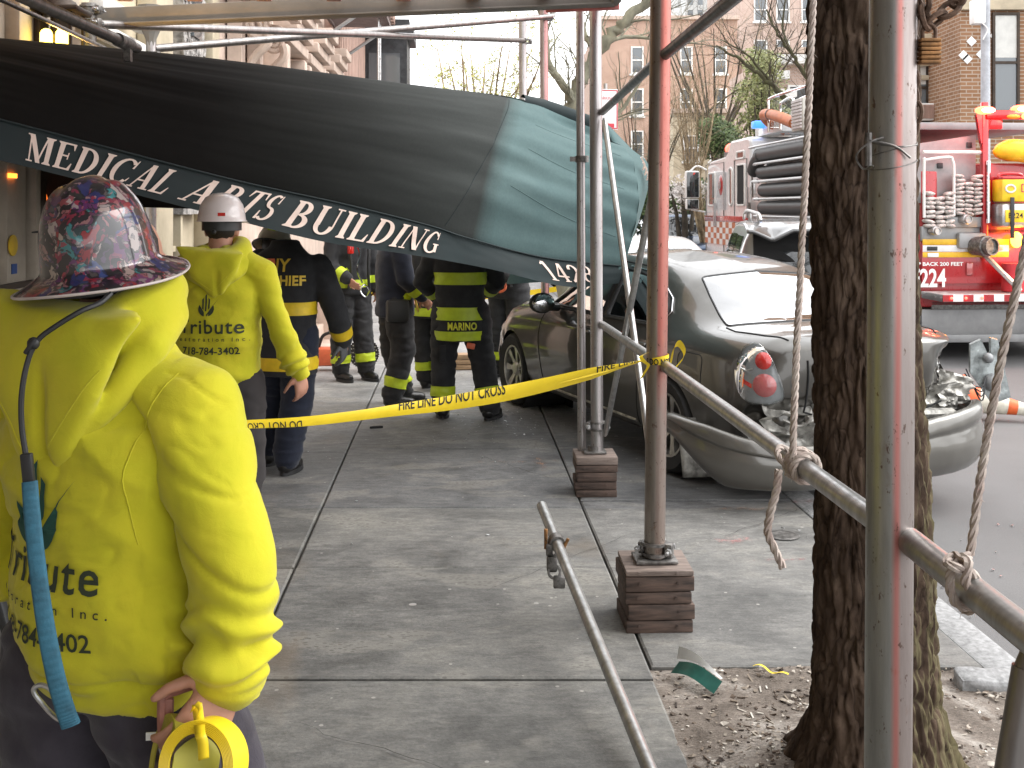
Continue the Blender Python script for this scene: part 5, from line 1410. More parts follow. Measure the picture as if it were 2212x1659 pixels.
def body_grid(st, nx=240, nj=90):
    """st: list of stations; each a list of (x, y, z) from under-centre to top-centre (left half)"""
    k = len(st); m = len(st[0]); par = [0]
    for a, b2 in zip(st[:-1], st[1:]): par.append(par[-1] + max((Vector(p) - Vector(q)).length for p, q in zip(a, b2)))
    par = [p / par[-1] for p in par]; jp = [j / (m - 1) for j in range(m)]
    rows = []
    for i in range(nx + 1):
        u_ = i / nx; pt = [[cr1(par, [st[q][j][c] for q in range(k)], u_) for c in range(3)] for j in range(m)]
        rows.append([[cr1(jp, [pt[j][c] for j in range(m)], w_ / nj) for c in range(3)] for w_ in range(nj + 1)])
    vs = []; fs = []
    for sgn in (1, -1):
        o = len(vs)
        for r in rows:
            for p in r: vs.append(Vector((p[0], p[1] * sgn, p[2])))
        for i in range(nx):
            for j in range(nj):
                f = (o + i * (nj + 1) + j, o + (i + 1) * (nj + 1) + j, o + (i + 1) * (nj + 1) + j + 1, o + i * (nj + 1) + j + 1)
                fs.append(f if sgn > 0 else f[::-1])
    me = bpy.data.meshes.new("body"); me.from_pydata(vs, [], fs); me.update()
    bm = bmesh.new(); bm.from_mesh(me); bmesh.ops.remove_doubles(bm, verts=bm.verts[:], dist=.0008); bmesh.ops.dissolve_degenerate(bm, edges=bm.edges[:], dist=1e-5)
    bmesh.ops.recalc_face_normals(bm, faces=bm.faces[:]); bm.to_mesh(me); bm.free(); return me
def inside(poly, x, y):
    c = False; n = len(poly)
    for i in range(n):
        x1, y1 = poly[i]; x2, y2 = poly[(i + 1) % n]
        if (y1 > y) != (y2 > y) and x < (x2 - x1) * (y - y1) / (y2 - y1) + x1: c = not c
    return c
def decal(bvh, poly, org, ua, va, dr, off=.004, step=.03, bulge=0, clampd=None):
    """a panel of the given outline laid on the body; outline in the plane (org, ua, va), thrown along dr"""
    bm = poly_bm([poly]); cut_fine(bm, step); bm.normal_update()
    org, ua, va, dr = Vector(org), Vector(ua), Vector(va), Vector(dr).normalized()
    cx = sum(p[0] for p in poly) / len(poly); cy = sum(p[1] for p in poly) / len(poly); R_ = max(math.hypot(p[0] - cx, p[1] - cy) for p in poly)
    def fn(x, y):
        p = org + ua * x + va * y; h = bvh.ray_cast(p, dr)
        if clampd and (h[0] is None or h[3] > clampd):
            return p + dr * (clampd - off - bulge * max(0, 1 - (math.hypot(x - cx, y - cy) / R_) ** 2))
        if h[0] is None: return None
        nn = h[1] if h[1].dot(dr) < 0 else -h[1]
        return h[0] + nn * (off + bulge * max(0, 1 - (math.hypot(x - cx, y - cy) / R_) ** 2))
    return wrap(bm, fn)
def outline(bvh, poly, org, ua, va, dr, r, off=.002, closed=True, k=6):
    org, ua, va, dr = Vector(org), Vector(ua), Vector(va), Vector(dr).normalized(); P = []; n = len(poly)
    for i in range(n if closed else n - 1):
        a, b2 = poly[i], poly[(i + 1) % n]
        for q in range(k): P.append((lerp(a[0], b2[0], q / k), lerp(a[1], b2[1], q / k)))
    if not closed: P.append(poly[-1])
    pts = []
    for x, y in P:
        h = bvh.ray_cast(org + ua * x + va * y, dr)
        if h[0] is not None: pts.append(h[0] + (h[1] if h[1].dot(dr) < 0 else -h[1]) * off)
    mb = MB()
    if len(pts) > 3: mb.tube(pts, r, 6, closed=closed)
    return mb
def rounded(poly, r=.03, n=4):
    o = []; k = len(poly)
    for i in range(k):
        a, b2, c = Vector(poly[i - 1]), Vector(poly[i]), Vector(poly[(i + 1) % k])
        d1 = (a - b2); d2 = (c - b2); rr = min(r, d1.length * .45, d2.length * .45); p = b2 + d1.normalized() * rr; q = b2 + d2.normalized() * rr
        for t_ in range(n + 1):
            f = t_ / n; o.append(tuple(p * (1 - f) ** 2 + b2 * 2 * f * (1 - f) + q * f * f))
    return o
def wheel(parent, x, y, z, r, side, w_=.205, spokes=7):
    mt = Matrix.Rotation(-math.pi / 2 * side, 4, 'X')
    mb = MB(); ri = r * .66
    mb.lathe([(ri, -w_ / 2 + .02), (r * .9, -w_ / 2), (r * .985, -w_ / 2 + .03), (r, -w_ / 2 + .06), (r, w_ / 2 - .06), (r * .985, w_ / 2 - .03), (r * .9, w_ / 2), (ri + .005, w_ / 2 - .015), (ri, w_ / 2 - .03)], mt, 48)
    t = mb.build("tyre", M['rubber'], parent); t.location = (x, y, z)
    mb = MB(); mb.lathe([(ri * 1.0, -w_ / 2 + .03), (ri * .96, w_ / 2 - .03), (ri * 1.0, w_ / 2 - .018), (ri * .93, w_ / 2 - .02), (ri * .9, w_ / 2 - .06), (ri * .88, -.02)], mt, 40)
    mb.lathe([(.001, w_ / 2 - .035), (.05, w_ / 2 - .035), (.065, w_ / 2 - .05), (.07, w_ / 2 - .1)], mt, 20)
    for k in range(spokes):
        a = 2 * math.pi * k / spokes
        P = [(.05, -.026), (ri * .5, -.02), (ri * .93, -.034), (ri * .93, .034), (ri * .5, .02), (.05, .026)]
        vs = []
        for zz in (w_ / 2 - .03, w_ / 2 - .07):
            for px, py in P:
                q = Vector((px * math.cos(a) - py * math.sin(a), px * math.sin(a) + py * math.cos(a), zz - .03 * (1 - px / ri))); vs.append(mt @ q)
        fs = [(0, 1, 2, 3, 4, 5)] + [(i, 6 + i, 6 + (i + 1) % 6, (i + 1) % 6) for i in range(6)]
        mb.add(vs, fs)
    rm = mb.build("rim", M['alloy'], t)
    mb = MB(); mb.lathe([(.0, -.03), (ri * .8, -.03), (ri * .8, -.04)], mt, 24); mb.build("brake_disc", M['clamp'], t); return t
def cut_arches(me, wheels, r, ymin=.5):
    bm = bmesh.new(); bm.from_mesh(me)
    dead = []
    for f in bm.faces:
        c = f.calc_center_median()
        for (wx, wz) in wheels:
            if math.hypot(c.x - wx, c.z - wz) < r and abs(c.y) > ymin: dead.append(f); break
    bmesh.ops.delete(bm, geom=dead, context='FACES')
    for v in bm.verts:
        if v.is_boundary:
            for (wx, wz) in wheels:
                d = math.hypot(v.co.x - wx, v.co.z - wz)
                if abs(d - r) < .05 and abs(v.co.y) > ymin and d > 1e-4: v.co.x = wx + (v.co.x - wx) * r / d; v.co.z = wz + (v.co.z - wz) * r / d
    bm.to_mesh(me); bm.free()
def cut_holes(me, fn):
    bm = bmesh.new(); bm.from_mesh(me)
    bmesh.ops.delete(bm, geom=[f for f in bm.faces if fn(f.calc_center_median(), f.normal)], context='FACES'); bm.to_mesh(me); bm.free()

def S(x, *q, dx=None):
    o = []
    for i, p in enumerate(q): o.append((x + (dx[i] if dx else 0), p[0], p[1]))
    return o
SEDAN = [
 S(-1.02, (0, .30), (0, .32), (0, .40), (0, .60), (0, .80), (0, .93), (0, .955), (0, .965), (0, .972), (0, .975), dx=[.15, .12, .08, -.02, -.06, -.05, -.03, -.02, -.015, -.01]),
 S(-1.00, (0, .30), (.40, .32), (.44, .40), (.44, .60), (.42, .80), (.40, .92), (.36, .955), (.28, .965), (.18, .97), (0, .975), dx=[.15, .12, .08, -.02, -.06, -.05, -.02, -.01, -.01, -.01]),
 S(-.93, (0, .28), (.64, .31), (.70, .38), (.72, .60), (.68, .80), (.64, .905), (.54, .955), (.42, .975), (.26, .985), (0, .99), dx=[.1, .1, .06, -.02, -.03, -.03, 0, 0, 0, 0]),
 S(-.84, (0, .25), (.70, .28), (.795, .36), (.82, .60), (.785, .81), (.715, .925), (.60, .975), (.46, .988), (.28, .995), (0, 1.0)),
 S(-.55, (0, .22), (.73, .25), (.835, .34), (.865, .60), (.84, .82), (.755, .945), (.62, .985), (.48, .995), (.30, 1.0), (0, 1.005)),
 S(-.33, (0, .20), (.75, .22), (.85, .32), (.88, .60), (.86, .82), (.775, .945), (.63, .99), (.50, 1.0), (.32, 1.005), (0, 1.01)),
 S(.02, (0, .20), (.76, .20), (.86, .31), (.89, .60), (.875, .82), (.795, .94), (.665, 1.065), (.545, 1.135), (.40, 1.165), (0, 1.185)),
 S(.25, (0, .20), (.76, .20), (.86, .31), (.893, .60), (.88, .81), (.80, .935), (.69, 1.105), (.575, 1.225), (.45, 1.275), (0, 1.305)),
 S(.70, (0, .20), (.76, .20), (.86, .31), (.895, .60), (.88, .80), (.805, .93), (.70, 1.13), (.60, 1.285), (.49, 1.355), (0, 1.395)),
 S(1.15, (0, .20), (.76, .20), (.86, .31), (.895, .60), (.88, .80), (.805, .93), (.705, 1.14), (.61, 1.31), (.50, 1.385), (0, 1.43)),
 S(1.50, (0, .20), (.76, .20), (.86, .31), (.895, .60), (.88, .80), (.805, .93), (.70, 1.13), (.60, 1.29), (.49, 1.365), (0, 1.41)),
 S(1.95, (0, .20), (.76, .20), (.86, .31), (.895, .60), (.875, .80), (.80, .93), (.705, 1.05), (.60, 1.14), (.48, 1.18), (0, 1.22)),
 S(2.30, (0, .20), (.76, .20), (.86, .31), (.89, .60), (.865, .79), (.77, .915), (.66, .945), (.54, .96), (.36, .965), (0, .975)),
 S(2.75, (0, .21), (.76, .21), (.86, .31), (.885, .60), (.85, .77), (.74, .875), (.63, .90), (.50, .91), (.30, .915), (0, .925)),
 S(3.15, (0, .24), (.74, .24), (.83, .32), (.855, .56), (.82, .70), (.72, .80), (.60, .83), (.46, .84), (.28, .845), (0, .85)),
 S(3.38, (0, .28), (.64, .28), (.70, .36), (.72, .52), (.68, .62), (.6, .70), (.5, .72), (.38, .73), (.2, .74), (0, .74)),
 S(3.45, (0, .30), (.0, .32), (.0, .40), (.0, .52), (.0, .60), (.0, .66), (.0, .68), (.0, .69), (.0, .70), (0, .70)),
]
CAR_YAW = math.atan2(.374, .927)
car = thing("sedan", "crashed grey four door sedan mounted on the pavement with its rear bumper torn off", "car", (1.83, 7.53, 0), CAR_YAW + R(90))
WH = [(0, .32), (2.72, .32)]
bme = body_grid(SEDAN, 300, 110); bvh = bvh_of(bme)
ZA_ = Vector((0, 0, 1)); XA, YA, ZA = (1, 0, 0), (0, 1, 0), (0, 0, 1)
FW = rounded([(2.02, .958), (1.60, 1.225), (1.44, 1.278), (1.10, 1.295), (1.10, .948)], .05)
RW = rounded([(1.02, .948), (1.02, 1.297), (.74, 1.275), (.48, 1.212), (.27, 1.115), (.20, 1.04), (.24, .955)], .05)
RG = rounded([(-.325, .60), (-.335, 0), (-.325, -.60), (.0, -.52), (.235, -.455), (.25, 0), (.235, .455), (.0, .52)], .03)
WS = rounded([(2.27, .64), (2.30, 0), (2.27, -.64), (1.55, -.47), (1.53, 0), (1.55, .47)], .03)
for sg, yy, dr in ((1, 1.6, (0, -1, 0)), (-1, -1.6, (0, 1, 0))):
    nm = "side"
    for P, nm in ((FW, "front_window"), (RW, "rear_window")):
        g = link(nm, decal(bvh, P, (0, yy, 0), XA, ZA, dr, -.004, .05), M['carglass'], car, angle=180)
        outline(bvh, P, (0, yy, 0), XA, ZA, dr, .0125, .001).build("window_seal", M['black'], g)
    h = outline(bvh, [(1.95, .935), (.2, .942)], (0, yy, 0), XA, ZA, dr, .008, .006, False, 40); h.build("belt_trim", M['black'], car)
    tr_ = [p for p in RW if p[0] < .9 and p[1] > 1.0]
    outline(bvh, [(.98, 1.315), (.72, 1.293), (.46, 1.228), (.245, 1.128), (.172, 1.045), (.215, .95)], (0, yy, 0), XA, ZA, dr, .006, .006, False, 10).build("window_trim", M['chrome'], car)
    for P in ([(2.07, .90), (2.10, .70), (2.05, .35), (1.98, .23)], [(1.07, .90), (1.06, .6), (1.03, .24)], [(.18, .92), (.30, .76), (.37, .56), (.40, .40), (.42, .25)]):
        outline(bvh, P, (0, yy, 0), XA, ZA, dr, .0042, .0, False, 10).build("door_gap", M['liner'], car)
    for xx in (.34, 1.2):
        mb = MB(); hh = bvh.ray_cast(Vector((xx, yy, .82)), Vector(dr)); mb.box(hh[0] + Vector((0, sg * .018, 0)), (.20, .028, .032), None, 0, .01); mb.build("door_handle", M['sedanpaint'], car)
    outline(bvh, [(2.3, .275), (.45, .27)], (0, yy, 0), XA, ZA, dr, .012, .0, False, 40).build("sill_trim", M['baremetal'], car)
    outline(bvh, [(.50, 1.268), (.8, 1.33), (1.2, 1.35), (1.55, 1.31)], (0, yy, 0), XA, ZA, dr, .006, .0, False, 12).build("roof_gutter", M['liner'], car)
g = link("rear_window", decal(bvh, RG, (0, 0, 2), XA, YA, (0, 0, -1), .002, .06), M['rearglass'], car, angle=180)
outline(bvh, RG, (0, 0, 2), XA, YA, (0, 0, -1), .007, .002, True, 8).build("window_seal", M['black'], g)
g = link("windscreen", decal(bvh, WS, (0, 0, 2), XA, YA, (0, 0, -1), .002, .06), M['carglass'], car, angle=180)
outline(bvh, WS, (0, 0, 2), XA, YA, (0, 0, -1), .009, .002, True, 8).build("window_seal", M['black'], g)
outline(bvh, [(-.36, .64), (-.5, .665), (-.75, .62), (-.90, .56)], (0, 0, 2), XA, YA, (0, 0, -1), .006, .0, False, 10).build("boot_gap", M['liner'], car)
outline(bvh, [(-.36, -.64), (-.5, -.665), (-.75, -.62), (-.90, -.56)], (0, 0, 2), XA, YA, (0, 0, -1), .006, .0, False, 10).build("boot_gap", M['liner'], car)
outline(bvh, [(.52, .86), (.52, .55), (.36, .50), (0, .50), (-.36, .50), (-.52, .55)], (-2, 0, 0), YA, ZA, (1, 0, 0), .006, .0, False, 10).build("boot_gap", M['liner'], car)
fl = rounded([(-.42, .60), (-.16, .60), (-.15, .83), (-.42, .83)], .05); outline(bvh, fl, (0, 1.6, 0), XA, ZA, (0, -1, 0), .003, .0).build("fuel_flap", M['liner'], car)
# left tail lamp: clear shell round two red lenses
dd = Vector((1, -.9, 0)).normalized(); ua = Vector((-.9, -1, 0)).normalized() * 1; org = Vector((-.88, .74, 0)) - dd * 1.0
def lampxy(P): return rounded(P, .04, 5)
LP_ = lampxy([(-.145, .82), (-.10, .925), (-.03, .955), (.055, .875), (.12, .72), (.135, .63), (.035, .60), (-.075, .612), (-.12, .67)])
LCD = bvh.ray_cast(org + ZA_ * .78, dd)[3] + .07
lampb = link("tail_lamp", decal(bvh, LP_, org, ua, ZA, dd, .004, .02, .012, LCD), M['lampchrome'], car, angle=180)
MB().tube([org + ua * q[0] + ZA_ * q[1] + dd * (min(LCD, (bvh.ray_cast(org + ua * q[0] + ZA_ * q[1], dd)[3] or LCD)) - .008) for q in LP_], .009, 6, closed=True).build("lamp_rim", M['lampclear'], lampb)
link("lamp_cover", decal(bvh, LP_, org, ua, ZA, dd, .018, .02, .03, LCD), M['lampclear'], lampb, angle=180)
def disc(cx, cz, r, mat, nm, b=.02, off=.016):
    P = [(cx + r * math.cos(i / 24 * 6.2832), cz + r * math.sin(i / 24 * 6.2832)) for i in range(24)]
    return link(nm, decal(bvh, P, org, ua, ZA, dd, off, .02, b, LCD), mat, lampb, angle=180)
disc(.018, .848, .047, M['redlens'], "red_lens"); disc(.026, .712, .066, M['pinklens'], "red_lens")
link("red_lens", decal(bvh, [(-.11, .745), (-.045, .715), (-.045, .690), (-.11, .72)], org, ua, ZA, dd, .017, .02), M['redlens'], lampb, angle=180)
outline(bvh, [(-.04, .80), (-.12, .77)], org, ua, ZA, dd, .008, .01, False, 6).build("lamp_divider", M['steel'], lampb)
# name on the boot lid
bm = flat_text("ALTIMA", .05, 1.15, .001, spacing=1.15); cut_fine(bm, .03)
def onboot(x, y):
    h = bvh.ray_cast(Vector((-2, .30 - x, .70 + y)), Vector((1, 0, 0)))
    return None if h[0] is None else h[0] + Vector((-.004, 0, 0))
link("lettering", wrap(bm, onboot), M['chrome'], car, smooth=False)
# body with openings; crumpled at nose, torn open behind the bumper
cut_arches(bme, WH, .345)
def hole(c, n):
    if abs(c.y) > .45 and (inside(FW, c.x, c.z) or inside(RW, c.x, c.z)) and c.z > .9: return True
    return n.z > .3 and c.z > .97 and (inside(RG, c.x, c.y) or inside(WS, c.x, c.y))
cut_holes(bme, hole)
def crush(c, n):
    c = c.copy(); k = sstep(2.75, 3.4, c.x)
    c.x -= k * .12 + k * .10 * fbm(c, 3.5); c.y += k * .06 * fbm(c + Vector((5, 0, 0)), 4); c.z += k * .10 * fbm(c + Vector((0, 5, 0)), 3.5)
    b2 = sstep(-.70, -.95, c.x) * sstep(.66, .52, c.z); c.x += b2 * (.10 + .10 * fbm(c, 6)); c.z += b2 * .03 * fbm(c, 9)
    rc = sstep(-.55, -.95, c.x) * sstep(-.35, -.75, c.y) * sstep(.95, .8, c.z); c.x += rc * (.14 + .12 * fbm(c, 7)); c.y += rc * .07
    dn = gauss(c.x + .95, .12) * gauss(c.y - .25, .22); c.x += .04 * dn * gauss(c.z - .78, .16)
    return c
displace(bme, crush)
link("body", bme, M['sedanpaint'], car, angle=50)
# torn metal behind the bumper, seen between boot lid and bumper
mb = MB()
mb.grid(lambda a, b2: Vector((-.93 + .07 * fbm((a * 5, b2 * 3, 0), 1.6) + .05 * abs(math.sin(b2 * 9)), lerp(.74, -.74, a), lerp(.30, .64, b2) + .02 * fbm((a * 7, b2 * 4, 3), 1.2))), 90, 18)
mb.build("crumpled_rear_panel", M['baremetal'], car, angle=60)
mb = MB(); mb.tube([(-1.0, .5, .50), (-1.04, .2, .51), (-1.05, -.2, .50), (-1.0, -.6, .47)], [.03, .035, .035, .03], 8)
for y in (.42, .1, -.3): mb.tube(catmull([(-.95, y, .58), (-1.03, y + .06, .53), (-1.0, y + .13, .47), (-.93, y + .2, .5)], 5), .010, 6)
mb.build("bumper_bar", M['baremetal'], car)
# interior
mb = MB()
for y in (.36, -.36):
    mb.box((1.35, y, .62), (.55, .5, .2), None, 0, .06); mb.box((1.05, y, .86), (.16, .48, .55), (0, -.25, 0), 0, .06); mb.box((.96, y, 1.18), (.10, .24, .16), (0, -.2, 0), 0, .04)
mb.box((.38, 0, .62), (.5, 1.3, .2), None, 0, .06); mb.box((.10, 0, .80), (.16, 1.25, .40), (0, -.35, 0), 0, .06)
mb.build("seats", M['seat'], car)
mb = MB(); mb.box((1.0, 0, .42), (2.6, 1.55, .3)); mb.box((1.98, 0, .80), (.4, 1.45, .26), None, 0, .08); mb.box((-.15, 0, .93), (.4, 1.2, .05)); mb.build("cabin_floor", M['seat'], car)
mb = MB(); mt = Matrix.Translation((1.74, .36, .93)) @ Matrix.Rotation(R(-65), 4, 'Y'); mb.lathe([(.175, -.012), (.187, 0), (.175, .012), (.163, 0), (.175, -.012)], mt, 28); mb.box((1.76, .36, .92), (.03, .3, .05), None, 0, .01); mb.build("steering_wheel", M['black'], car)
for wx, wz in WH:
    for sg in (1, -1):
        mb = MB(); mb.lathe([(.36, .0), (.36, .42)], Matrix.Translation((wx, sg * .86, wz)) @ Matrix.Rotation(math.pi / 2 * sg, 4, 'X'), 28); mb.box((wx, sg * .44, wz), (.7, .01, .66)); mb.build("wheel_housing", M['liner'], car)
for wx, wz in WH:
    for sg in (1, -1): wheel(car, wx, sg * .785, .32, .32, sg)
mb = MB(); mb.sph((1.80, .985, .985), (.055, .115, .085), 16); mb.tube([(1.84, .82, .94), (1.82, .92, .95)], .03, 8); mr = mb.build("door_mirror", M['black'], car)
mb = MB(); mb.sph((1.765, .985, .985), (.028, .10, .072), 16); mb.build("mirror_glass", M['chrome'], mr)
# bumper cover pulled off at the near side
path = [(-.50, 1.16), (-.66, 1.12), (-.84, 1.03), (-.99, .88), (-1.09, .68), (-1.15, .42), (-1.17, .1), (-1.16, -.25), (-1.12, -.55), (-1.03, -.78), (-.88, -.92), (-.68, -.97), (-.5, -.98)]
pc = catmull([(p[0], p[1], 0) for p in path], 10)
prof = [(-.045, .505), (-.01, .512), (.015, .49), (.025, .43), (.012, .40), (.018, .36), (.028, .28), (.015, .19), (-.03, .125), (-.09, .105)]
def bumper_pt(i, q):
    p = pc[i]; d = (pc[min(i + 1, len(pc) - 1)] - pc[max(i - 1, 0)]).normalized(); nn = Vector((-d.y, d.x, 0)); nn = -nn if nn.dot(p - Vector((.2, 0, 0))) < 0 else nn
    o, z = q; t_ = i / (len(pc) - 1); z += -.0 * sstep(.25, 0, t_) + .05 * sstep(.6, 1, t_)
    if t_ < .22: z = .51 - (.51 - z) * lerp(.34, 1, sstep(0, .2, t_))
    if z > .25: z -= (.13 * gauss(t_ - .36, .20) + .05 * gauss(t_ - .86, .05)) * sstep(.25, .48, z)
    z *= 1 - .0 * t_
    return p + nn * (o + .008 * fbm((p.x * 3, p.y * 3, z * 3), 1.0)) + Vector((0, 0, z + .006 * fbm((p.x * 3, p.y * 3, 5), 1.0)))
pr = catmull([(a, b2, 0) for a, b2 in prof], 4)
vs = [bumper_pt(i, (q.x, q.y)) for i in range(len(pc)) for q in pr]; m_ = len(pr)
fs = [(i * m_ + j, i * m_ + j + 1, (i + 1) * m_ + j + 1, (i + 1) * m_ + j) for i in range(len(pc) - 1) for j in range(m_ - 1)]
bp = link("torn_bumper", MB().add(vs, fs).mesh("torn_bumper"), M["bumperpaint"], car, angle=180)
sm = bp.modifiers.new("thick", 'SOLIDIFY'); sm.thickness = .005
bp['label'] = "rear bumper hanging loose and drooping"
mb = MB(); mb.grid(lambda a, b2: Vector((-.36 - .07 * b2, lerp(.70, 1.0, a), lerp(.42, .06, b2) + .02 * a)), 6, 8); o = mb.build("mud_flap", M['baremetal'], car); o.modifiers.new("t", 'SOLIDIFY').thickness = .006
# shattered right lamp dangling by its wires
mb = MB(); P = [(-.10, -.20), (.02, -.22), (.11, .0), (.07, .18), (.0, .20), (-.03, .06), (-.06, .2), (-.1, .18)]
mb.prism([(p[0] * 1.0, p[1] * 1.0) for p in P], -.03, .03, Matrix.Translation((-.86, -1.03, .70)) @ Matrix.Rotation(R(55), 4, 'Z') @ Matrix.Rotation(R(12), 4, 'Y'))
lo_ = mb.build("broken_lamp", pm("lamp_shell", (.42, .46, .46), .25, .2, .3, 12), car)
mb = MB(); mb.sph((-.90, -1.03, .62), (.06, .06, .06)); mb.build("bulb_holder", M['lampchrome'], lo_); mb = MB(); mb.sph((-.90, -1.0, .78), (.035, .035, .035)); mb.build("bulb_holder", M['lampchrome'], lo_)
mb = MB()
for k in range(4): mb.tube(catmull([(-.84, -.84 - .01 * k, .62 + .03 * k), (-.92, -.92, .60 - .03 * k), (-.90, -.98, .66)], 6), .005, 5, mi=k % 2)
mb.build("wires", [M['black'], M['redlens']], lo_)
mb = MB(); mb.grid(lambda a, b2: Vector((-.90 + .05 * fbm((a * 4, b2 * 4, 9), 1.3), lerp(-.58, -.86, a), lerp(.50, .74, b2) - .08 * a * b2)), 14, 14); mb.build("torn_quarter_metal", M['baremetal'], car, angle=60)

# ---------------------------------------------------------------- wrecked SUV and cars parked further along
def suv_st(L=4.75, h=1.74, w_=.94):
    a = [(-.98, 0), (-.95, .5), (-.88, .84)]; o = []
    for x, k in a:
        o.append([(x + .06, 0, .34), (x + .04, k * .9, .36), (x, k * 1.0, .45), (x - .04, k * 1.04, .75), (x - .02, k * 1.03, 1.0), (x + .06, k, 1.12), (x + .14, k * .95, 1.34), (x + .22, k * .9, 1.56), (x + .24, k * .82, h - .07), (x + .10, 0 if k == 0 else 0, h - .04)])
    for x, top in ((-.5, h), (.6, h + .02), (1.5, h)):
        o.append([(x, 0, .28), (x, .84, .28), (x, .92, .42), (x, w_ + .01, .75), (x, w_, 1.0), (x, w_ - .04, 1.12), (x, w_ - .10, 1.34), (x, w_ - .17, 1.56), (x, w_ - .26, top - .04), (x, 0, top)])
    o.append([(2.35, 0, .28), (2.35, .84, .28), (2.35, .92, .42), (2.35, w_, .75), (2.35, w_ - .02, 1.0), (2.35, w_ - .1, 1.09), (2.3, .76, 1.12), (2.28, .6, 1.14), (2.26, .4, 1.15), (2.25, 0, 1.16)])
    o.append([(3.4, 0, .32), (3.4, .78, .32), (3.4, .86, .42), (3.4, .88, .7), (3.4, .84, .9), (3.4, .76, .96), (3.4, .66, .99), (3.4, .5, 1.0), (3.4, .3, 1.01), (3.4, 0, 1.02)])
    o.append([(3.6, 0, .36)] + [(3.6, 0, z) for z in (.38, .45, .65, .8, .86, .88, .89, .9, .9)])
    return o
def simple_car(name, label, loc, yaw, st, paint, glass, side, rear, front, wheels, r=.33, group=None, roofz=2.2):
    t = thing(name, label, "car", loc, yaw, group); me = body_grid(st, 120, 60); bv = bvh_of(me)
    for sg in (1, -1):
        for P in side: link("side_window", decal(bv, rounded(P, .04), (0, 1.6 * sg, 0), XA, ZA, (0, -sg, 0), .006, .06), glass, t, angle=180)
    if rear: link("rear_window", decal(bv, rounded(rear, .05), (-3, 0, 0), YA, ZA, (1, 0, 0), .006, .06), glass, t, angle=180)
    if front: link("windscreen", decal(bv, rounded(front, .05), (6, 0, 0), YA, ZA, (-1, 0, 0), .006, .06), glass, t, angle=180)
    cut_arches(me, [(x, r) for x in wheels], r + .03, .45); link("body", me, paint, t, angle=50)
    for wx in wheels:
        for sg in (1, -1): mb = MB(); mb.lathe([(r + .04, 0), (r + .04, .4)], Matrix.Translation((wx, sg * .84, r)) @ Matrix.Rotation(math.pi / 2 * sg, 4, 'X'), 20); mb.box((wx, sg * .43, r), (.74, .01, .7)); mb.build("wheel_housing", M['liner'], t)
    for wx in wheels:
        for sg in (1, -1): wheel(t, wx, sg * .80, r, r, sg, .2, 5)
    return t
SU = suv_st()
ys = 11.9
suv = simple_car("suv", "dark grey roof railed SUV with its tailgate crumpled, behind the sedan", (3.30, ys, ROAD_Z + .02), R(90) - .13, SU, M['suvpaint'], M['autoglass'],
    [[(-.35, 1.2), (.45, 1.2), (.45, 1.56), (-.25, 1.56)], [(.55, 1.18), (1.2, 1.17), (1.2, 1.57), (.55, 1.57)], [(1.28, 1.17), (1.95, 1.15), (1.6, 1.55), (1.28, 1.57)]],
    [(-.64, 1.13), (.64, 1.13), (.60, 1.50), (-.60, 1.50)], [(-.62, 1.2), (.62, 1.2), (.55, 1.6), (-.55, 1.6)], (0, 2.75), .36)
for sg in (1, -1):
    mb = MB(); mb.tube(catmull([(-.66, sg * .63, 1.735), (-.55, sg * .64, 1.80), (-.3, sg * .645, 1.815), (.8, sg * .65, 1.84), (1.4, sg * .63, 1.80), (1.48, sg * .63, 1.76)], 8), .018, 8)
    for x in (-.5, .5, 1.35): mb.box((x, sg * .64, 1.765), (.07, .03, .08), None, 0, .01)
    mb.build("roof_rail", M['steel'], suv)
# crumpled tailgate: spoiler lip bent down over a dark gap, broken glass left standing
mb = MB()
def lip(a, b2):
    y = lerp(.80, -.80, a); x = -.52 - .50 * b2 - .03 * math.sin(a * 7); z = 1.715 - .08 * b2 ** 1.5 - .09 * max(0, 1 - abs(a - .16) / .12) * b2 - .04 * max(0, 1 - abs(a - .75) / .1) * b2 + .015 * noise.noise(Vector((a * 9, b2 * 3, 1))) * b2 + .02 * math.sin(a * 3.14)
    return Vector((x, y, z))
mb.grid(lip, 60, 12); o = mb.build("bent_spoiler", M['suvpaint'], suv, angle=15); o.modifiers.new("t", 'SOLIDIFY').thickness = .03
mb = MB(); mb.grid(lambda a, b2: Vector((-.80 - .02 * b2 + .04 * fbm((a * 4, b2 * 4, 2), 1), lerp(.72, -.72, a), lerp(1.60, 1.34, b2) + .10 * (a - .5) * b2 - .05 * gauss(a - .35, .12) * b2)), 40, 8); mb.build("dark_gap", M['liner'], suv, angle=60)
mb = MB(); mb.box((-.93, -.40, 1.57), (.05, .3, .05), (.1, 0, 0), 0, .01); mb.build("high_brake_light", M['redlens'], suv)
mb = MB(); mb.grid(lambda a, b2: Vector((-1.0 + .12 * b2, lerp(.10, -.62, a), lerp(1.10, 1.38, b2) + .02 * math.sin(a * 9))), 12, 6); mb.build("hanging_glass", M['lampchrome'], suv, angle=60)
mb = MB(); mb.box((-1.05, .05, 1.12), (.03, .28, .04), (.5, 0, 0)); mb.build("wiper", M['black'], suv)
FARST = []
for s_ in SEDAN:
    FARST.append([(p[0] + (.0), p[1], p[2] + (.04 if p[2] > .9 else 0)) for p in s_])
fs_ = [[(1.9, .97), (1.5, 1.27), (1.12, 1.33), (1.12, .96)], [(1.02, .96), (1.02, 1.33), (.6, 1.26), (.28, 1.1), (.3, .97)]]
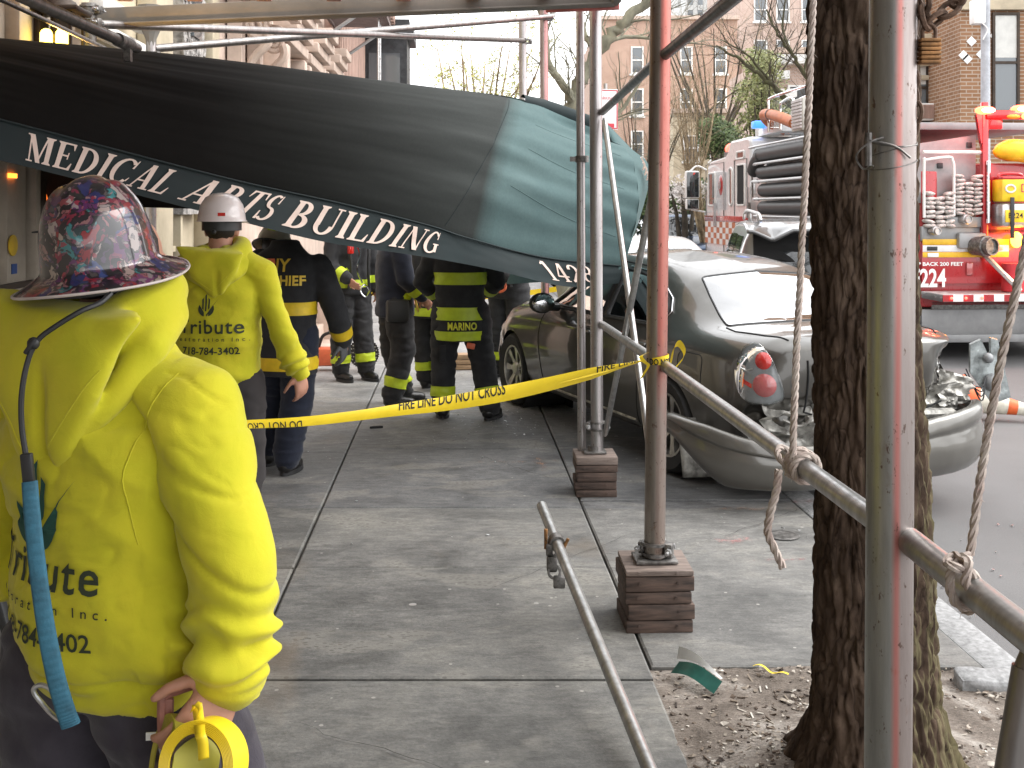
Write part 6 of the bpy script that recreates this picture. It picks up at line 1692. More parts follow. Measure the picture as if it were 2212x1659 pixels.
ca = simple_car("parked_car", "white parked car just ahead of the wrecked SUV", (2.30, 16.2, ROAD_Z), SYAW + R(90), FARST, M['whitepaint'], M['autoglass'], fs_, [(-.5, 1.06), (.5, 1.06), (.42, 1.28), (-.42, 1.28)], [(-.55, 1.05), (.55, 1.05), (.45, 1.35), (-.45, 1.35)], (0, 2.72), .32, "cars parked along the kerb")
cb = copy_tree(ca); cb.location = (1.95, 22.5, ROAD_Z); cb['label'] = "second white parked car, low beyond the awning nose"
c2 = simple_car("parked_car", "dark blue roofed car seen small between the thin braces and the hedge", (4.35, 30, ROAD_Z), SYAW + R(-92), suv_st(), M['bluepaint'], M['autoglass'], [[(-.35, 1.2), (.45, 1.2), (.45, 1.56), (-.25, 1.56)], [(.55, 1.18), (1.9, 1.15), (1.6, 1.55), (.55, 1.57)]], [(-.68, 1.13), (.68, 1.13), (.62, 1.54), (-.62, 1.54)], [(-.66, 1.18), (.66, 1.18), (.6, 1.66), (-.6, 1.66)], (0, 2.75), .36, "cars parked along the kerb")
c3 = copy_tree(c2); c3.location = (5.35, 31.5, ROAD_Z); c3['label'] = "silver parked car beside the front corner of the fire engine"
for ch in c3.children:
    if ch.name.startswith('body'):
        ch.data = ch.data.copy(); ch.data.materials[0] = M['silverpaint']
# ---------------------------------------------------------------- fire engine
M['engred'] = car_paint("fire_engine_red", (.40, .010, .015), .05, .3); M['engwhite'] = car_paint("fire_engine_white", (.69, .72, .74), .05, .3)
M['diamond'] = None
def mat_diamond():
    m, t, b = nodes("tread_plate"); v = t.nodes.new("ShaderNodeTexVoronoi"); v.inputs["Scale"].default_value = 26; t.links.new(mapping(t, (1, 1, 1), (.78, 0, .78)), v.inputs["Vector"])
    b.inputs["Base Color"].default_value = (.55, .55, .55, 1); b.inputs["Metallic"].default_value = .75; b.inputs["Roughness"].default_value = .35
    bump(t, b, ramp(t, v.outputs["Distance"], [(.1, (1,) * 3), (.3, (0,) * 3)]), .7, .008); return m
M['diamond'] = mat_diamond(); M['plate'] = pm("grey_plate", (.32, .32, .32), .5, .4, .1, 4); M['shutter'] = pm("roller_shutter", (.42, .41, .37), .45, .5, .08)
M['yellowstripe'] = pm("yellow_stripe", (.82, .48, .02), .4); M['hosecloth'] = pm("canvas_hose", (.60, .56, .53), .9, 0, .2, 14, 150, .4, .003); M['blackhose'] = pm("black_suction_hose", (.03, .031, .031), .5, 0, .2, 8)
M['orangehose'] = pm("orange_booster_hose", (.52, .17, .07), .5); M['caseyellow'] = pm("yellow_plastic_case", (.85, .58, .02), .4); M['bagblue'] = pm("blue_bag_cloth", (.08, .20, .42), .7)
M['beacon'] = emit("red_beacon", (1, .05, .02), 7); M['beaconhot'] = emit("red_beacon_core", (1, .6, .4), 12); M['amber'] = emit("amber_beacon", (1, .42, .03), 5); M['amberlens'] = pm("amber_lens", (.75, .30, .02), .2); M['bluelens'] = emit("blue_lightbar", (.05, .22, .8), .6); M['markerred'] = emit("red_marker_lamp", (1, .06, .04), 3)
eng = thing("fire_engine", "red and white fire engine with folded hoses and lit beacons, rear step towards the tree", "fire engine", (5.08, 13.5, ROAD_Z), R(90) + .065)
def eb(name, mat, *boxes, parent=None, bev=.008, smooth=True):
    mb = MB()
    for c, d in boxes: mb.box(c, d, None, 0, min(bev, min(d) * .3))
    return mb.build(name, mat, parent or eng, smooth)
ZO = -ROAD_Z           # heights below are above the pavement level
def rz(u, v):          # point on the rear face: offset from the near corner, height
    return (-(u - 1990) * .005745, 1.75 - (v - 451) * .005745 + ZO)
W = 2.5
# chassis, body
eb("body", M['engred'], ((3.2, -W / 2, 1.15), (6.3, W, 1.0)), ((3.2, -1.65, 2.0), (6.3, 1.66, .9)), ((3.2, -.12, 1.95), (6.3, .22, .8)), bev=.03)
eb("undercarriage", M['clamp'], ((3.2, -W / 2, .48), (6.3, 2.2, .5)), ((8, -W / 2, .55), (5, 1.9, .5)))
eb("rear_skirt", M['plate'], ((.02, -W / 2, .46), (.05, W, .34)), ((-.01, -W / 2, .27), (.05, W, .1)))
y0, z0 = rz(1992, 309); y1, z1 = rz(2121, 290)
mb = MB(); mb.add([Vector(p) for p in ((.12, y0, 1.7), (.12, y1, 1.7), (.12, y1, z1), (.12, y0, z0), (.16, y0, 1.7), (.16, y1, 1.7), (.16, y1, z1), (.16, y0, z0))], [(0, 1, 2, 3), (7, 6, 5, 4), (0, 4, 5, 1), (1, 5, 6, 2), (2, 6, 7, 3), (3, 7, 4, 0)])
mb.box((3, y0 + .02, 2.3), (5.9, .05, .7)); mb.build("hose_bed_panel", M['plate'], eng)
ya, za = rz(1992, 329); yb, _ = rz(2120, 329)
mb = MB(); mb.tube([(-.02, ya, za), (-.02, yb, za)], .022, 8); hp = [rz(*q) for q in ((1991, 470), (1991, 352), (1996, 346), (2045, 340), (2054, 348), (2057, 372), (2057, 466))]
mb.tube(catmull([(-.06, a, b2) for a, b2 in hp], 5), .018, 8); mb.build("tube_frame", M['white'], eng)
for u, v in ((2106, 312), (2040, 357)):
    a, b2 = rz(u, v); eb("plate_patch", M['darkmetal'], ((.11, a, b2), (.012, .07, .07)))
rr = random.Random(4)
def hose_stack(u0, u1, v0, v1, cols, rows, x):
    a0, zt = rz(u0, v0); a1, zb = rz(u1, v1); cw = (a1 - a0) / cols; rh = (zt - zb) / rows
    for c in range(cols):
        mb = MB()
        top = rows - (rr.randint(0, 2) if c != cols - 1 else 0)
        for k in range(top):
            cy = a0 + cw * (c + .5) + rr.uniform(-.01, .01); cz = zb + rh * (k + .5) + rr.uniform(-.006, .006); tl = rr.uniform(-.12, .12)
            sec = []
            for i in range(9):
                t_ = (i / 8 - .5) * 2; sec.append(ring((x + rr.uniform(-.012, .012), cy + t_ * abs(cw) * .48, cz + t_ * tl * .12), .07 * (1 - .3 * t_ ** 4), rh * .47 * (1 - .5 * abs(t_) ** 5), (1, 0, 0), (0, 0, 1), 10, 2.4))
            mb.loft(sec)
        mb.build("folded_hose", M['hosecloth'], eng, angle=70)
hose_stack(1994, 2060, 414, 493, 3, 8, -.02); hose_stack(2061, 2121, 376, 466, 3, 10, -.02)
a, b2 = rz(2083, 480); eb("pipe_plate", M['plate'], ((.0, a, b2), (.06, .46, .13)))
a, b2 = rz(2055, 505); eb("lower_plate", M['plate'], ((.03, a, b2), (.06, .75, .18)))
def nozzle(u, v, r, L, mat='steel', x=-.02):
    a, b2 = rz(u, v); mb = MB(); mt = Matrix.Translation((x, a, b2)) @ Matrix.Rotation(R(-90), 4, 'Y') @ Matrix.Rotation(R(18), 4, 'X')
    mb.lathe([(0, 0), (r, 0), (r, L * .5), (r * 1.12, L * .52), (r * 1.12, L * .72), (r * .95, L * .74), (r * .95, L), (r * .8, L), (r * .75, L * .9), (0, L * .9)], mt, 24); return mb.build("hose_coupling", M[mat], eng)
nozzle(2077, 474, .055, .13); nozzle(2010, 499, .05, .12); nozzle(2104, 531, .115, .30, 'clamp', -.03)
a, b2 = rz(2098, 520); eb("inlet_housing", M['plate'], ((-.03, a, b2), (.1, .36, .2)), bev=.03)
for v0, v1, m_, nm in ((517, 529, 'yellowstripe', "yellow_stripe"), (530, 544, 'white', "white_stripe"), (545, 556, 'yellowstripe', "yellow_stripe")):
    _, zt = rz(0, v0); _, zb = rz(0, v1); eb(nm, M[m_], ((-.006, -.56, (zt + zb) / 2), (.02, 1.1, zt - zb)), bev=.002)
for u in (2012, 2128, 2160): a, b2 = rz(u, 537); eb("marker", M['markerred'] if u > 2100 else M['darkmetal'], ((-.022, a, b2), (.02, .10 if u > 2100 else .13, .05)))
a, b2 = rz(2014, 551); eb("makers_plate", M['white'], ((-.02, a, b2), (.012, .14, .05)))
def engtext(s, size, xs, u, v, bold=.0, mat='white', xx=-.012, parent=None, align='LEFT'):
    a, b2 = rz(u, v); bm = flat_text(s, size, xs, bold, align); me = wrap(bm, lambda x, y: Vector((xx, a - x, b2 + y))); return link("lettering", me, M[mat], parent or eng, False)
eb("rear_panel", M['engred'], ((-.002, -1.25, 1.2), (.012, 2.5, .5)))
engtext("KEEP BACK 200 FEET", .062, 1.25, 1958, 574, .002); engtext("E224", .31, .72, 1966, 619, .008)
mb = MB(); a, b2 = rz(2095, 581); mb.box((-.02, a, b2), (.04, .09, .16), None, 0, .02); mb.build("tail_lamp", M['pinklens'], eng)
_, zt = rz(0, 638); eb("tailboard", M['diamond'], ((-.28, -W / 2, zt + .01), (.58, W, .09)))
mb = MB(); mr_ = MB()
for k in range(20):
    (mb if k % 2 else mr_).box((-.577, -.06 - k * .125, zt + .01), (.012, .124, .08))
mb.build("white_chevrons", M['white'], eng); mr_.build("red_chevrons", M['engred'], eng)
for u in (2008, 2040, 2076): a, _ = rz(u, 0); mb = MB(); mb.sph((-.59, a * .96, zt + .012), .018); mb.build("step_lamp", M['markerred'], eng)
(a, b2), (c_, d_) = rz(2126, 549), rz(2160, 630)
mb = MB(); mb.cyl((-.03, a, b2), (-.52, c_, d_ + .05), .035, n=6); mb.build("step_brace", M['diamond'], eng)
# right hand cabinet with post, rail, cases and bags
a, _ = rz(2123, 0)
eb("beacon_post", M['engred'], ((-.03, a - .02, 2.25), (.08, .07, 1.9)))
a2, b2 = rz(2190, 250); eb("beacon_bar", M['engred'], ((-.03, a2 - .12, b2 + .01), (.16, .98, .11)), ((-.03, a2 + .24, b2 - .1), (.06, .2, .14)), bev=.03)
mb = MB(); a, b2 = rz(2118, 262); mb.prism([(a + .06, b2 + .08), (a - .16, b2 + .08), (a - .04, b2 - .25), (a, b2 - .28)], -.06, .0, Matrix(((0, 1, 0, 0), (1, 0, 0, 0), (0, 0, 1, 0), (0, 0, 0, 1)))); mb.build("bar_bracket", M['engred'], eng)
a, b2 = rz(2184, 252); mb = MB(); mb.sph((-.12, a, b2 - .005), (.02, .09, .03)); mb.build("amber_lens", M['amberlens'], eng)
for u, v in ((2126, 239), (2206, 236)):
    a, b2 = rz(u, v); mb = MB(); mb.sph((-.06, a, b2), (.10, .125, .055), 20); bc = mb.build("beacon", M['beacon'], eng)
    mb = MB(); mb.sph((-.15, a, b2 - .004), (.03, .085, .03), 14); mb.build("beacon_core", M['beaconhot'], bc)
a, b2 = rz(2196, 518); mb = MB(); mb.sph((-.06, a, b2), (.05, .075, .10), 16); mb.build("amber_lamp", M['amber'], eng)
a, b2 = rz(2208, 252); mb = MB(); mb.sph((-.12, a, b2), (.03, .04, .04), 12); mb.build("red_lamp", M['beacon'], eng)
for nm, u, v, e, cl in (("red_beacon_light", 2126, 240, 12, (1, .04, .02)), ("red_beacon_light", 2206, 238, 12, (1, .04, .02)), ("amber_beacon_light", 2196, 518, 4, (1, .4, .03))):
    l = bpy.data.lights.new(nm, 'POINT'); l.energy = e; l.color = cl; l.shadow_soft_size = .12; o = bpy.data.objects.new(nm, l); COL.objects.link(o); a, b2 = rz(u, v); o.parent = eng; o.location = (-.32, a, b2)
a, b2 = rz(2130, 415); mb = MB(); mb.tube([(-.10, a, b2 - .38), (-.10, a, b2 + .38)], .022, 8)
for s in (-.36, .36): mb.box((-.06, a, b2 + s), (.09, .05, .05))
mb.build("grab_rail", M['chrome'], eng)
# crosswise bag of hose on the top edge
a, b2 = rz(2148, 328); sec = []
for i in range(22):
    t_ = i / 21; k = min(1, t_ * 5) ** .5; sec.append(ring((-.02, a - t_ * 1.0, b2 + .02 * math.sin(t_ * 7)), .11 * k + .02, .12 * k + .02, (1, 0, 0), (0, 0, 1), 14, 2.5))
mb = MB(); mb.loft(sec[:10]); bg_ = mb.build("hose_bag", M['caseyellow'], eng, angle=60)
mb = MB(); mb.loft(sec[9:]); mb.build("bag_sleeve", M['bagblue'], bg_, angle=60)
mb = MB(); mb.box((-.135, a - .40, b2), (.01, .045, .17)); mb.build("bag_band", M['darkmetal'], bg_)
for k in range(3): mb = MB(); mb.box((-.128, a - .75, b2 - .06 - k * .022), (.014, .5, .014)); mb.build("bag_stripe", M['orangehose'], bg_)
# yellow case in a silver pocket
a, b2 = rz(2173, 412); cs = eb("equipment_case", M['caseyellow'], ((-.16, a, b2), (.26, .35, .28)), bev=.03)
mb = MB(); mb.tube(catmull([(-.16, a + .15, b2 + .13), (-.16, a + .12, b2 + .2), (-.16, a - .12, b2 + .2), (-.16, a - .15, b2 + .13)], 6), .022, 8); mb.box((-.16, a, b2 + .15), (.24, .33, .04), None, 0, .015); mb.build("case_handle", M['engred'], cs)
mb = MB(); mb.tube([(-.295, a + .07 + .06 * math.cos(t_), b2 + .02 + .045 * math.sin(t_)) for t_ in [i / 14 * 6.2832 for i in range(14)]], .012, 6, closed=True); mb.build("case_latch", M['white'], cs)
for sx in (-1, 1):
    mb = MB(); mb.box((-.294, a - .125, b2 + .03 + sx * .045), (.006, .10, .012)); mb.box((-.294, a - .125 + sx * .05, b2 + .03), (.006, .012, .1)); mb.build("case_mark", M['redlens'], cs)
a, b2 = rz(2172, 465); pk = eb("case_pocket", M['steel'], ((-.16, a, b2), (.3, .36, .30)), bev=.05)
eb("pocket_sign", M['caseyellow'], ((-.315, a - .01, b2 - .01), (.012, .30, .15)), parent=pk, bev=.003)
engtext("E224", .095, 1.0, 2153, 471, .001, 'ink', -.323, pk)
eb("pocket_strap", M['black'], ((-.33, a + .06, b2 - .03), (.014, .05, .5)), parent=pk)
a, b2 = rz(2176, 597); sec = [ring((-.24, a, b2 - .17 + .34 * i / 8), .12 * (1 - .05 * i / 8), .15 * (1 + .06 * math.sin(i)), (1, 0, 0), (0, 1, 0), 14, 3) for i in range(9)]
mb = MB(); mb.loft(sec); bg2 = mb.build("red_bag", pm("red_bag_cloth", (.55, .03, .04), .7), eng, angle=60)
mb = MB(); mb.sph((-.372, a, b2 + .03), (.006, .03, .03), 8); mb.box((-.372, a, b2 - .02), (.006, .12, .012)); mb.build("bag_emblem", M['white'], bg2)
# side: suction hoses on their rails, pump panel, crew cab
for i, zz in enumerate((2.72, 2.40, 2.08, 1.77)):
    z = zz + ZO; xe = 6.35 - .18 * (i > 0) - .1 * (i > 1); r = .135 if i == 0 else .12
    mb = MB(); pts = [(.6, .16, z), (xe - .5, .16, z)] + ([(xe - .2, .17, z - .02), (xe + .1, .18, z - .13), (xe + .25, .18, z - .26)] if i == 0 else [(xe, .16, z)])
    mb.tube(catmull(pts, 8), r, 16); sec = pts[-1]; mb.sph(sec, r, 14); mb.build("suction_hose", M['blackhose'], eng)
    for dz in (-.155, .155):
        mb = MB(); mb.tube(catmull([(.6, .27, z + dz), (xe - .15, .27, z + dz), (xe - .02, .26, z + dz * .9)], 6), .02, 8); mb.build("hose_rail", M['steel'], eng)
eb("side_panel", M['plate'], ((3.2, .02, 2.0), (6.2, .03, 1.5)))
eb("pump_panel", M['diamond'], ((6.9, -W / 2, 1.75), (1.15, W, 2.3)), bev=.03); eb("pump_shutter", M['shutter'], ((6.5, .012, 1.7), (.35, .03, 1.4)))
for k in range(18): pass
mb = MB()
for k in range(20): mb.box((6.5, .03, 1.06 + k * .068), (.34, .012, .05), None, 0, .004)
mb.build("shutter_slats", M['shutter'], eng)
eb("red_band", M['engwhite'], ((6.95, .008, 2.28), (1.05, .02, .25)))
mb = MB(); mb.tube([(7.2, .04, 2.1), (7.2, .06, 2.75)], .018, 6); mb.tube([(7.38, .05, .9), (7.38, .05, 2.0)], .03, 6); mb.build("side_pole", M['clamp'], eng)
# cab as an extruded side profile
P = [(7.5, .75), (11.05, .75), (11.12, 1.2), (11.02, 2.1), (10.85, 2.84), (10.6, 2.93), (9.35, 2.98), (9.2, 3.05), (9.05, 3.22), (8.9, 3.28), (7.62, 3.28), (7.5, 3.2)]
mb = MB(); mb.prism(P, -W, 0); cab = mb.build("cab", M['engwhite'], eng, angle=30)
bv = cab.modifiers.new("b", 'BEVEL'); bv.width = .06; bv.segments = 3; bv.limit_method = 'ANGLE'
eb("cab_roof_box", M['engwhite'], ((7.2, -.9, 3.42), (1.7, 1.3, .26)), parent=cab, bev=.03)
def pane(nm, x0, x1, z0_, z1_, mat, y=.008, parent=cab, r=.08, fr=True):
    Q = rounded([(x0, z0_), (x1, z0_), (x1, z1_), (x0, z1_)], r); mb = MB(); mb.prism(Q, -.02, y); o = mb.build(nm, mat, parent, angle=30)
    if fr: mb = MB(); mb.tube([(q[0], y, q[1]) for q in Q], .022, 6, closed=True); mb.build("pane_frame", M['white'], o)
    return o
pane("cab_window", 10.15, 10.75, 1.95, 2.66, M['autoglass'], r=.06); pane("cab_window", 8.78, 9.02, 1.95, 2.72, M['autoglass'], r=.1); pane("cab_window", 7.85, 8.42, 1.95, 2.76, M['liner'], r=.06); pane("cab_window", 7.9, 8.45, 2.88, 3.02, M['autoglass'], r=.03)
for x0, x1 in ((9.45, 10.98), (7.72, 8.62)):
    mb = MB(); mb.tube([(x0, .006, .85), (x0, .006, 2.86), (x1, .006, 2.86), (x1, .006, .85)], .010, 5); mb.build("door_seam", M['clamp'], cab)
mb = MB(); mb.lathe([(0, .012), (.15, .012), (.17, 0)], Matrix.Translation((9.72, 0, 2.38)) @ Matrix.Rotation(R(-90), 4, 'X') @ Matrix.Scale(1.3, 4, (0, 1, 0)), 20); lg = mb.build("round_badge", M['engred'], cab)
mb = MB(); mb.lathe([(0, .02), (.08, .02)], Matrix.Translation((9.72, 0, 2.38)) @ Matrix.Rotation(R(-90), 4, 'X'), 16); mb.build("badge_centre", M['steel'], lg)
mb = MB(); mb.box((9.35, .03, 2.25), (.04, .03, .8)); mb.box((7.6, .03, 2.0), (.04, .03, .6)); mb.box((10.05, .05, 1.75), (.05, .05, .5)); mb.build("grab_rail", M['steel'], cab)
eb("red_stripe", M['engred'], ((9.3, .008, 1.67), (3.55, .02, .12)), parent=cab)
mb = MB(); mo = MB()
for i in range(14):
    for k in range(4): (mb if (i + k) % 2 else mo).box((7.65 + i * .25, .007, 1.54 - k * .12), (.246, .016, .116))
mb.build("checker_white", M['white'], cab); mo.build("checker_orange", M['orangehose'], cab)
mb = MB(); mb.box((11.0, .32, 2.42), (.14, .32, .62), None, 0, .04); mb.box((11.0, .32, 1.98), (.14, .3, .24), None, 0, .04); mb.tube(catmull([(10.95, .0, 2.75), (11.02, .2, 2.84), (11.05, .36, 2.72)], 5), .02, 6); mb.tube([(11.0, 0, 1.8), (11.0, .34, 1.86)], .02, 6); mr = mb.build("mirror", M['white'], cab)
mb = MB(); mb.box((10.92, .32, 2.42), (.01, .27, .56), None, 0, .003); mb.box((10.92, .32, 1.98), (.01, .25, .2), None, 0, .003); mb.build("mirror_glass", M['autoglass'], mr)
mb = MB(); mb.sph((9.5, -.2, 3.14), (.16, .16, .13), 14); bc = mb.build("beacon", M['markerred'], cab)
mb = MB(); mb.box((9.5, -.2, 3.02), (.3, .3, .12)); mb.build("beacon_base", M['clamp'], bc)
mb = MB(); mb.box((7.5, -1.0, 3.5), (.25, 1.9, .14), None, 0, .03); mb.build("blue_lightbar", M['bluelens'], eng)
mb = MB(); mb.tube(catmull([(6.9, -.5, 3.35), (6.9, -.2, 3.5), (6.75, -.05, 3.62), (6.4, -.05, 3.6), (5.8, -.05, 3.5), (5.2, -.1, 3.35)], 8), .10, 12); oh = mb.build("booster_hose", M['orangehose'], eng)
mb = MB(); mb.lathe([(.105, -.03), (.11, 0), (.105, .03)], Matrix.Translation((6.35, -.05, 3.6)) @ Matrix.Rotation(R(90), 4, 'Y'), 14); mb.build("hose_strap", M['black'], oh)
mb = MB()
for yy in (-.12, -.7): mb.tube(catmull([(6.7, yy, 3.3), (6.72, yy, 3.8), (6.55, yy, 3.92), (4.6, yy, 3.92)], 6), .026, 8); mb.tube(catmull([(6.0, yy, 3.3), (6.02, yy, 3.7), (5.9, yy, 3.78), (5.3, yy, 3.78), (5.2, yy, 3.3)], 6), .024, 8)
mb.build("top_rail", M['chrome'], eng)
mb = MB(); mb.box((6.3, -.5, 3.6), (.02, .9, .5), (0, -.3, 0), 0, .02); mb.build("wind_shield", M['lampclear'], eng)
eb("louvre_box", M['shutter'], ((4.75, -.25, 3.45), (.55, .5, .55)), bev=.02)
mb = MB()
for k in range(9): mb.box((4.75, .008, 3.24 + k * .055), (.5, .014, .035))
mb.build("louvre_slats", M['steel'], eng)
eb("top_deck", M['plate'], ((4.0, -W / 2, 3.0), (5.6, 2.3, .1)))
for x in (2.1, 9.3):
    for s, y in ((1, -.18), (-1, -2.3)): wheel(eng, x, y, .5, .5, s, .3, 8)
# ---------------------------------------------------------------- people
def joints(**k):
    J = dict(head=(0, .035, 1.64), neck=(0, 0, 1.49), pelvis=(0, 0, .95),
             rs=(.19, 0, 1.425), re=(.25, -.03, 1.14), rw=(.25, .06, .90), ls=(-.19, 0, 1.425), le=(-.25, -.03, 1.14), lw=(-.25, .06, .90),
             rh=(.10, 0, .92), rk=(.12, .02, .50), ra=(.12, -.02, .09), lh=(-.10, 0, .92), lk=(-.12, .02, .50), la=(-.12, -.02, .09),
             rt=(0, 1, 0), lt=(0, 1, 0), lean=(0, 0))
    J.update(k); return {a: Vector(b) for a, b in J.items()}
def hand(mb, w, d, n, ts, curl=.5, s=1.0, rad=.0092):
    """palm plus five separate fingers; d = finger direction, n = where the palm faces, ts = thumb side"""
    w, d, n = Vector(w), Vector(d).normalized(), Vector(n); n = (n - d * n.dot(d)).normalized(); sd = d.cross(n) * ts
    pts = []
    for i in range(7):
        t_ = i / 6; pts.append(ring(w + d * (.005 + .09 * t_) * s, (.026 + .017 * sstep(0, .6, t_)) * s, (.019 - .005 * t_) * s, sd, n, 14, 2.4))
    mb.loft(pts); mb.sph(w + d * .088 * s, (.03 * s, .03 * s, .013 * s), 10, Matrix((sd, d, n)).transposed())
    for k, (o, L) in enumerate(((.031, .072), (.011, .082), (-.010, .077), (-.030, .060))):
        p = w + d * .088 * s + sd * o * s; q = [p - d * .03 * s, p]; dd = (d + sd * o * 1.2).normalized(); a = 0; c = curl * (1 + .12 * (k - 1.2))
        for seg, fr in ((.42, .55), (.33, 1.0), (.25, .75)):
            a += c * fr; v = dd * math.cos(a) + n * math.sin(a); p = p + v * L * seg * s; q.append(p)
        limb(mb, q, [rad * 1.1 * s, rad * 1.08 * s, rad * s, rad * .92 * s, rad * .8 * s], 8)
    p = w + d * .022 * s + sd * .026 * s; q = [p]
    for v, L in ((d * .55 + sd * .75 + n * .25, .038), (d * .8 + sd * .45 + n * (.35 + curl * .3), .034), (d * .9 + sd * .1 + n * (.4 + curl * .5), .027)):
        p = p + v.normalized() * L * s; q.append(p)
    limb(mb, q, [.014 * s, .012 * s, .0105 * s, .0085 * s], 8)

def torso(mb, secs, J, pw=2.3, n=28, dx=0):
    rings_ = []
    for z, hw, hd, cy, cx in secs: rings_.append(ring((cx, cy, z), hw, hd, (1, 0, 0), (0, 1, 0), n, pw))
    mb.loft(rings_)

def make_body(J, hd, parent, voxel, curl=.5, glove=None):
    mb = MB()
    torso(mb, [(.86, .15, .10, 0, 0), (.98, .155, .105, 0, 0), (1.12, .14, .095, 0, 0), (1.3, .17, .11, 0, 0), (1.42, .16, .085, 0, 0), (1.47, .07, .06, 0, 0)], J)
    limb(mb, [J['neck'] + Vector((0, 0, -.06)), J['neck'] + Vector((0, .01, .05)), J['head'] + Vector((0, -.02, -.06))], [.062, .058, .058])
    h = J['head']
    mb.sph(h + Vector((0, -.005, .02)), (.077, .098, .105), 20); mb.sph(h + Vector((0, .035, -.05)), (.058, .065, .068), 16)
    mb.sph(h + Vector((0, .098, -.015)), (.013, .022, .024), 10); mb.sph(h + Vector((0, .085, -.062)), (.026, .014, .010), 10); mb.sph(h + Vector((0, .075, -.10)), (.026, .022, .018), 10)
    for s in (-1, 1): mb.sph(h + Vector((s * .077, -.005, -.015)), (.010, .022, .034), 10); mb.sph(h + Vector((s * .03, .082, .022)), (.024, .014, .008), 8)
    for s, a in ((1, 'r'), (-1, 'l')):
        limb(mb, [J[a + 's'], J[a + 'e'], J[a + 'w']], [.056, .043, .029])
        limb(mb, [J[a + 'h'], J[a + 'k'], J[a + 'a']], [.085, .056, .042])
        t_ = J[a + 't']; limb(mb, [J[a + 'a'] + Vector((0, 0, -.045)), J[a + 'a'] + t_ * .13 + Vector((0, 0, -.055))], [.04, .032])
        hd_ = hd.get(a)
        if hd_: hand(mb, J[a + 'w'], hd_[0], hd_[1], hd_[2], hd_[3], hd_[4] if len(hd_) > 4 else 1.0)
        else:
            d = (J[a + 'w'] - J[a + 'e']).normalized(); hand(mb, J[a + 'w'], d + Vector((0, .15, -.3)), Vector((-s, 0, 0)), 1 if s < 0 else -1, curl)
    me = fuse(mb, voxel, 4)
    b = link("body", me, M['skin'], parent, angle=180)
    # hair cap over the back of the head
    mb = MB(); mb.sph(h + Vector((0, -.018, .028)), (.083, .096, .106), 20)
    hm = mb.mesh("hair"); displace(hm, lambda c, n: c + n * .004 * fbm(c, 40)); bm = bmesh.new(); bm.from_mesh(hm)
    bmesh.ops.bisect_plane(bm, geom=bm.verts[:] + bm.edges[:] + bm.faces[:], plane_co=h + Vector((0, .03, -.02)), plane_no=(0, .75, -.66), clear_outer=True); bm.to_mesh(hm); bm.free()
    link("hair", hm, M['hair'], b, angle=180)
    eb_ = MB()
    for s in (-1, 1): eb_.sph(h + Vector((s * .03, .086, .008)), .0115, 10)
    eb_.build("eyes", M['white'], b); return b

def crease(c, seed, ax, sc, w=.09):
    """narrow valleys of hanging cloth along noise contours"""
    q = Vector((c.x * ax[0], c.y * ax[1], c.z * ax[2])) * sc + Vector((seed * 2.3, seed, 0)); v = noise.noise(q) + .35 * noise.noise(q * 2.1)
    k = .5 + noise.noise(c * 3.5 + Vector((seed, 0, 4))); return gauss(v, w) * max(0, min(1, k))
def folds(amp, seed=0, sc=(9, 9, 22)):
    def f(c, n):
        q = Vector((c.x * sc[0], c.y * sc[1], c.z * sc[2])) + Vector((seed * 3.1, 0, seed))
        r = 1 - abs(noise.noise(q * .55)) * 2; return c + n * amp * (.6 * r + .7 * noise.noise(q) + .25 * noise.noise(q * 2.3))
    return f
def band(me, co, no, h, keep, name, mat, parent, off=.004):
    """a strip of trim lying on a garment between two parallel planes"""
    bm = bmesh.new(); bm.from_mesh(me); co, no = Vector(co), Vector(no).normalized()
    bmesh.ops.bisect_plane(bm, geom=bm.verts[:] + bm.edges[:] + bm.faces[:], plane_co=co - no * h / 2, plane_no=-no, clear_outer=True)
    bmesh.ops.bisect_plane(bm, geom=bm.verts[:] + bm.edges[:] + bm.faces[:], plane_co=co + no * h / 2, plane_no=no, clear_outer=True)
    if keep: bmesh.ops.delete(bm, geom=[f for f in bm.faces if not keep(f.calc_center_median())], context='FACES')
    if not bm.faces: bm.free(); return None
    bm.normal_update()
    for v in bm.verts: v.co = v.co + v.normal * off
    m2 = bpy.data.meshes.new(name); bm.to_mesh(m2); bm.free(); return link(name, m2, mat, parent, angle=180)
def seg_dist(p, a, b2):
    ab = b2 - a; t_ = max(0, min(1, (p - a).dot(ab) / ab.length_squared)); return (p - (a + ab * t_)).length
def boots(J, parent, voxel=.012, mat='boot', h=.2):
    for a in 'rl':
        mb = MB(); A = J[a + 'a']; t_ = J[a + 't'].normalized()
        limb(mb, [A + Vector((0, 0, h * .6)), A + Vector((0, 0, .0))], [.062, .058]); limb(mb, [A + Vector((0, 0, -.03)) - t_ * .03, A + t_ * .10 + Vector((0, 0, -.04)), A + t_ * .17 + Vector((0, 0, -.045))], [.055, .05, .042])
        me = fuse(mb, voxel, 5)
        def fl(c, n):
            c = c + n * .004 * fbm(c, 18); c.z = max(c.z, A.z - .088); return c
        displace(me, fl); b = link("boot", me, M[mat], parent, angle=180)
        mb = MB(); sd = t_.cross(Vector((0, 0, 1))); P = []
        for i in range(28):
            q = i / 28 * 6.2832; P.append(A + t_ * (.065 + .155 * math.cos(q) * (1 if math.cos(q) > 0 else .85)) + sd * .057 * math.sin(q) * (1 + .1 * math.cos(q)) + Vector((0, 0, -.09)))
        mb.loft([[p + Vector((0, 0, .0)) for p in P], [p + Vector((0, 0, .028)) for p in P]]); mb.build("sole", M['black'], b)
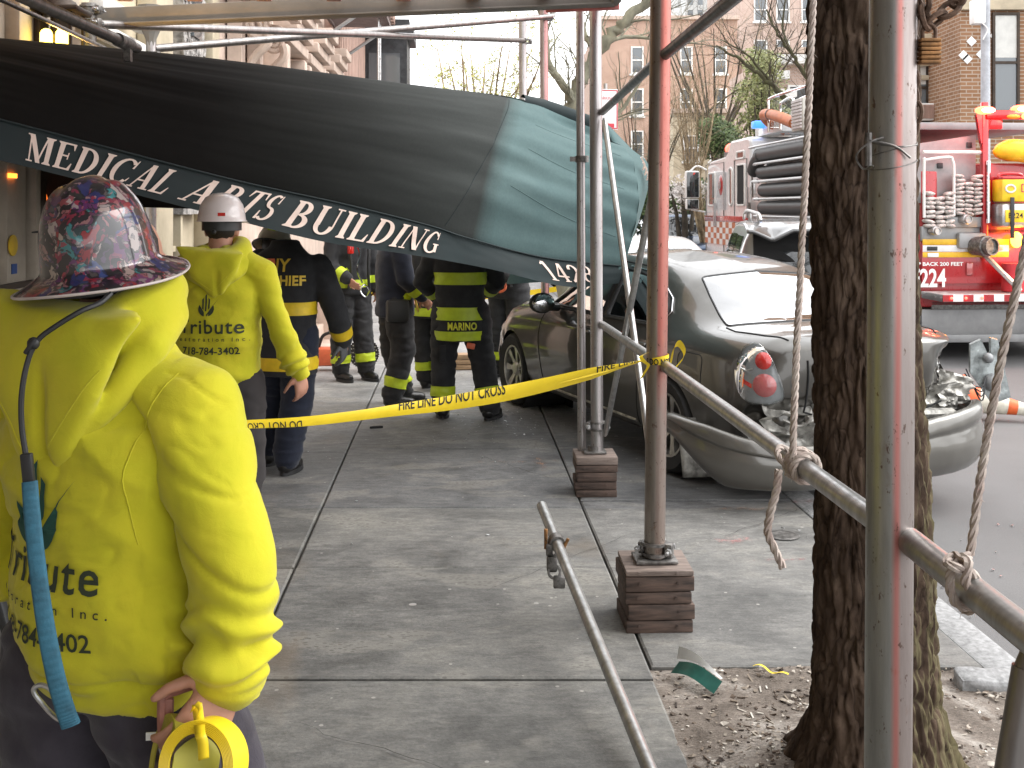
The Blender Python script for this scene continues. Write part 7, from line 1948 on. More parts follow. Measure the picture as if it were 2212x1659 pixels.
def trousers(J, parent, mat, voxel, seed, amp=.011, r=(.128, .098, .080), low=.0):
    mb = MB(); torso(mb, [(.84, .15, .12, 0, 0), (.92, .175, .135, 0, 0), (1.02, .165, .125, 0, 0), (1.06, .155, .12, 0, 0)], J)
    for a in 'rl':
        limb(mb, [J[a + 'h'] + Vector((0, 0, -.02)), J[a + 'k'], J[a + 'a'] + Vector((0, 0, .03 + low))], r, 18)
    me = fuse(mb, voxel, 6)
    f0 = folds(amp, seed, (7, 7, 18)); f1 = folds(amp * 1.1, seed + 5, (5, 5, 34))
    def f(c, n):
        k = sstep(.40, .15, c.z); return f0(c, n) * (1 - k) + f1(c, n) * k - n * .010 * crease(c, seed, (1, 1, 1.6), 4.5, .12)
    displace(me, f); return link("trousers", me, mat, parent, angle=180), me
def coat(J, parent, mat, voxel, seed, hem=.67, sh=.235, amp=.010, flare=.0, name="jacket", wr=.062):
    mb = MB()
    torso(mb, [(hem, .215 + flare, .165 + flare, -.005, 0), (hem + .12, .21 + flare * .6, .165, -.005, 0), (1.0, .20, .155, -.005, 0), (1.18, .21, .155, -.01, 0), (1.34, .225, .145, -.012, 0), (1.44, .19, .115, -.01, 0), (1.50, .10, .085, 0, 0), (1.54, .085, .08, 0, 0)], J, 2.4)
    for a in 'rl': limb(mb, [J[a + 's'], J[a + 'e'], J[a + 'w'] + (J[a + 'e'] - J[a + 'w']).normalized() * .01], [.090, .076, wr], 16)
    me = fuse(mb, voxel, 7); displace(me, folds(amp, seed, (6, 6, 15)))
    return link(name, me, mat, parent, angle=180), me
def coat_trim(J, me, jk, mat, zs, cuffs=True, upper=False, mat2=None):
    def on_torso(c):
        dA = min(seg_dist(c, J[a + 's'].lerp(J[a + 'e'], .25), J[a + 'e']) for a in 'rl'); dA = min(dA, min(seg_dist(c, J[a + 'e'], J[a + 'w']) for a in 'rl'))
        return dA > .105 or (abs(c.x) < .15)
    for z, h in zs: band(me, (0, 0, z), (0, 0, 1), h, on_torso, "reflective_trim", mat, jk, .005)
    for a in 'rl':
        for t_, p, q in ((.62, 'e', 'w'),) + (((.6, 's', 'e'),) if upper else ()):
            A, B = J[a + p], J[a + q]; c0 = A.lerp(B, t_)
            band(me, c0, (B - A), .075, lambda c: (c - c0).length < .13, "sleeve_trim", mat2 or mat, jk, .005)
def fire_helmet(h, parent, col, patch=None):
    mt = Matrix.Translation(h + Vector((0, -.01, .055)))
    mb = MB(); mb.lathe([(.17, -.035), (.165, -.02), (.12, .0), (.112, .05), (.09, .10), (.05, .125), (0, .13)], mt @ Matrix.Scale(1.18, 4, (0, 1, 0)), 32)
    mb.box(h + Vector((0, -.03, .175)), (.02, .22, .03), None, 0, .01)
    o = mb.build("helmet", col, parent, angle=60)
    return o
def lettering_on(me, parent, words, mat, org, ua, va, dr, off=.003):
    """printed words laid on a garment: words = (text, size, xscale, bold, cx, cy, spacing)"""
    bvh = bvh_of(me); org, ua, va, dr = Vector(org), Vector(ua).normalized(), Vector(va).normalized(), Vector(dr).normalized()
    for i, (s, size, xs, bold, cx, cy, sp) in enumerate(words):
        bm = flat_text(s, size, xs, bold, spacing=sp); cut_fine(bm, .02)
        def fn(x, y):
            h = bvh.ray_cast(org + ua * (x + cx) + va * (y + cy), dr)
            return None if h[0] is None else h[0] - dr * off
        link("lettering", wrap(bm, fn), mat, parent, False)
def polys_on(me, parent, polys, mat, org, ua, va, dr, off=.003, name="emblem"):
    bvh = bvh_of(me); org, ua, va, dr = Vector(org), Vector(ua).normalized(), Vector(va).normalized(), Vector(dr).normalized()
    mb = MB()
    for k, P in enumerate(polys):
        bm = poly_bm([P]); cut_fine(bm, .02)
        m2 = wrap(bm, lambda x, y: (lambda h: None if h[0] is None else h[0] - dr * (off + .0003 * k))(bvh.ray_cast(org + ua * x + va * y, dr)))
        mb.add([v.co.copy() for v in m2.vertices], [tuple(p.vertices) for p in m2.polygons]); bpy.data.meshes.remove(m2)
    return mb.build(name, mat, parent, smooth=False)
def emblem_polys(s):
    """cupped disc with three rising bars and a tick, as printed on the work hoodies"""
    P = []; n = 20
    arc = lambda r, a0, a1, k=n: [(r * math.cos(R(lerp(a0, a1, i / k))), r * math.sin(R(lerp(a0, a1, i / k)))) for i in range(k + 1)]
    # left and right halves of the disc, split by the V
    P.append([(p[0] - .01, p[1]) for p in arc(.44, 150, 258)] + [(-.10, -.20)])
    P.append([(p[0] + .01, p[1]) for p in arc(.44, 288, 390)] + [(.13, -.18)])
    P.append([(-.22, .02), (-.22, .52), (-.13, .62), (-.13, -.08)]); P.append([(-.05, -.14), (-.05, .74), (.04, .84), (.04, -.14)]); P.append([(.12, -.06), (.12, .62), (.21, .52), (.21, .05)])
    P.append([(.02, -.34), (.26, -.02), (.72, .62), (.36, .16), (.30, .0), (.05, -.44)])
    return [[(x * s, y * s) for x, y in q] for q in P]

# hood lying folded on the back
def hood_mesh(parent, voxel, seed=0, sc=1.0, skew=.0, up=0.0, ln=1.0):
    mb = MB()
    ringp = []; zs = []
    for i in range(25):
        a = math.pi * (.06 + 1.88 * i / 24) + math.pi / 2; ringp.append(Vector((.100 * math.cos(a) + skew * .4, .098 * math.sin(a) - .005, 1.50 + up + .045 * math.sin(a) + .02 * math.cos(a))))
    mb.tube(ringp, [.036 + .020 * math.sin(math.pi * i / 24) for i in range(25)], 12)
    # the drape: a thick folded triangle running to a rounded tip
    secs = []
    for i in range(13):
        t_ = i / 12; w_ = (.165 * (1 - t_) ** .75 + .020) * sc; y = -.095 - .065 * math.sin(.4 + t_ * 1.9); z = 1.53 + up * (1 - t_) - .265 * t_ * ln
        secs.append(ring((skew * t_, y, z), w_, .036 - .022 * t_, (1, .0, -.10), (0, 1, .25), 24, 2.6))
    mb.loft(secs)
    for s in (-1, 1): limb(mb, [(s * .11 + skew * .3, .03, 1.50 + up), (s * .145, -.055, 1.475 + up * .5), (s * .10 + skew * .5, -.125, 1.55 - .165 * ln), (skew, -.150, 1.55 - .265 * ln)], [.040, .034, .022, .017])
    me = fuse(mb, voxel, 14)
    f0 = folds(.006, seed, (8, 8, 9))
    def f(c, n):
        c = f0(c, n); k = sstep(-.02, -.10, c.y)
        cr = math.sin((c.z - 1.3) * 34 + abs(c.x - skew) * 20 + 2 * noise.noise(c * 6))
        return c + n * (.0035 * cr * k - .012 * gauss(c.x - skew - .02, .012) * k * sstep(1.50, 1.42, c.z))
    displace(me, f); h = link("hood", me, M['hivis'], parent, angle=180)
    bv = bvh_of(me)
    for s in (-1, 1):
        pts = []
        for i in range(16):
            t_ = i / 15; r = bv.ray_cast(Vector((lerp(s * .135, skew, t_), -1, lerp(1.475, 1.555 - .265 * ln, t_))), Vector((0, 1, 0)))
            if r[0]: pts.append(r[0])
        if len(pts) > 3: mb = MB(); mb.tube(pts, .0016, 6); mb.build("hood_seam", M['hivis'], h)
    return h
def hoodie(J, parent, voxel, seed, hem=.875, amp=.009, hw=.19, cx=0.0, sl=1.0):
    mb = MB()
    torso(mb, [(hem, hw - .03, .125, .0, cx), (hem + .03, hw - .015, .14, -.005, cx), (hem + .09, hw + .012, .158, -.012, cx), (1.08, hw + .008, .15, -.01, cx * .6), (1.22, hw + .012, .145, -.012, cx * .2), (1.35, .212, .135, -.015, 0), (1.40 + (J['rs'].z - 1.42) * .6, .19, .112, -.012, 0), (1.49, .10, .085, -.005, 0), (1.525, .075, .075, 0, 0)], J, 2.35)
    for a, s in (('r', 1), ('l', -1)):
        S_, E, W_ = J[a + 's'], J[a + 'e'], J[a + 'w']; limb(mb, [S_, S_.lerp(E, .5), E, E.lerp(W_, .55), E.lerp(W_, .82), W_], [.078 * sl, .071 * sl, .068 * sl, .067 * sl, .067 * sl, .042], 18)
    for s in (1, -1): limb(mb, [(s * .05, -.01, 1.50), (s * .12, -.012, J['rs'].z + .055), J['rs' if s > 0 else 'ls']], [.07, .066, .074], 18)
    me = fuse(mb, voxel, 10); f0 = folds(amp, seed, (5.5, 5.5, 11))
    def f(c, n):
        o = f0(c, n)
        for a in 'rl':       # bunched sleeve above the cuff
            E, W_ = J[a + 'e'], J[a + 'w']; ab = W_ - E; t_ = (c - E).dot(ab) / ab.length_squared
            if seg_dist(c, E, W_) < .12 and -.1 < t_ < 1.05: o = o + n * .010 * sstep(.1, .6, t_) * sstep(1.02, .85, t_) * (math.sin(t_ * 19 + (c.x - c.y) * 26 + 5 * noise.noise(c * 9)) + .7 * noise.noise(c * 17))
        k = gauss(c.z - (hem + .075), .05); o = o + n * .006 * k * math.sin(c.x * 22 + c.y * 9 + seed)
        dg = c.z * 15 + c.x * 11; o = o + n * .011 * sstep(.15, -.05, c.y) * (1 - abs(noise.noise(Vector((c.x * 3.2 + seed, dg * .42, c.z * 2)))) * 2.2)
        return o
    f1 = f
    def f2(c, n):
        o = f1(c, n); d = Vector((c.x + c.z * .55, c.y, c.z - c.x * .3)) if c.x < J['rs'].x - .02 else Vector((c.x, c.y, c.z + c.x * .5))
        return o - n * (.008 * crease(d, seed, (1, 1, 2.4), 3.2, .14) + .004 * crease(d, seed + 4, (1.2, 1, 3), 6.5, .10) + .006 * gauss(c.z - (hem + .055), .006) * sstep(.5, .3, abs(c.x)) * (min(seg_dist(c, J[a + 'e'], J[a + 'w']) for a in 'rl') > .10))
    displace(me, f2); o = link("hoodie", me, M['hivis'], parent, angle=180)
    for a in 'rl':
        W_, E = J[a + 'w'], J[a + 'e']; d = (W_ - E).normalized(); mb = MB(); mt = (d.to_track_quat('Z', 'Y')).to_matrix().to_4x4(); mt.translation = W_
        mb.lathe([(.046, -.03), (.045, .0), (.043, .030), (.036, .034), (.03, .02)], mt, 28); mb.build("cuff", M['hivis'], o)
    # shoulder seams
    return o, me

# --- the worker in front
J1 = joints(head=(-.035, .05, 1.63), neck=(-.02, 0, 1.48), rs=(.205, -.01, 1.385), re=(.325, -.055, 1.135), rw=(.295, -.05, .905), ls=(-.205, 0, 1.385), le=(-.30, -.02, 1.13), lw=(-.27, .10, .92), rk=(.20, .10, .50), ra=(.21, .04, .09), lk=(-.14, .03, .5))
YAW1 = R(-25); P1 = Vector((-.755, 2.06, 0))
p1 = thing("person", "worker seen from behind in yellow hoodie and graphic covered full brim hard hat", "person", P1, YAW1)
def loc1(u, v, y):       # a measured point brought into the worker's own frame
    return Matrix.Rotation(-YAW1, 3, 'Z') @ (spot(u, v, y) - P1)
wr = loc1(505, 1478, 1.86); J1['rw'] = wr + Vector((0, 0, .01))
hd_dir = loc1(428, 1560, 1.80) - wr
make_body(J1, {'r': (hd_dir + Vector((0, 0, -.02)), Vector((-.75, .55, -.1)), -1, .75, 1.05)}, p1, .0055)
h1, hm1 = hoodie(J1, p1, .0062, 3, .872, .012, .203, .045)
hd1 = hood_mesh(p1, .0075, 2, 1.0, -.01, .05)
trousers(J1, p1, M['darkpant'], .011, 2, .010, (.135, .115, .09)); boots(J1, p1)
# seams of the hoodie: armhole and hood edge
mb = MB(); bv = bvh_of(hm1); pts = []
for i in range(20):
    t_ = i / 19; o = Vector((.215 - .05 * math.sin(t_ * 2.6), -.6, 1.475 - .30 * t_)); h = bv.ray_cast(o, Vector((0, 1, 0)))
    if h[0]: pts.append(h[0] + Vector((0, -.001, 0)))
mb.tube(pts, .0013, 6)
mb.build("armhole_seam", M['hivis'], h1)
# print on the back
for args in ((("Tribute", .090, .98, .0011, -.012, -.09, 1.1), ("Restoration Inc.", .0245, 1.1, .0002, -.012, -.13, 1.75), ("718-784-3402", .045, 1.02, .0006, -.012, -.19, 1.0)),):
    lettering_on(hm1, h1, args, M['print'], (.0, -1, 1.18), (1, 0, 0), (0, 0, 1), (0, 1, 0), .0035)
polys_on(hm1, h1, emblem_polys(.125), M['printgreen'], (-.01, -1, 1.205), (1, 0, 0), (0, 0, 1), (0, 1, 0), .0035)
# hard hat: full brim, ridged dome, busy graphic print under a gloss coat
def mat_collage():
    m, t, b = nodes("graphic_wrap"); vec = mapping(t, (1, 1, 1))
    nn = t.nodes.new("ShaderNodeTexNoise"); nn.inputs["Scale"].default_value = 16; nn.inputs["Detail"].default_value = 4; t.links.new(vec, nn.inputs["Vector"])
    sc_ = t.nodes.new("ShaderNodeVectorMath"); sc_.operation = 'MULTIPLY_ADD'; t.links.new(nn.outputs["Color"], sc_.inputs[0]); sc_.inputs[1].default_value = (.09, .09, .09); t.links.new(vec, sc_.inputs[2])
    v = t.nodes.new("ShaderNodeTexVoronoi"); v.inputs["Scale"].default_value = 38; t.links.new(sc_.outputs[0], v.inputs["Vector"])
    s = t.nodes.new("ShaderNodeSeparateColor"); t.links.new(v.outputs["Color"], s.inputs[0])
    K = [(0, (.012, .010, .014)), (.34, (.018, .014, .022)), (.36, (.22, .015, .02)), (.48, (.30, .02, .035)), (.49, (.09, .02, .09)), (.60, (.13, .03, .10)), (.61, (.02, .025, .10)), (.70, (.03, .05, .16)), (.71, (.34, .28, .26)), (.80, (.30, .22, .20)), (.81, (.16, .012, .03)), (.85, (.03, .16, .17)), (.90, (.02, .02, .02)), (.96, (.30, .24, .20))]
    c = ramp(t, s.outputs[0], K); t.nodes[-1].color_ramp.interpolation = 'CONSTANT'
    v2 = t.nodes.new("ShaderNodeTexVoronoi"); v2.inputs["Scale"].default_value = 105; t.links.new(sc_.outputs[0], v2.inputs["Vector"])
    s2 = t.nodes.new("ShaderNodeSeparateColor"); t.links.new(v2.outputs["Color"], s2.inputs[0])
    c = mix(t, ramp(t, s2.outputs[1], [(.55, (0,) * 3), (.56, (.85,) * 3)]), c, ramp(t, s2.outputs[0], [(0, (.012, .01, .012)), (.4, (.014, .012, .014)), (.55, (.28, .23, .22)), (.7, (.26, .02, .035)), (1, (.05, .03, .08))]))
    ln = t.nodes.new("ShaderNodeTexVoronoi"); ln.feature = 'DISTANCE_TO_EDGE'; ln.inputs["Scale"].default_value = 38; t.links.new(sc_.outputs[0], ln.inputs["Vector"])
    c = mix(t, ramp(t, ln.outputs["Distance"], [(.015, (.8,) * 3), (.035, (0,) * 3)]), c, (.012, .010, .012))
    t.links.new(c, b.inputs["Base Color"]); b.inputs["Roughness"].default_value = .3; b.inputs["Coat Weight"].default_value = 1; b.inputs["Coat Roughness"].default_value = .06; return m
M['collage'] = mat_collage(); M['brimedge'] = pm("brim_edge", (.55, .48, .45), .5)
hh = J1['head']; hat = bpy.data.objects.new("hard_hat", None); COL.objects.link(hat); hat.parent = p1
hat.scale = (.91, .91, .93); hat.location = loc1(220, 586, 2.02); hat.rotation_euler = (Matrix.Rotation(-YAW1, 3, 'Z') @ Euler((R(9), R(-5.5), R(-8))).to_matrix()).to_euler()
NA = 96
def hat_pt(r, z, a):
    x, y = r * math.cos(a), r * math.sin(a) * 1.12
    if z > .03:      # three ridges along the crown
        k = sstep(.03, .10, z); z += .010 * k * (gauss(x, .022) * .9 + gauss(x - .055, .014) * .5 + gauss(x + .055, .014) * .5)
        if abs(math.cos(a)) > .2: pass
    z += -.006 * math.cos(2 * a) * sstep(.11, .166, r)
    return Vector((x, y, z))
prof = catmull([(.166, -.014, 0), (.156, -.008, 0), (.128, .004, 0), (.113, .016, 0), (.109, .040, 0), (.104, .085, 0), (.091, .130, 0), (.066, .164, 0), (.035, .180, 0), (.001, .184, 0)], 5)
vs = [hat_pt(p.x, p.y, 2 * math.pi * j / NA) for p in prof for j in range(NA)]
fs = [(i * NA + j, i * NA + (j + 1) % NA, (i + 1) * NA + (j + 1) % NA, (i + 1) * NA + j) for i in range(len(prof) - 1) for j in range(NA)]
sh = MB().add(vs, fs).build("shell", M['collage'], hat, angle=180); sh.modifiers.new("t", 'SOLIDIFY').thickness = .003
mb = MB(); mb.tube([hat_pt(.1665, -.0145, 2 * math.pi * j / NA) for j in range(NA)], .0028, 6, closed=True); mb.build("brim_edge", M['brimedge'], hat)
mb = MB(); mb.lathe([(.095, -.03), (.1, -.03), (.1, .015), (.095, .015)], Matrix.Scale(1.12, 4, (0, 1, 0)), 32); mb.build("headband", M['black'], hat)
# lanyard clipped to the hat: black cord, slider, blue ribbed webbing, clip at the hip
ly = thing("tool_lanyard", "black cord and blue ribbed lanyard hanging down the foreground worker's back", "lanyard", spot(60, 1000, 1.80))
L0 = ly.location
cord = [spot(*q) - L0 for q in ((240, 634, 1.85), (215, 655, 1.83), (175, 672, 1.81), (120, 705, 1.80), (82, 735, 1.795), (60, 780, 1.79), (47, 850, 1.785), (47, 920, 1.785), (56, 985, 1.785))]
mb = MB(); mb.tube(catmull(cord, 8), .0048, 8); mb.build("cord", M['black'], ly)
mb = MB(); mb.sph(spot(72, 742, 1.793) - L0, (.011, .009, .011), 10); mb.box(spot(66, 748, 1.79) - L0, (.008, .012, .03), (0, .6, 0), 0, .003); mb.build("slider", M['black'], ly)
mb = MB(); mb.box(spot(60, 1012, 1.78) - L0, (.019, .012, .05), (0, -.1, 0), 0, .003); mb.build("buckle", M['black'], ly)
wpts = catmull([spot(*q) - L0 for q in ((64, 1040, 1.778), (70, 1120, 1.77), (84, 1250, 1.765), (100, 1360, 1.76), (120, 1460, 1.76), (140, 1530, 1.765), (153, 1566, 1.77))], 24); mb = MB(); secs = []
for i, p in enumerate(wpts):
    d = (wpts[min(i + 1, len(wpts) - 1)] - wpts[max(i - 1, 0)]).normalized(); sx = Vector((1, .25, 0)); sx = (sx - d * sx.dot(d)).normalized(); sy = d.cross(sx); k = 1 + .14 * (i % 4 < 2)
    secs.append(ring(p, .0125 * (1 + .25 * i / len(wpts)), .0042 * k * 1.4, sx, sy, 12, 3.2))
mb.loft(secs); mb.build("webbing", M['blueweb'], ly, angle=50)
cb_ = [spot(*q) - L0 for q in ((140, 1556, 1.785), (118, 1548, 1.79), (90, 1518, 1.795), (74, 1496, 1.795), (76, 1484, 1.795), (92, 1480, 1.795), (112, 1492, 1.79), (135, 1530, 1.785))]
mb = MB(); mb.tube(catmull(cb_, 6, True), .0042, 8, closed=True); mb.build("clip", M['steel'], ly)
# roll of barrier tape dangling from the fingers, second printed roll behind, tool loop on the hip
def tape_roll(name, label, c, n, r0, r1, wd, mat, printed=False):
    t = thing(name, label, "tape roll", c, 0, None); d = Vector(n).normalized(); mt = d.to_track_quat('Z', 'Y').to_matrix().to_4x4()
    mb = MB(); pr = [(r0, -wd / 2), (r0, wd / 2)] + [(lerp(r0, r1, i / 16), wd / 2 + .0008 * (i % 2)) for i in range(1, 16)] + [(r1, wd / 2), (r1, -wd / 2), (r0, -wd / 2)]
    mb.lathe(pr, mt, 56); mb.build("roll", mat, t, angle=30)
    mb = MB(); mb.lathe([(r0 - .003, -wd / 2 + .002), (r0 - .0005, -wd / 2 + .002), (r0 - .0005, wd / 2 - .002), (r0 - .003, wd / 2 - .002), (r0 - .003, -wd / 2 + .002)], mt, 40); mb.build("core", M['timber'], t)
    if printed:
        for k in range(5):
            bm = flat_text("DO NOT"[k], .045, .8, .002); a0 = 1.2 + k * .55
            me = wrap(bm, lambda x, y: mt @ Vector(((r1 + .001) * math.cos(a0 - x / r1), (r1 + .001) * math.sin(a0 - x / r1), y - .015))) if "DO NOT"[k] != " " else None
            if me: link("lettering", me, M['ink'], t, False)
    return t
rc = spot(440, 1648, 1.74); r1 = tape_roll("tape_roll", "bright yellow roll of barrier tape dangling from the foreground worker's hand", rc, (-.25, -.93, .28), .047, .066, .05, M['tape'])
tape_roll("tape_roll", "olive printed roll of barrier tape behind the bright roll at the worker's hip", spot(398, 1640, 1.80), (-.82, -.45, .25), .045, .068, .075, pm("olive_tape", (.42, .38, .04), .5), True)
mb = MB(); o_ = rc
def ribbon(pts, w_, ax):
    mb = MB(); P = catmull(pts, 8); vs = []; fs = []
    for i, p in enumerate(P):
        a = Vector(ax if not callable(ax) else ax(i / len(P))).normalized(); vs += [p - a * w_ / 2, p + a * w_ / 2]
        if i: fs.append((2 * i - 2, 2 * i - 1, 2 * i + 1, 2 * i))
    return mb.add(vs, fs)
rb2 = ribbon([spot(*q) - rc for q in ((425, 1520, 1.77), (430, 1560, 1.74), (432, 1585, 1.70), (438, 1605, 1.695), (440, 1640, 1.70))], .017, (1, .1, .25)).build("tied_end", M['tape'], r1, angle=180); rb2.modifiers.new("t", 'SOLIDIFY').thickness = .0006
rb2 = ribbon([spot(*q) - rc for q in ((415, 1535, 1.765), (422, 1520, 1.755), (432, 1528, 1.75), (428, 1545, 1.75))], .010, (.6, .1, .6)).build("knot", M['tape'], r1, angle=180); rb2.modifiers.new("t", 'SOLIDIFY').thickness = .0006
tl = thing("tool_holster", "brown leather tool loop with a white tag on the foreground worker's hip", "tool loop", spot(358, 1560, 1.86)); T0 = tl.location
mb = MB(); mb.tube(catmull([spot(*q) - T0 for q in ((415, 1478, 1.86), (385, 1488, 1.85), (358, 1500, 1.84), (352, 1530, 1.835), (355, 1640, 1.83))], 6), .010, 8); mb.box(spot(358, 1590, 1.835) - T0, (.024, .012, .13), (0, .02, 0), 0, .004); mb.build("leather_loop", M['redstrap'], tl)
mb = MB(); mb.box(spot(327, 1590, 1.845) - T0, (.018, .003, .013), (0, 0, .1)); mb.build("white_tag", M['white'], tl)
mb = MB(); mb.sph(spot(352, 1608, 1.82) - T0, .008, 10); mb.cyl(spot(350, 1612, 1.82) - T0, spot(358, 1640, 1.82) - T0, .007, n=8); mb.build("rivet", M['chrome'], tl)

# --- second worker, white hard hat
YAW2 = R(-4); P2 = Vector((-1.405, 5.22, 0))
J2 = joints(head=(0, .045, 1.66), rs=(.205, 0, 1.44), re=(.315, -.03, 1.165), rw=(.375, .06, .965), le=(-.29, -.02, 1.15), lw=(-.27, .10, .93), ra=(.13, -.14, .10), rk=(.13, -.02, .5), la=(-.12, .20, .09), lk=(-.12, .14, .5))
p2 = thing("person", "worker in a yellow hoodie and plain white hard hat walking towards the firefighters", "person", P2, YAW2)
make_body(J2, {'r': (Vector((.10, .12, -1)), Vector((-.8, .55, 0)), -1, .55)}, p2, .008)
h2, hm2 = hoodie(J2, p2, .010, 8, .885, .010, .185, 0, .84); hood_mesh(p2, .010, 6, .92, .03, .03, .72)
trousers(J2, p2, pm("black_work_trousers", (.028, .024, .024), .9), .013, 5, .010); boots(J2, p2)
lettering_on(hm2, h2, (("Tribute", .092, 1.0, .0012, 0, -.0, 1.1), ("Restoration Inc.", .0265, 1.1, .0002, .0, -.037, 1.75), ("718-784-3402", .048, 1.0, .0008, 0, -.098, 1.0)), M['print'], (.01, -1, 1.17), (1, 0, 0), (0, 0, 1), (0, 1, 0), .004)
polys_on(hm2, h2, emblem_polys(.082), M['print'], (-.005, -1, 1.285), (1, 0, 0), (0, 0, 1), (0, 1, 0), .004)
hc = J2['head'] + Vector((0, -.005, .035)); mt = Matrix.Translation(hc) @ Matrix.Scale(1.2, 4, (0, 1, 0))
mb = MB(); mb.lathe([(.121, -.006), (.112, .0), (.108, .03), (.098, .075), (.075, .110), (.04, .128), (0, .133)], mt, 40)
def peak(a, b2): an = lerp(.5, math.pi - .5, a); return hc + Vector((math.cos(an) * lerp(.11, .125, b2), math.sin(an) * lerp(.125, .185, b2), -.004 - .012 * b2))
mb.grid(peak, 16, 4); ht = mb.build("hard_hat", M['hat_white'], p2, angle=60)
mb = MB(); mb.box(hc + Vector((.04, -.122, .028)), (.035, .003, .016), (-.15, 0, .3)); mb.build("hat_sticker", M['redlens'], ht)
mb = MB(); mb.lathe([(.088, -.05), (.092, -.05), (.092, .0), (.088, .0)], mt, 28); mb.sph(hc + Vector((0, -.115, -.055)), (.013, .006, .013), 10); mb.build("headband", M['black'], ht)

# --- fire chief, bending
def firefighter(label, pos, yaw, J, seed, hem, trims, mat=None, helmet=M['black'], cuffs=True, upper=False, voxel=.013, tm=None, name_=None, trim_mat=None, glove=True, tmat=None):
    p = thing("person", label, "person", pos, yaw, "firefighters by the crashed car")
    make_body(J, {}, p, .0095); jk, me = coat(J, p, mat or M['turnout'], voxel, seed, hem)
    tr_, tme = trousers(J, p, tm or M['turnout'], voxel, seed + 2, .012, (.135, .108, .092)); boots(J, p, .012)
    coat_trim(J, me, jk, trim_mat or M['reflect'], trims, True, upper)
    if cuffs:
        for a in 'rl':
            A, K = J[a + 'a'], J[a + 'k']; d = (K - A).normalized(); c0 = A + d * .14
            band(tme, c0, d, .085, lambda c: (c - c0).length < .17, "cuff_trim", tmat or M['reflect'], tr_, .006)
    if helmet: fire_helmet(J['head'], p, helmet)
    return p, jk, me
def bend(J, ang, z0=.95, keys=('head', 'neck', 'rs', 'ls', 're', 'le', 'rw', 'lw')):
    return J
JC = joints(head=(-.16, .20, 1.475), neck=(-.07, .06, 1.42), rs=(.215, .05, 1.37), ls=(-.20, .05, 1.39), re=(.34, .06, 1.06), rw=(.33, .20, .86), le=(-.28, .10, 1.1), lw=(-.24, .26, .95), ra=(.02, -.02, .09), rk=(.06, .06, .5), la=(-.2, .2, .09), lk=(-.16, .18, .5))
ch, jk, me = firefighter("fire chief in black coat with gold back lettering and cream helmet, bending", (-1.50, 7.2, 0), R(-12), JC, 3, .66, [(1.10, .085), (.74, .085)], helmet=None, cuffs=False, tm=M['navy'], trim_mat=M['reflect2'])
mt = Matrix.Translation(JC['head'] + Vector((0, -.02, .035))) @ Matrix.Rotation(R(-24), 4, 'X') @ Matrix.Scale(1.2, 4, (0, 1, 0)); mb = MB()
mb.lathe([(.135, -.03), (.13, -.02), (.112, .0), (.108, .04), (.09, .09), (.05, .118), (0, .124)], mt, 36)
hl = mb.build("helmet", pm("cream_helmet", (.66, .58, .46), .4, 0, .1, 12), ch, angle=60)
mb = MB(); mb.box(mt @ Vector((.02, -.096, .05)), (.055, .012, .05), (.35, 0, .1), 0, .01); mb.build("yellow_patch", M['reflect'], hl)
mb = MB(); mb.tube([mt @ Vector((.137 * math.cos(a), .137 * math.sin(a), -.028)) for a in [i / 30 * 6.2832 for i in range(30)]], .006, 6, closed=True); mb.tube(catmull([mt @ Vector((.05, -.13, -.03)), mt @ Vector((.08, -.13, -.09)), mt @ Vector((.10, -.08, -.11))], 5), .004, 5); mb.build("helmet_rim", M['black'], hl)
mb = MB(); mb.box(JC['neck'] + Vector((.03, -.165, -.045)), (.075, .01, .04), (0, .15, 0)); 
lettering_on(me, jk, (("FDNY", .115, .95, .003, -.055, .075, 1.05), ("BN CHIEF", .088, .9, .003, .015, -.015, 1.05), ("OPS", .088, .9, .003, -.06, -.115, 1.05)), M['gold'], (0, -1, 1.27), (1, 0, 0), (0, 0, 1), (0, 1, 0), .006)
mb = MB(); bvx = bvh_of(me); hp = bvx.ray_cast(Vector((-.05, -1, 1.405)), Vector((0, 1, 0)))
if hp[0]: mb.box(hp[0] + Vector((0, -.006, 0)), (.085, .008, .045), (.3, 0, 0), 0, .002); mb.build("collar_tag", M['orangeplastic'], jk)
for a in ('r',):     # gloved right hand
    mb = MB(); hand(mb, JC[a + 'w'] - Vector((0, 0, -.01)), Vector((0, .1, -1)), Vector((-1, 0, 0)), -1, .6, 1.22, .0105); link("glove", fuse(mb, .008, 3), M['glove'], ch, angle=180)

# --- the named firefighter in the middle
JM = joints(rs=(.215, 0, 1.42), re=(.30, .10, 1.14), rw=(.20, .30, 1.04), le=(-.33, .03, 1.14), lw=(-.22, .24, 1.0), rh=(.11, 0, .92), rk=(.18, .02, .5), ra=(.245, -.04, .09), lh=(-.11, 0, .92), lk=(-.145, .03, .5), la=(-.15, .0, .09), rt=(.35, .94, 0), lt=(-.1, 1, 0))
mr_p, jk, me = firefighter("firefighter seen from behind with three lime stripes and a name across the coat hem", (-.43, 9.08, 0), R(-3), JM, 5, .66, [(1.175, .10), (.885, .105), (.705, .075)])
lettering_on(me, jk, (("MARINO", .084, .70, .003, .03, 0, 1.08),), M['limeletter'], (0, -1, .758), (1, 0, 0), (0, 0, 1), (0, 1, 0), .007)
mb = MB(); mb.box((.10, -.155, .625), (.07, .02, .05), (0, .2, 0), 0, .01); mb.build("pocket_tool", M['orangeplastic'], mr_p)
mb = MB(); mb.box((-.13, -.155, .56), (.05, .01, .14), None, 0, .004); mb.build("pocket_flap", M['turnout'], mr_p)
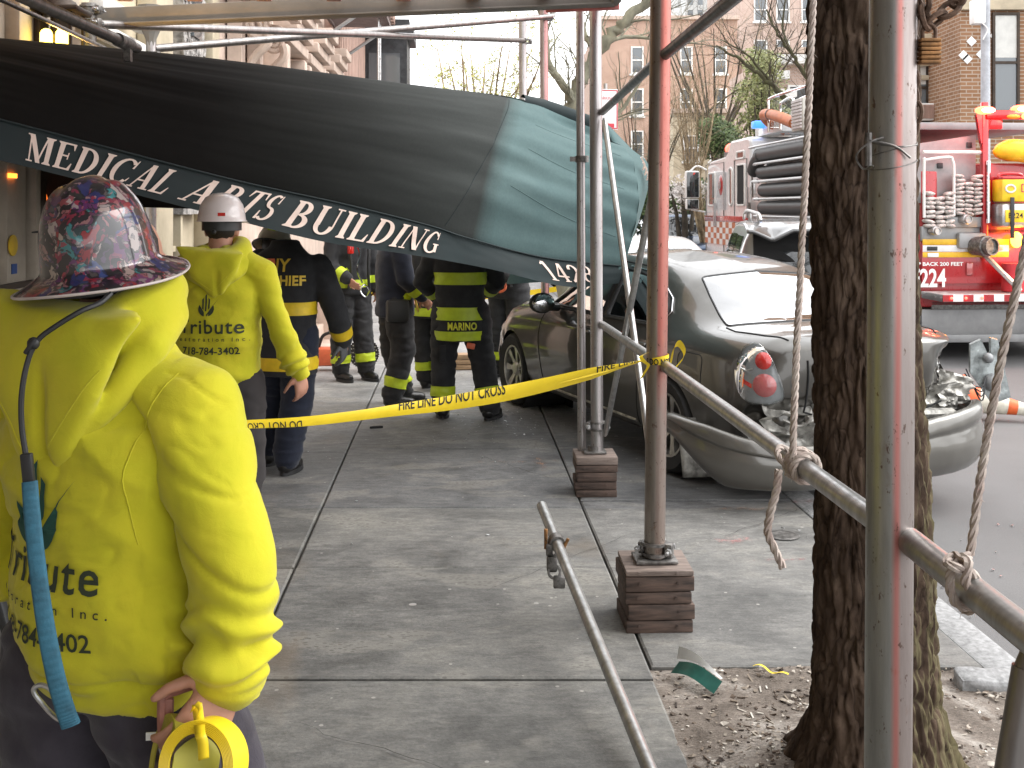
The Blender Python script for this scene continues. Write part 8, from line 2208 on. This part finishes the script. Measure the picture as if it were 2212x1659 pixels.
# --- dark firefighter facing right
JF = joints(rk=(.11, .05, .5), lk=(-.11, .0, .5), la=(-.12, .10, .09), ra=(.12, -.05, .09), re=(.24, .04, 1.14), rw=(.20, .20, .98), le=(-.25, .03, 1.13), lw=(-.22, .22, .98))
f4, jk, me = firefighter("firefighter all in black turning right, gold buckles at the waist, left of the named one", (-1.04, 9.68, 0), R(-72), JF, 9, .80, [], mat=M['navy'])
mb = MB(); mb.tube(catmull([(.17, .10, 1.0), (.05, .17, 1.01), (-.10, .16, 1.0)], 6), .018, 6); mb.box((.02, .18, 1.0), (.10, .03, .05), None, 0, .01); mb.tube(catmull([(.12, .15, .97), (.16, .17, .88), (.12, .18, .84), (.09, .17, .90)], 6, True), .007, 6, closed=True); mb.build("belt_buckle", M['gold'], f4)
mb = MB(); mb.box((.20, -.02, .86), (.10, .2, .2), None, 0, .03); mb.build("belt_pouch", M['black'], f4)
mb = MB(); mb.box((.16, .10, 1.005), (.06, .01, .03)); mb.build("white_label", M['white'], f4)
# --- left firefighter with harness
JL = joints(re=(.27, .06, 1.16), rw=(.18, .26, 1.05), le=(-.28, .04, 1.14), lw=(-.25, .10, .93), ra=(.11, .0, .09), la=(-.13, .1, .09), lk=(-.12, .05, .5))
f3_, jk, me = firefighter("firefighter with harness straps and an orange sleeve stripe, under the word BUILDING", (-1.66, 11.15, 0), R(-140), JL, 12, .88, [(.99, .08)], upper=False)
mb = MB(); mb.box((0, -.17, 1.25), (.26, .12, .5), None, 0, .05); mb.build("air_pack", M['black'], f3_)
mb = MB()
for s in (-1, 1): mb.tube(catmull([(s * .13, .05, 1.5), (s * .12, .165, 1.38), (s * .10, .19, 1.15), (s * .12, .17, .95)], 6), .016, 6)
mb.build("harness_strap", M["black"], f3_)
mb = MB(); mb.tube(catmull([(.06, .20, 1.42), (.02, .22, 1.3), (.05, .22, 1.15), (-.02, .2, 1.0)], 8), .010, 6); mb.tube(catmull([(-.05, .19, .98), (-.1, .21, .92), (-.05, .21, .86), (0, .2, .92)], 6, True), .008, 6, closed=True); mb.build("hose_and_clip", M['chrome'], f3_)
mb = MB(); mb.box((.11, .19, 1.36), (.06, .05, .13), None, 0, .015); mb.build("radio", M['redlens'], f3_)
# --- legs glimpsed between
JB = joints(la=(-.10, .05, .09))
firefighter("firefighter mostly hidden behind the named one, only a striped trouser cuff and boot showing", (-.76, 10.55, 0), R(-20), JB, 15, .70, [(.76, .08), (1.0, .08)])
# --- one at the wrecked nose, with orange snap hook
JR = joints(re=(.29, .10, 1.16), rw=(.22, .30, 1.02), le=(-.28, .10, 1.16), lw=(-.16, .32, 1.06), lean=(0, .2))
f6, jk, me = firefighter("firefighter by the wrecked car nose with an orange snap hook on the belt", (-.03, 11.35, 0), R(150), JR, 18, .82, [(1.02, .06)], upper=True)
mb = MB(); mb.tube(catmull([(-.06, .21, 1.0), (.08, .22, 1.02), (.10, .22, .97), (.0, .22, .90), (-.08, .22, .93)], 6, True), .014, 8, closed=True); mb.box((.0, .215, .985), (.13, .03, .04), None, 0, .01); mb.build("snap_hook", M['orangeplastic'], f6)
mb = MB()
for s in (-1, 1): mb.tube(catmull([(s * .14, .05, 1.5), (s * .13, .17, 1.38), (s * .11, .19, 1.1), (s * .12, .17, .95)], 6), .018, 6)
mb.build("harness_strap", M["black"], f6)
# --- man in black behind the foreground worker
JK = joints()
pk_ = thing("person", "man in black clothes and cap half hidden behind the graphic hard hat", "person", (-1.395, 3.62, 0), R(75)); make_body(JK, {}, pk_, .0095)
coat(JK, pk_, M['turnout'], .013, 22, .82, name="jacket"); trousers(JK, pk_, M['turnout'], .013, 24); boots(JK, pk_)
mt = Matrix.Translation(JK['head'] + Vector((0, -.005, .045))) @ Matrix.Scale(1.18, 4, (0, 1, 0)); mb = MB(); mb.lathe([(.088, -.01), (.09, .02), (.088, .06), (.07, .09), (.03, .105), (0, .108)], mt, 28)
mb.grid(lambda a, b2: JK['head'] + Vector((.085 * math.cos(lerp(.3, 2.84, a)), .08 + .02 * math.sin(a * 3.14) + .085 * b2 * math.sin(lerp(.3, 2.84, a)), .045 - .012 * b2)), 14, 5); o = mb.build("cap", M['turnout'], pk_, angle=60); o.modifiers.new("t", 'SOLIDIFY').thickness = .004
# ---------------------------------------------------------------- barrier tape, cone, saw, litter
def ribbon_pts(C, W, n):
    """closed form ribbon: centre curve C(t) and half-width vector W(t)"""
    mb = MB(); mb.grid(lambda a, b2: C(a) + W(a) * (b2 * 2 - 1), n, 4); return mb
tp = thing("barrier_tape", "yellow printed fire line tape stretched from the worker's side to the rusty red post", "barrier tape", spot(1395, 781, 4.56)); T1 = tp.location
ctr = catmull([spot(*q) for q in ((300, 925, 2.9), (420, 925, 3.25), (527, 917, 3.55), (650, 911, 3.75), (760, 899, 3.92), (870, 884, 4.06), (960, 872, 4.16), (1090, 850, 4.28), (1200, 826, 4.38), (1300, 801, 4.47), (1360, 786, 4.53), (1390, 778, 4.565))], 10)
cl = [0]
for a, b2 in zip(ctr[:-1], ctr[1:]): cl.append(cl[-1] + (b2 - a).length)
def tc(t_):
    s = t_ * cl[-1]; j = max(k for k in range(len(cl)) if cl[k] <= s + 1e-9); j = min(j, len(cl) - 2); return ctr[j].lerp(ctr[j + 1], (s - cl[j]) / max(1e-9, cl[j + 1] - cl[j]))
def tw_(t_):       # half of the width folds over; narrows where it is tied
    u = t_; hw = .019 + .014 * sstep(.45, .75, u) - .026 * sstep(.88, 1.0, u); a = R(22 + 20 * math.sin(u * 7 + .6)); return Vector((.0, -math.sin(a), math.cos(a))) * hw
def tface(t_, v): p = tc(t_) + tw_(t_) * v; return p + Vector((0, -1, .2)) * .006 * (1 - v * v) * sstep(.2, .6, t_)
mb = MB(); mb.grid(lambda a, b2: tface(a, b2 * 2 - 1) - T1, 160, 8); o = mb.build("tape", M['tape'], tp, angle=180)
mb = MB(); mb.grid(lambda a, b2: tface(a, 1) + Vector((0, .012, -.55 * tw_(a).length * 2)) * b2 + Vector((0, .006, 0)) * math.sin(3.14 * b2) - T1, 160, 4); mb.build("tape_fold", M['tape'], o, angle=180)
def t_of_u(u): return min(range(1001), key=lambda i: abs(1105.5 + 2350 * tc(i / 1000).x / tc(i / 1000).y - u)) / 1000
def tape_words(s, u0, u1, y0, y1, flip=False, clip=.66):
    bm = flat_text(s, 1, 1, .012); cut_fine(bm, .3)
    bmesh.ops.bisect_plane(bm, geom=bm.verts[:] + bm.edges[:] + bm.faces[:], plane_co=(0, clip * .73, 0), plane_no=(0, 1, 0), clear_outer=True)
    xs = [v.co.x for v in bm.verts]; lo, hi = min(xs), max(xs); t0, t1 = t_of_u(u0), t_of_u(u1)
    def fn(x, y):
        f = (x - lo) / (hi - lo); g = y / (clip * .73)
        if flip: f = 1 - f; g = 1 - g
        p = tface(lerp(t0, t1, f), lerp(y0, y1, g)); return p + Vector((0, -.0016, .0005)) - T1
    link("lettering", wrap(bm, fn), M['ink'], o, False)
tape_words("FIRE LINE DO NOT CROSS", 862, 1092, -.1, .98); tape_words("FIRE LINE", 1288, 1378, -.15, .98); tape_words("DO NOT CROSS", 520, 652, -.98, .2, True)
# turns round the post and the tied bow
mb = MB(); C = Vector((POST_A.x + .013, POST_A.y, 1.75 - 331 * 4.58 / 2350))
mb.grid(lambda a, b2: C + Vector((math.cos(a * 6.2832) * (.0465 + .002 * math.sin(a * 9)), math.sin(a * 6.2832) * .0475, (b2 - .5) * (.042 + .014 * math.sin(a * 6.2832 + 1)) + .006 * math.sin(a * 6.2832 + 2.6))) - T1, 60, 4); wr_ = mb.build("wrapped_turn", M['tape'], tp, angle=180)
bm = flat_text("E DO NOT", .036, .75, .001); cut_fine(bm, .01); link("lettering", wrap(bm, lambda x, y: C + Vector((math.sin((x) / .049) * .0492, -math.cos(x / .049) * .0495, y - .012)) - T1), M['ink'], wr_, False)
bow = catmull([spot(*q) for q in ((1447, 790, 4.60), (1455, 752, 4.56), (1466, 742, 4.55), (1477, 757, 4.56), (1476, 772, 4.58), (1462, 790, 4.6), (1450, 802, 4.6))], 8); n = len(bow)
mb = MB(); mb.grid(lambda a, b2: bow[min(n - 1, int(a * (n - 1)))] + Vector((.25, -.5, .8)).normalized() * (b2 - .5) * lerp(.045, .016, a) - T1, n - 1, 3); mb.build("bow", M['tape'], tp, angle=180)
kn = catmull([spot(*q) for q in ((1398, 762, 4.55), (1384, 770, 4.53), (1392, 782, 4.52), (1400, 790, 4.54), (1390, 808, 4.54), (1384, 818, 4.55))], 6); n2 = len(kn)
mb = MB(); mb.grid(lambda a, b2: kn[min(n2 - 1, int(a * (n2 - 1)))] + Vector((.8, -.2, .3)) * (b2 - .5) * lerp(.022, .012, a) - T1, n2 - 1, 2); mb.build("knot", M['tape'], tp, angle=180)
t = thing("barrier_tape", "second yellow tape hung low across the pavement far behind the firefighters", "barrier tape", (-2.6, 15.2, .62))
mb = MB(); mb.grid(lambda a, b2: Vector((3.6 * a, .3 * a, -.16 * math.sin(3.14 * a) + .075 * b2)), 40, 2); mb.build("tape", M['tape'], t, angle=180)

# traffic cone on its side
cz = Vector((4.05, 9.75, ROAD_Z + .19)); t = thing("traffic_cone", "orange and white traffic cone lying on the road by the broken bumper", "traffic cone", cz)
dx = Vector((.93, -.30, -.16)).normalized(); mt = dx.to_track_quat('Z', 'Y').to_matrix().to_4x4()
M['coneorange'] = pm("cone_orange", (.75, .13, .03), .5, 0, .12, 10); M['conewhite'] = pm("cone_reflective_collar", (.66, .62, .52), .5, 0, .12, 12)
def cr_(z): return .135 - .115 * z / .7
mb = MB(); mb.lathe([(cr_(0), 0), (cr_(.12), .12)], mt, 28); mb.lathe([(cr_(.36), .36), (cr_(.44), .44)], mt, 28); mb.lathe([(cr_(.56), .56), (cr_(.7), .7), (0, .705)], mt, 28); mb.build("cone_body", M['coneorange'], t)
mb = MB(); mb.lathe([(cr_(.12) + .001, .12), (cr_(.36) + .001, .36)], mt, 28); mb.lathe([(cr_(.44) + .001, .44), (cr_(.56) + .001, .56)], mt, 28); mb.build("white_collar", M['conewhite'], t)
mb = MB(); mb.box(mt @ Vector((0, 0, -.015)), (.36, .36, .03), mt.to_3x3(), 0, .01); mb.build("cone_base", M['coneorange'], t)

# cut-off saw on the pavement
t = thing("cutoff_saw", "orange and black cut off saw with perforated steel blade behind the left firefighter's legs", "power saw", (-1.60, 11.75, 0))
mb = MB(); NB = 40; P = []
for i in range(NB * 2): r = .17 if i % 2 else .158; a = i / (NB * 2) * 6.2832; P.append((r * math.cos(a), .19 + r * math.sin(a)))
mb.prism(P, -.003, .003); bl = mb.build("blade", pm("saw_blade", (.05, .045, .045), .5, .5), t, angle=20)
mb = MB()
for ring_r, k in ((.14, 22), (.115, 16)):
    for i in range(k): a = i / k * 6.2832 + ring_r * 20; mb.cyl((ring_r * math.cos(a), -.0042, .19 + ring_r * math.sin(a)), (ring_r * math.cos(a), .0042, .19 + ring_r * math.sin(a)), .008, n=8)
mb.build("blade_holes", M['silvertrim'], bl)
mb = MB(); mb.cyl((0, -.03, .19), (0, .02, .19), .055, n=20); mb.build("hub", M['redlens'], t)
mb = MB(); mb.box((-.36, .05, .15), (.34, .2, .2), None, 0, .05); mb.box((-.12, .05, .2), (.26, .06, .09), None, 0, .02); mb.build("motor", M['orangeplastic'], t)
mb = MB(); mb.tube(catmull([(-.5, .05, .24), (-.44, .05, .38), (-.28, .05, .40), (-.2, .05, .28)], 6), .018, 8); mb.build("handle", M['black'], t)
t = thing("timber_cribbing", "short stack of pale planks on the pavement behind the named firefighter's legs", "timber blocks", (-.50, 11.9, 0), .1)
for k in range(3):
    mb = MB(); mb.box((0, 0, .03 + k * .055), (.42 - .03 * k, .2, .05), None, 0, .004); mb.build("plank", pm("pale_plank", (.42, .28, .17), .8, 0, .2, 6, stretch=(1, 8, 8)), t)

# step ladder by the entrance
M['ladderblack'] = pm("black_ladder_rail", (.03, .03, .03), .4); M['alu'] = pm("aluminium", (.55, .55, .55), .35, .7)
t = thing("step_ladder", "black and aluminium step ladder standing at the left edge by the entrance", "step ladder", (-1.33, 2.95, 0), R(8))
def lp_(x, y, z): return Vector((x, y, z))
for s in (-1, 1):
    mb = MB(); a, b2 = lp_(-.22, s * .20, 1.66), lp_(.24, s * .26, 0); d = (b2 - a).normalized(); mb.box((a + b2) / 2, (.075, .022, (b2 - a).length), d.to_track_quat('-Z', 'Y').to_matrix(), 0, .004); mb.build("rail", M['ladderblack'], t)
    mb = MB(); off_ = Vector((.042, -.006, .010)); mb.box((a + b2) / 2 + off_, (.012, .03, (b2 - a).length), d.to_track_quat('-Z', 'Y').to_matrix(), 0, .002); mb.build("rail_edge", M['alu'], t)
    mb = MB(); a, b2 = lp_(-.24, s * .19, 1.63), lp_(-.66, s * .24, 0); mb.cyl(a, b2, .018, n=10); mb.build("back_leg", M['alu'], t)
for k in range(6):
    z = .25 + k * .25; x = lerp(.24, -.22, z / 1.66); mb = MB(); mb.box((x, 0, z), (.09, .46, .03), None, 0, .006); mb.build("step", M['alu'], t)
mb = MB(); mb.box((-.22, 0, 1.68), (.16, .46, .05), None, 0, .012); mb.build("top_cap", M["ladderblack"], t)

# litter: folded card, tape scrap, broken plastic, cigarette ends, glass chips
M['cardgreen'] = pm("green_card", (.010, .075, .058), .35, 0, .2, 12); M['cardwhite'] = pm("white_card", (.7, .7, .68), .5)
t = thing("folded_card", "green and white folded card dropped at the edge of the earth pit", "card", (.70, 4.03, .002), R(-48))
mb = MB(); mb.grid(lambda a, b2: Vector((lerp(-.10, .10, a), -.004 - .05 * b2, .012 + .030 * (1 - b2) + .015 * math.sin(a * 4))), 10, 4); mb.build("front", M['cardgreen'], t, angle=180)
mb = MB(); mb.grid(lambda a, b2: Vector((lerp(-.115, .09, a), .0 + .012 * b2, .046 + .045 * b2 * (1 - a) + .015 * math.sin(a * 4))), 10, 4); mb.build("back", M['cardwhite'], t, angle=180)
t = thing("tape_scrap", "yellow scrap of tape lying at the back edge of the earth pit", "tape scrap", (.97, 4.08, .012), R(-35)); mb = MB(); mb.grid(lambda a, b2: Vector((lerp(-.07, .07, a), .012 * (b2 - .5) + .008 * math.sin(a * 6), .008 + .008 * math.sin(a * 9))), 14, 2); mb.build("strip", M['tape'], t, angle=180)
g = spot(812, 926, 2350 * 1.75 / 475); t = thing("plastic_shard", "black shard of broken car plastic on the pavement right of the joint", "shard", g, .2); mb = MB(); mb.prism([(-.05, 0), (-.02, .012), (.03, .015), (.055, .006), (.02, 0)], -.02, .02, Matrix.Rotation(R(-80), 4, 'X')); mb.build("shard", M['black'], t)
rr = random.Random(17); mb = MB(); cols = [M['steel'], M['lampchrome'], M['black'], M['redlens'], M['mulch'], M['orangeplastic']]
for i in range(170):
    k = rr.random()
    if k < .88: x = rr.gauss(-.12, .30); y = rr.gauss(9.2, .62)
    else: x = rr.uniform(-2.2, .6); y = rr.uniform(5.5, 12)
    if y < 7.6 and x > 0: continue
    s = rr.choice((.006, .008, .011, .018)) * rr.uniform(.6, 1.3); mb.box((x, y, .006), (s, s * rr.uniform(.3, .8), s * .25), (rr.uniform(-.4, .4), rr.uniform(-.4, .4), rr.uniform(0, 6.3)), rr.choice((0, 1, 1, 1, 2, 2, 4, 3, 4)))
for i in range(26): x = rr.gauss(2.3, .7); y = rr.gauss(5.9, .45); s = rr.uniform(.006, .02); mb.box((x, y, .008 if x < 1.85 else ROAD_Z + .008), (s, s * .5, .006), (0, 0, rr.uniform(0, 6)), rr.choice((1, 2, 0)))
tag(mb.build("debris", cols, smooth=False), "scattered glass chips and broken plastic around the crashed car", kind='stuff')
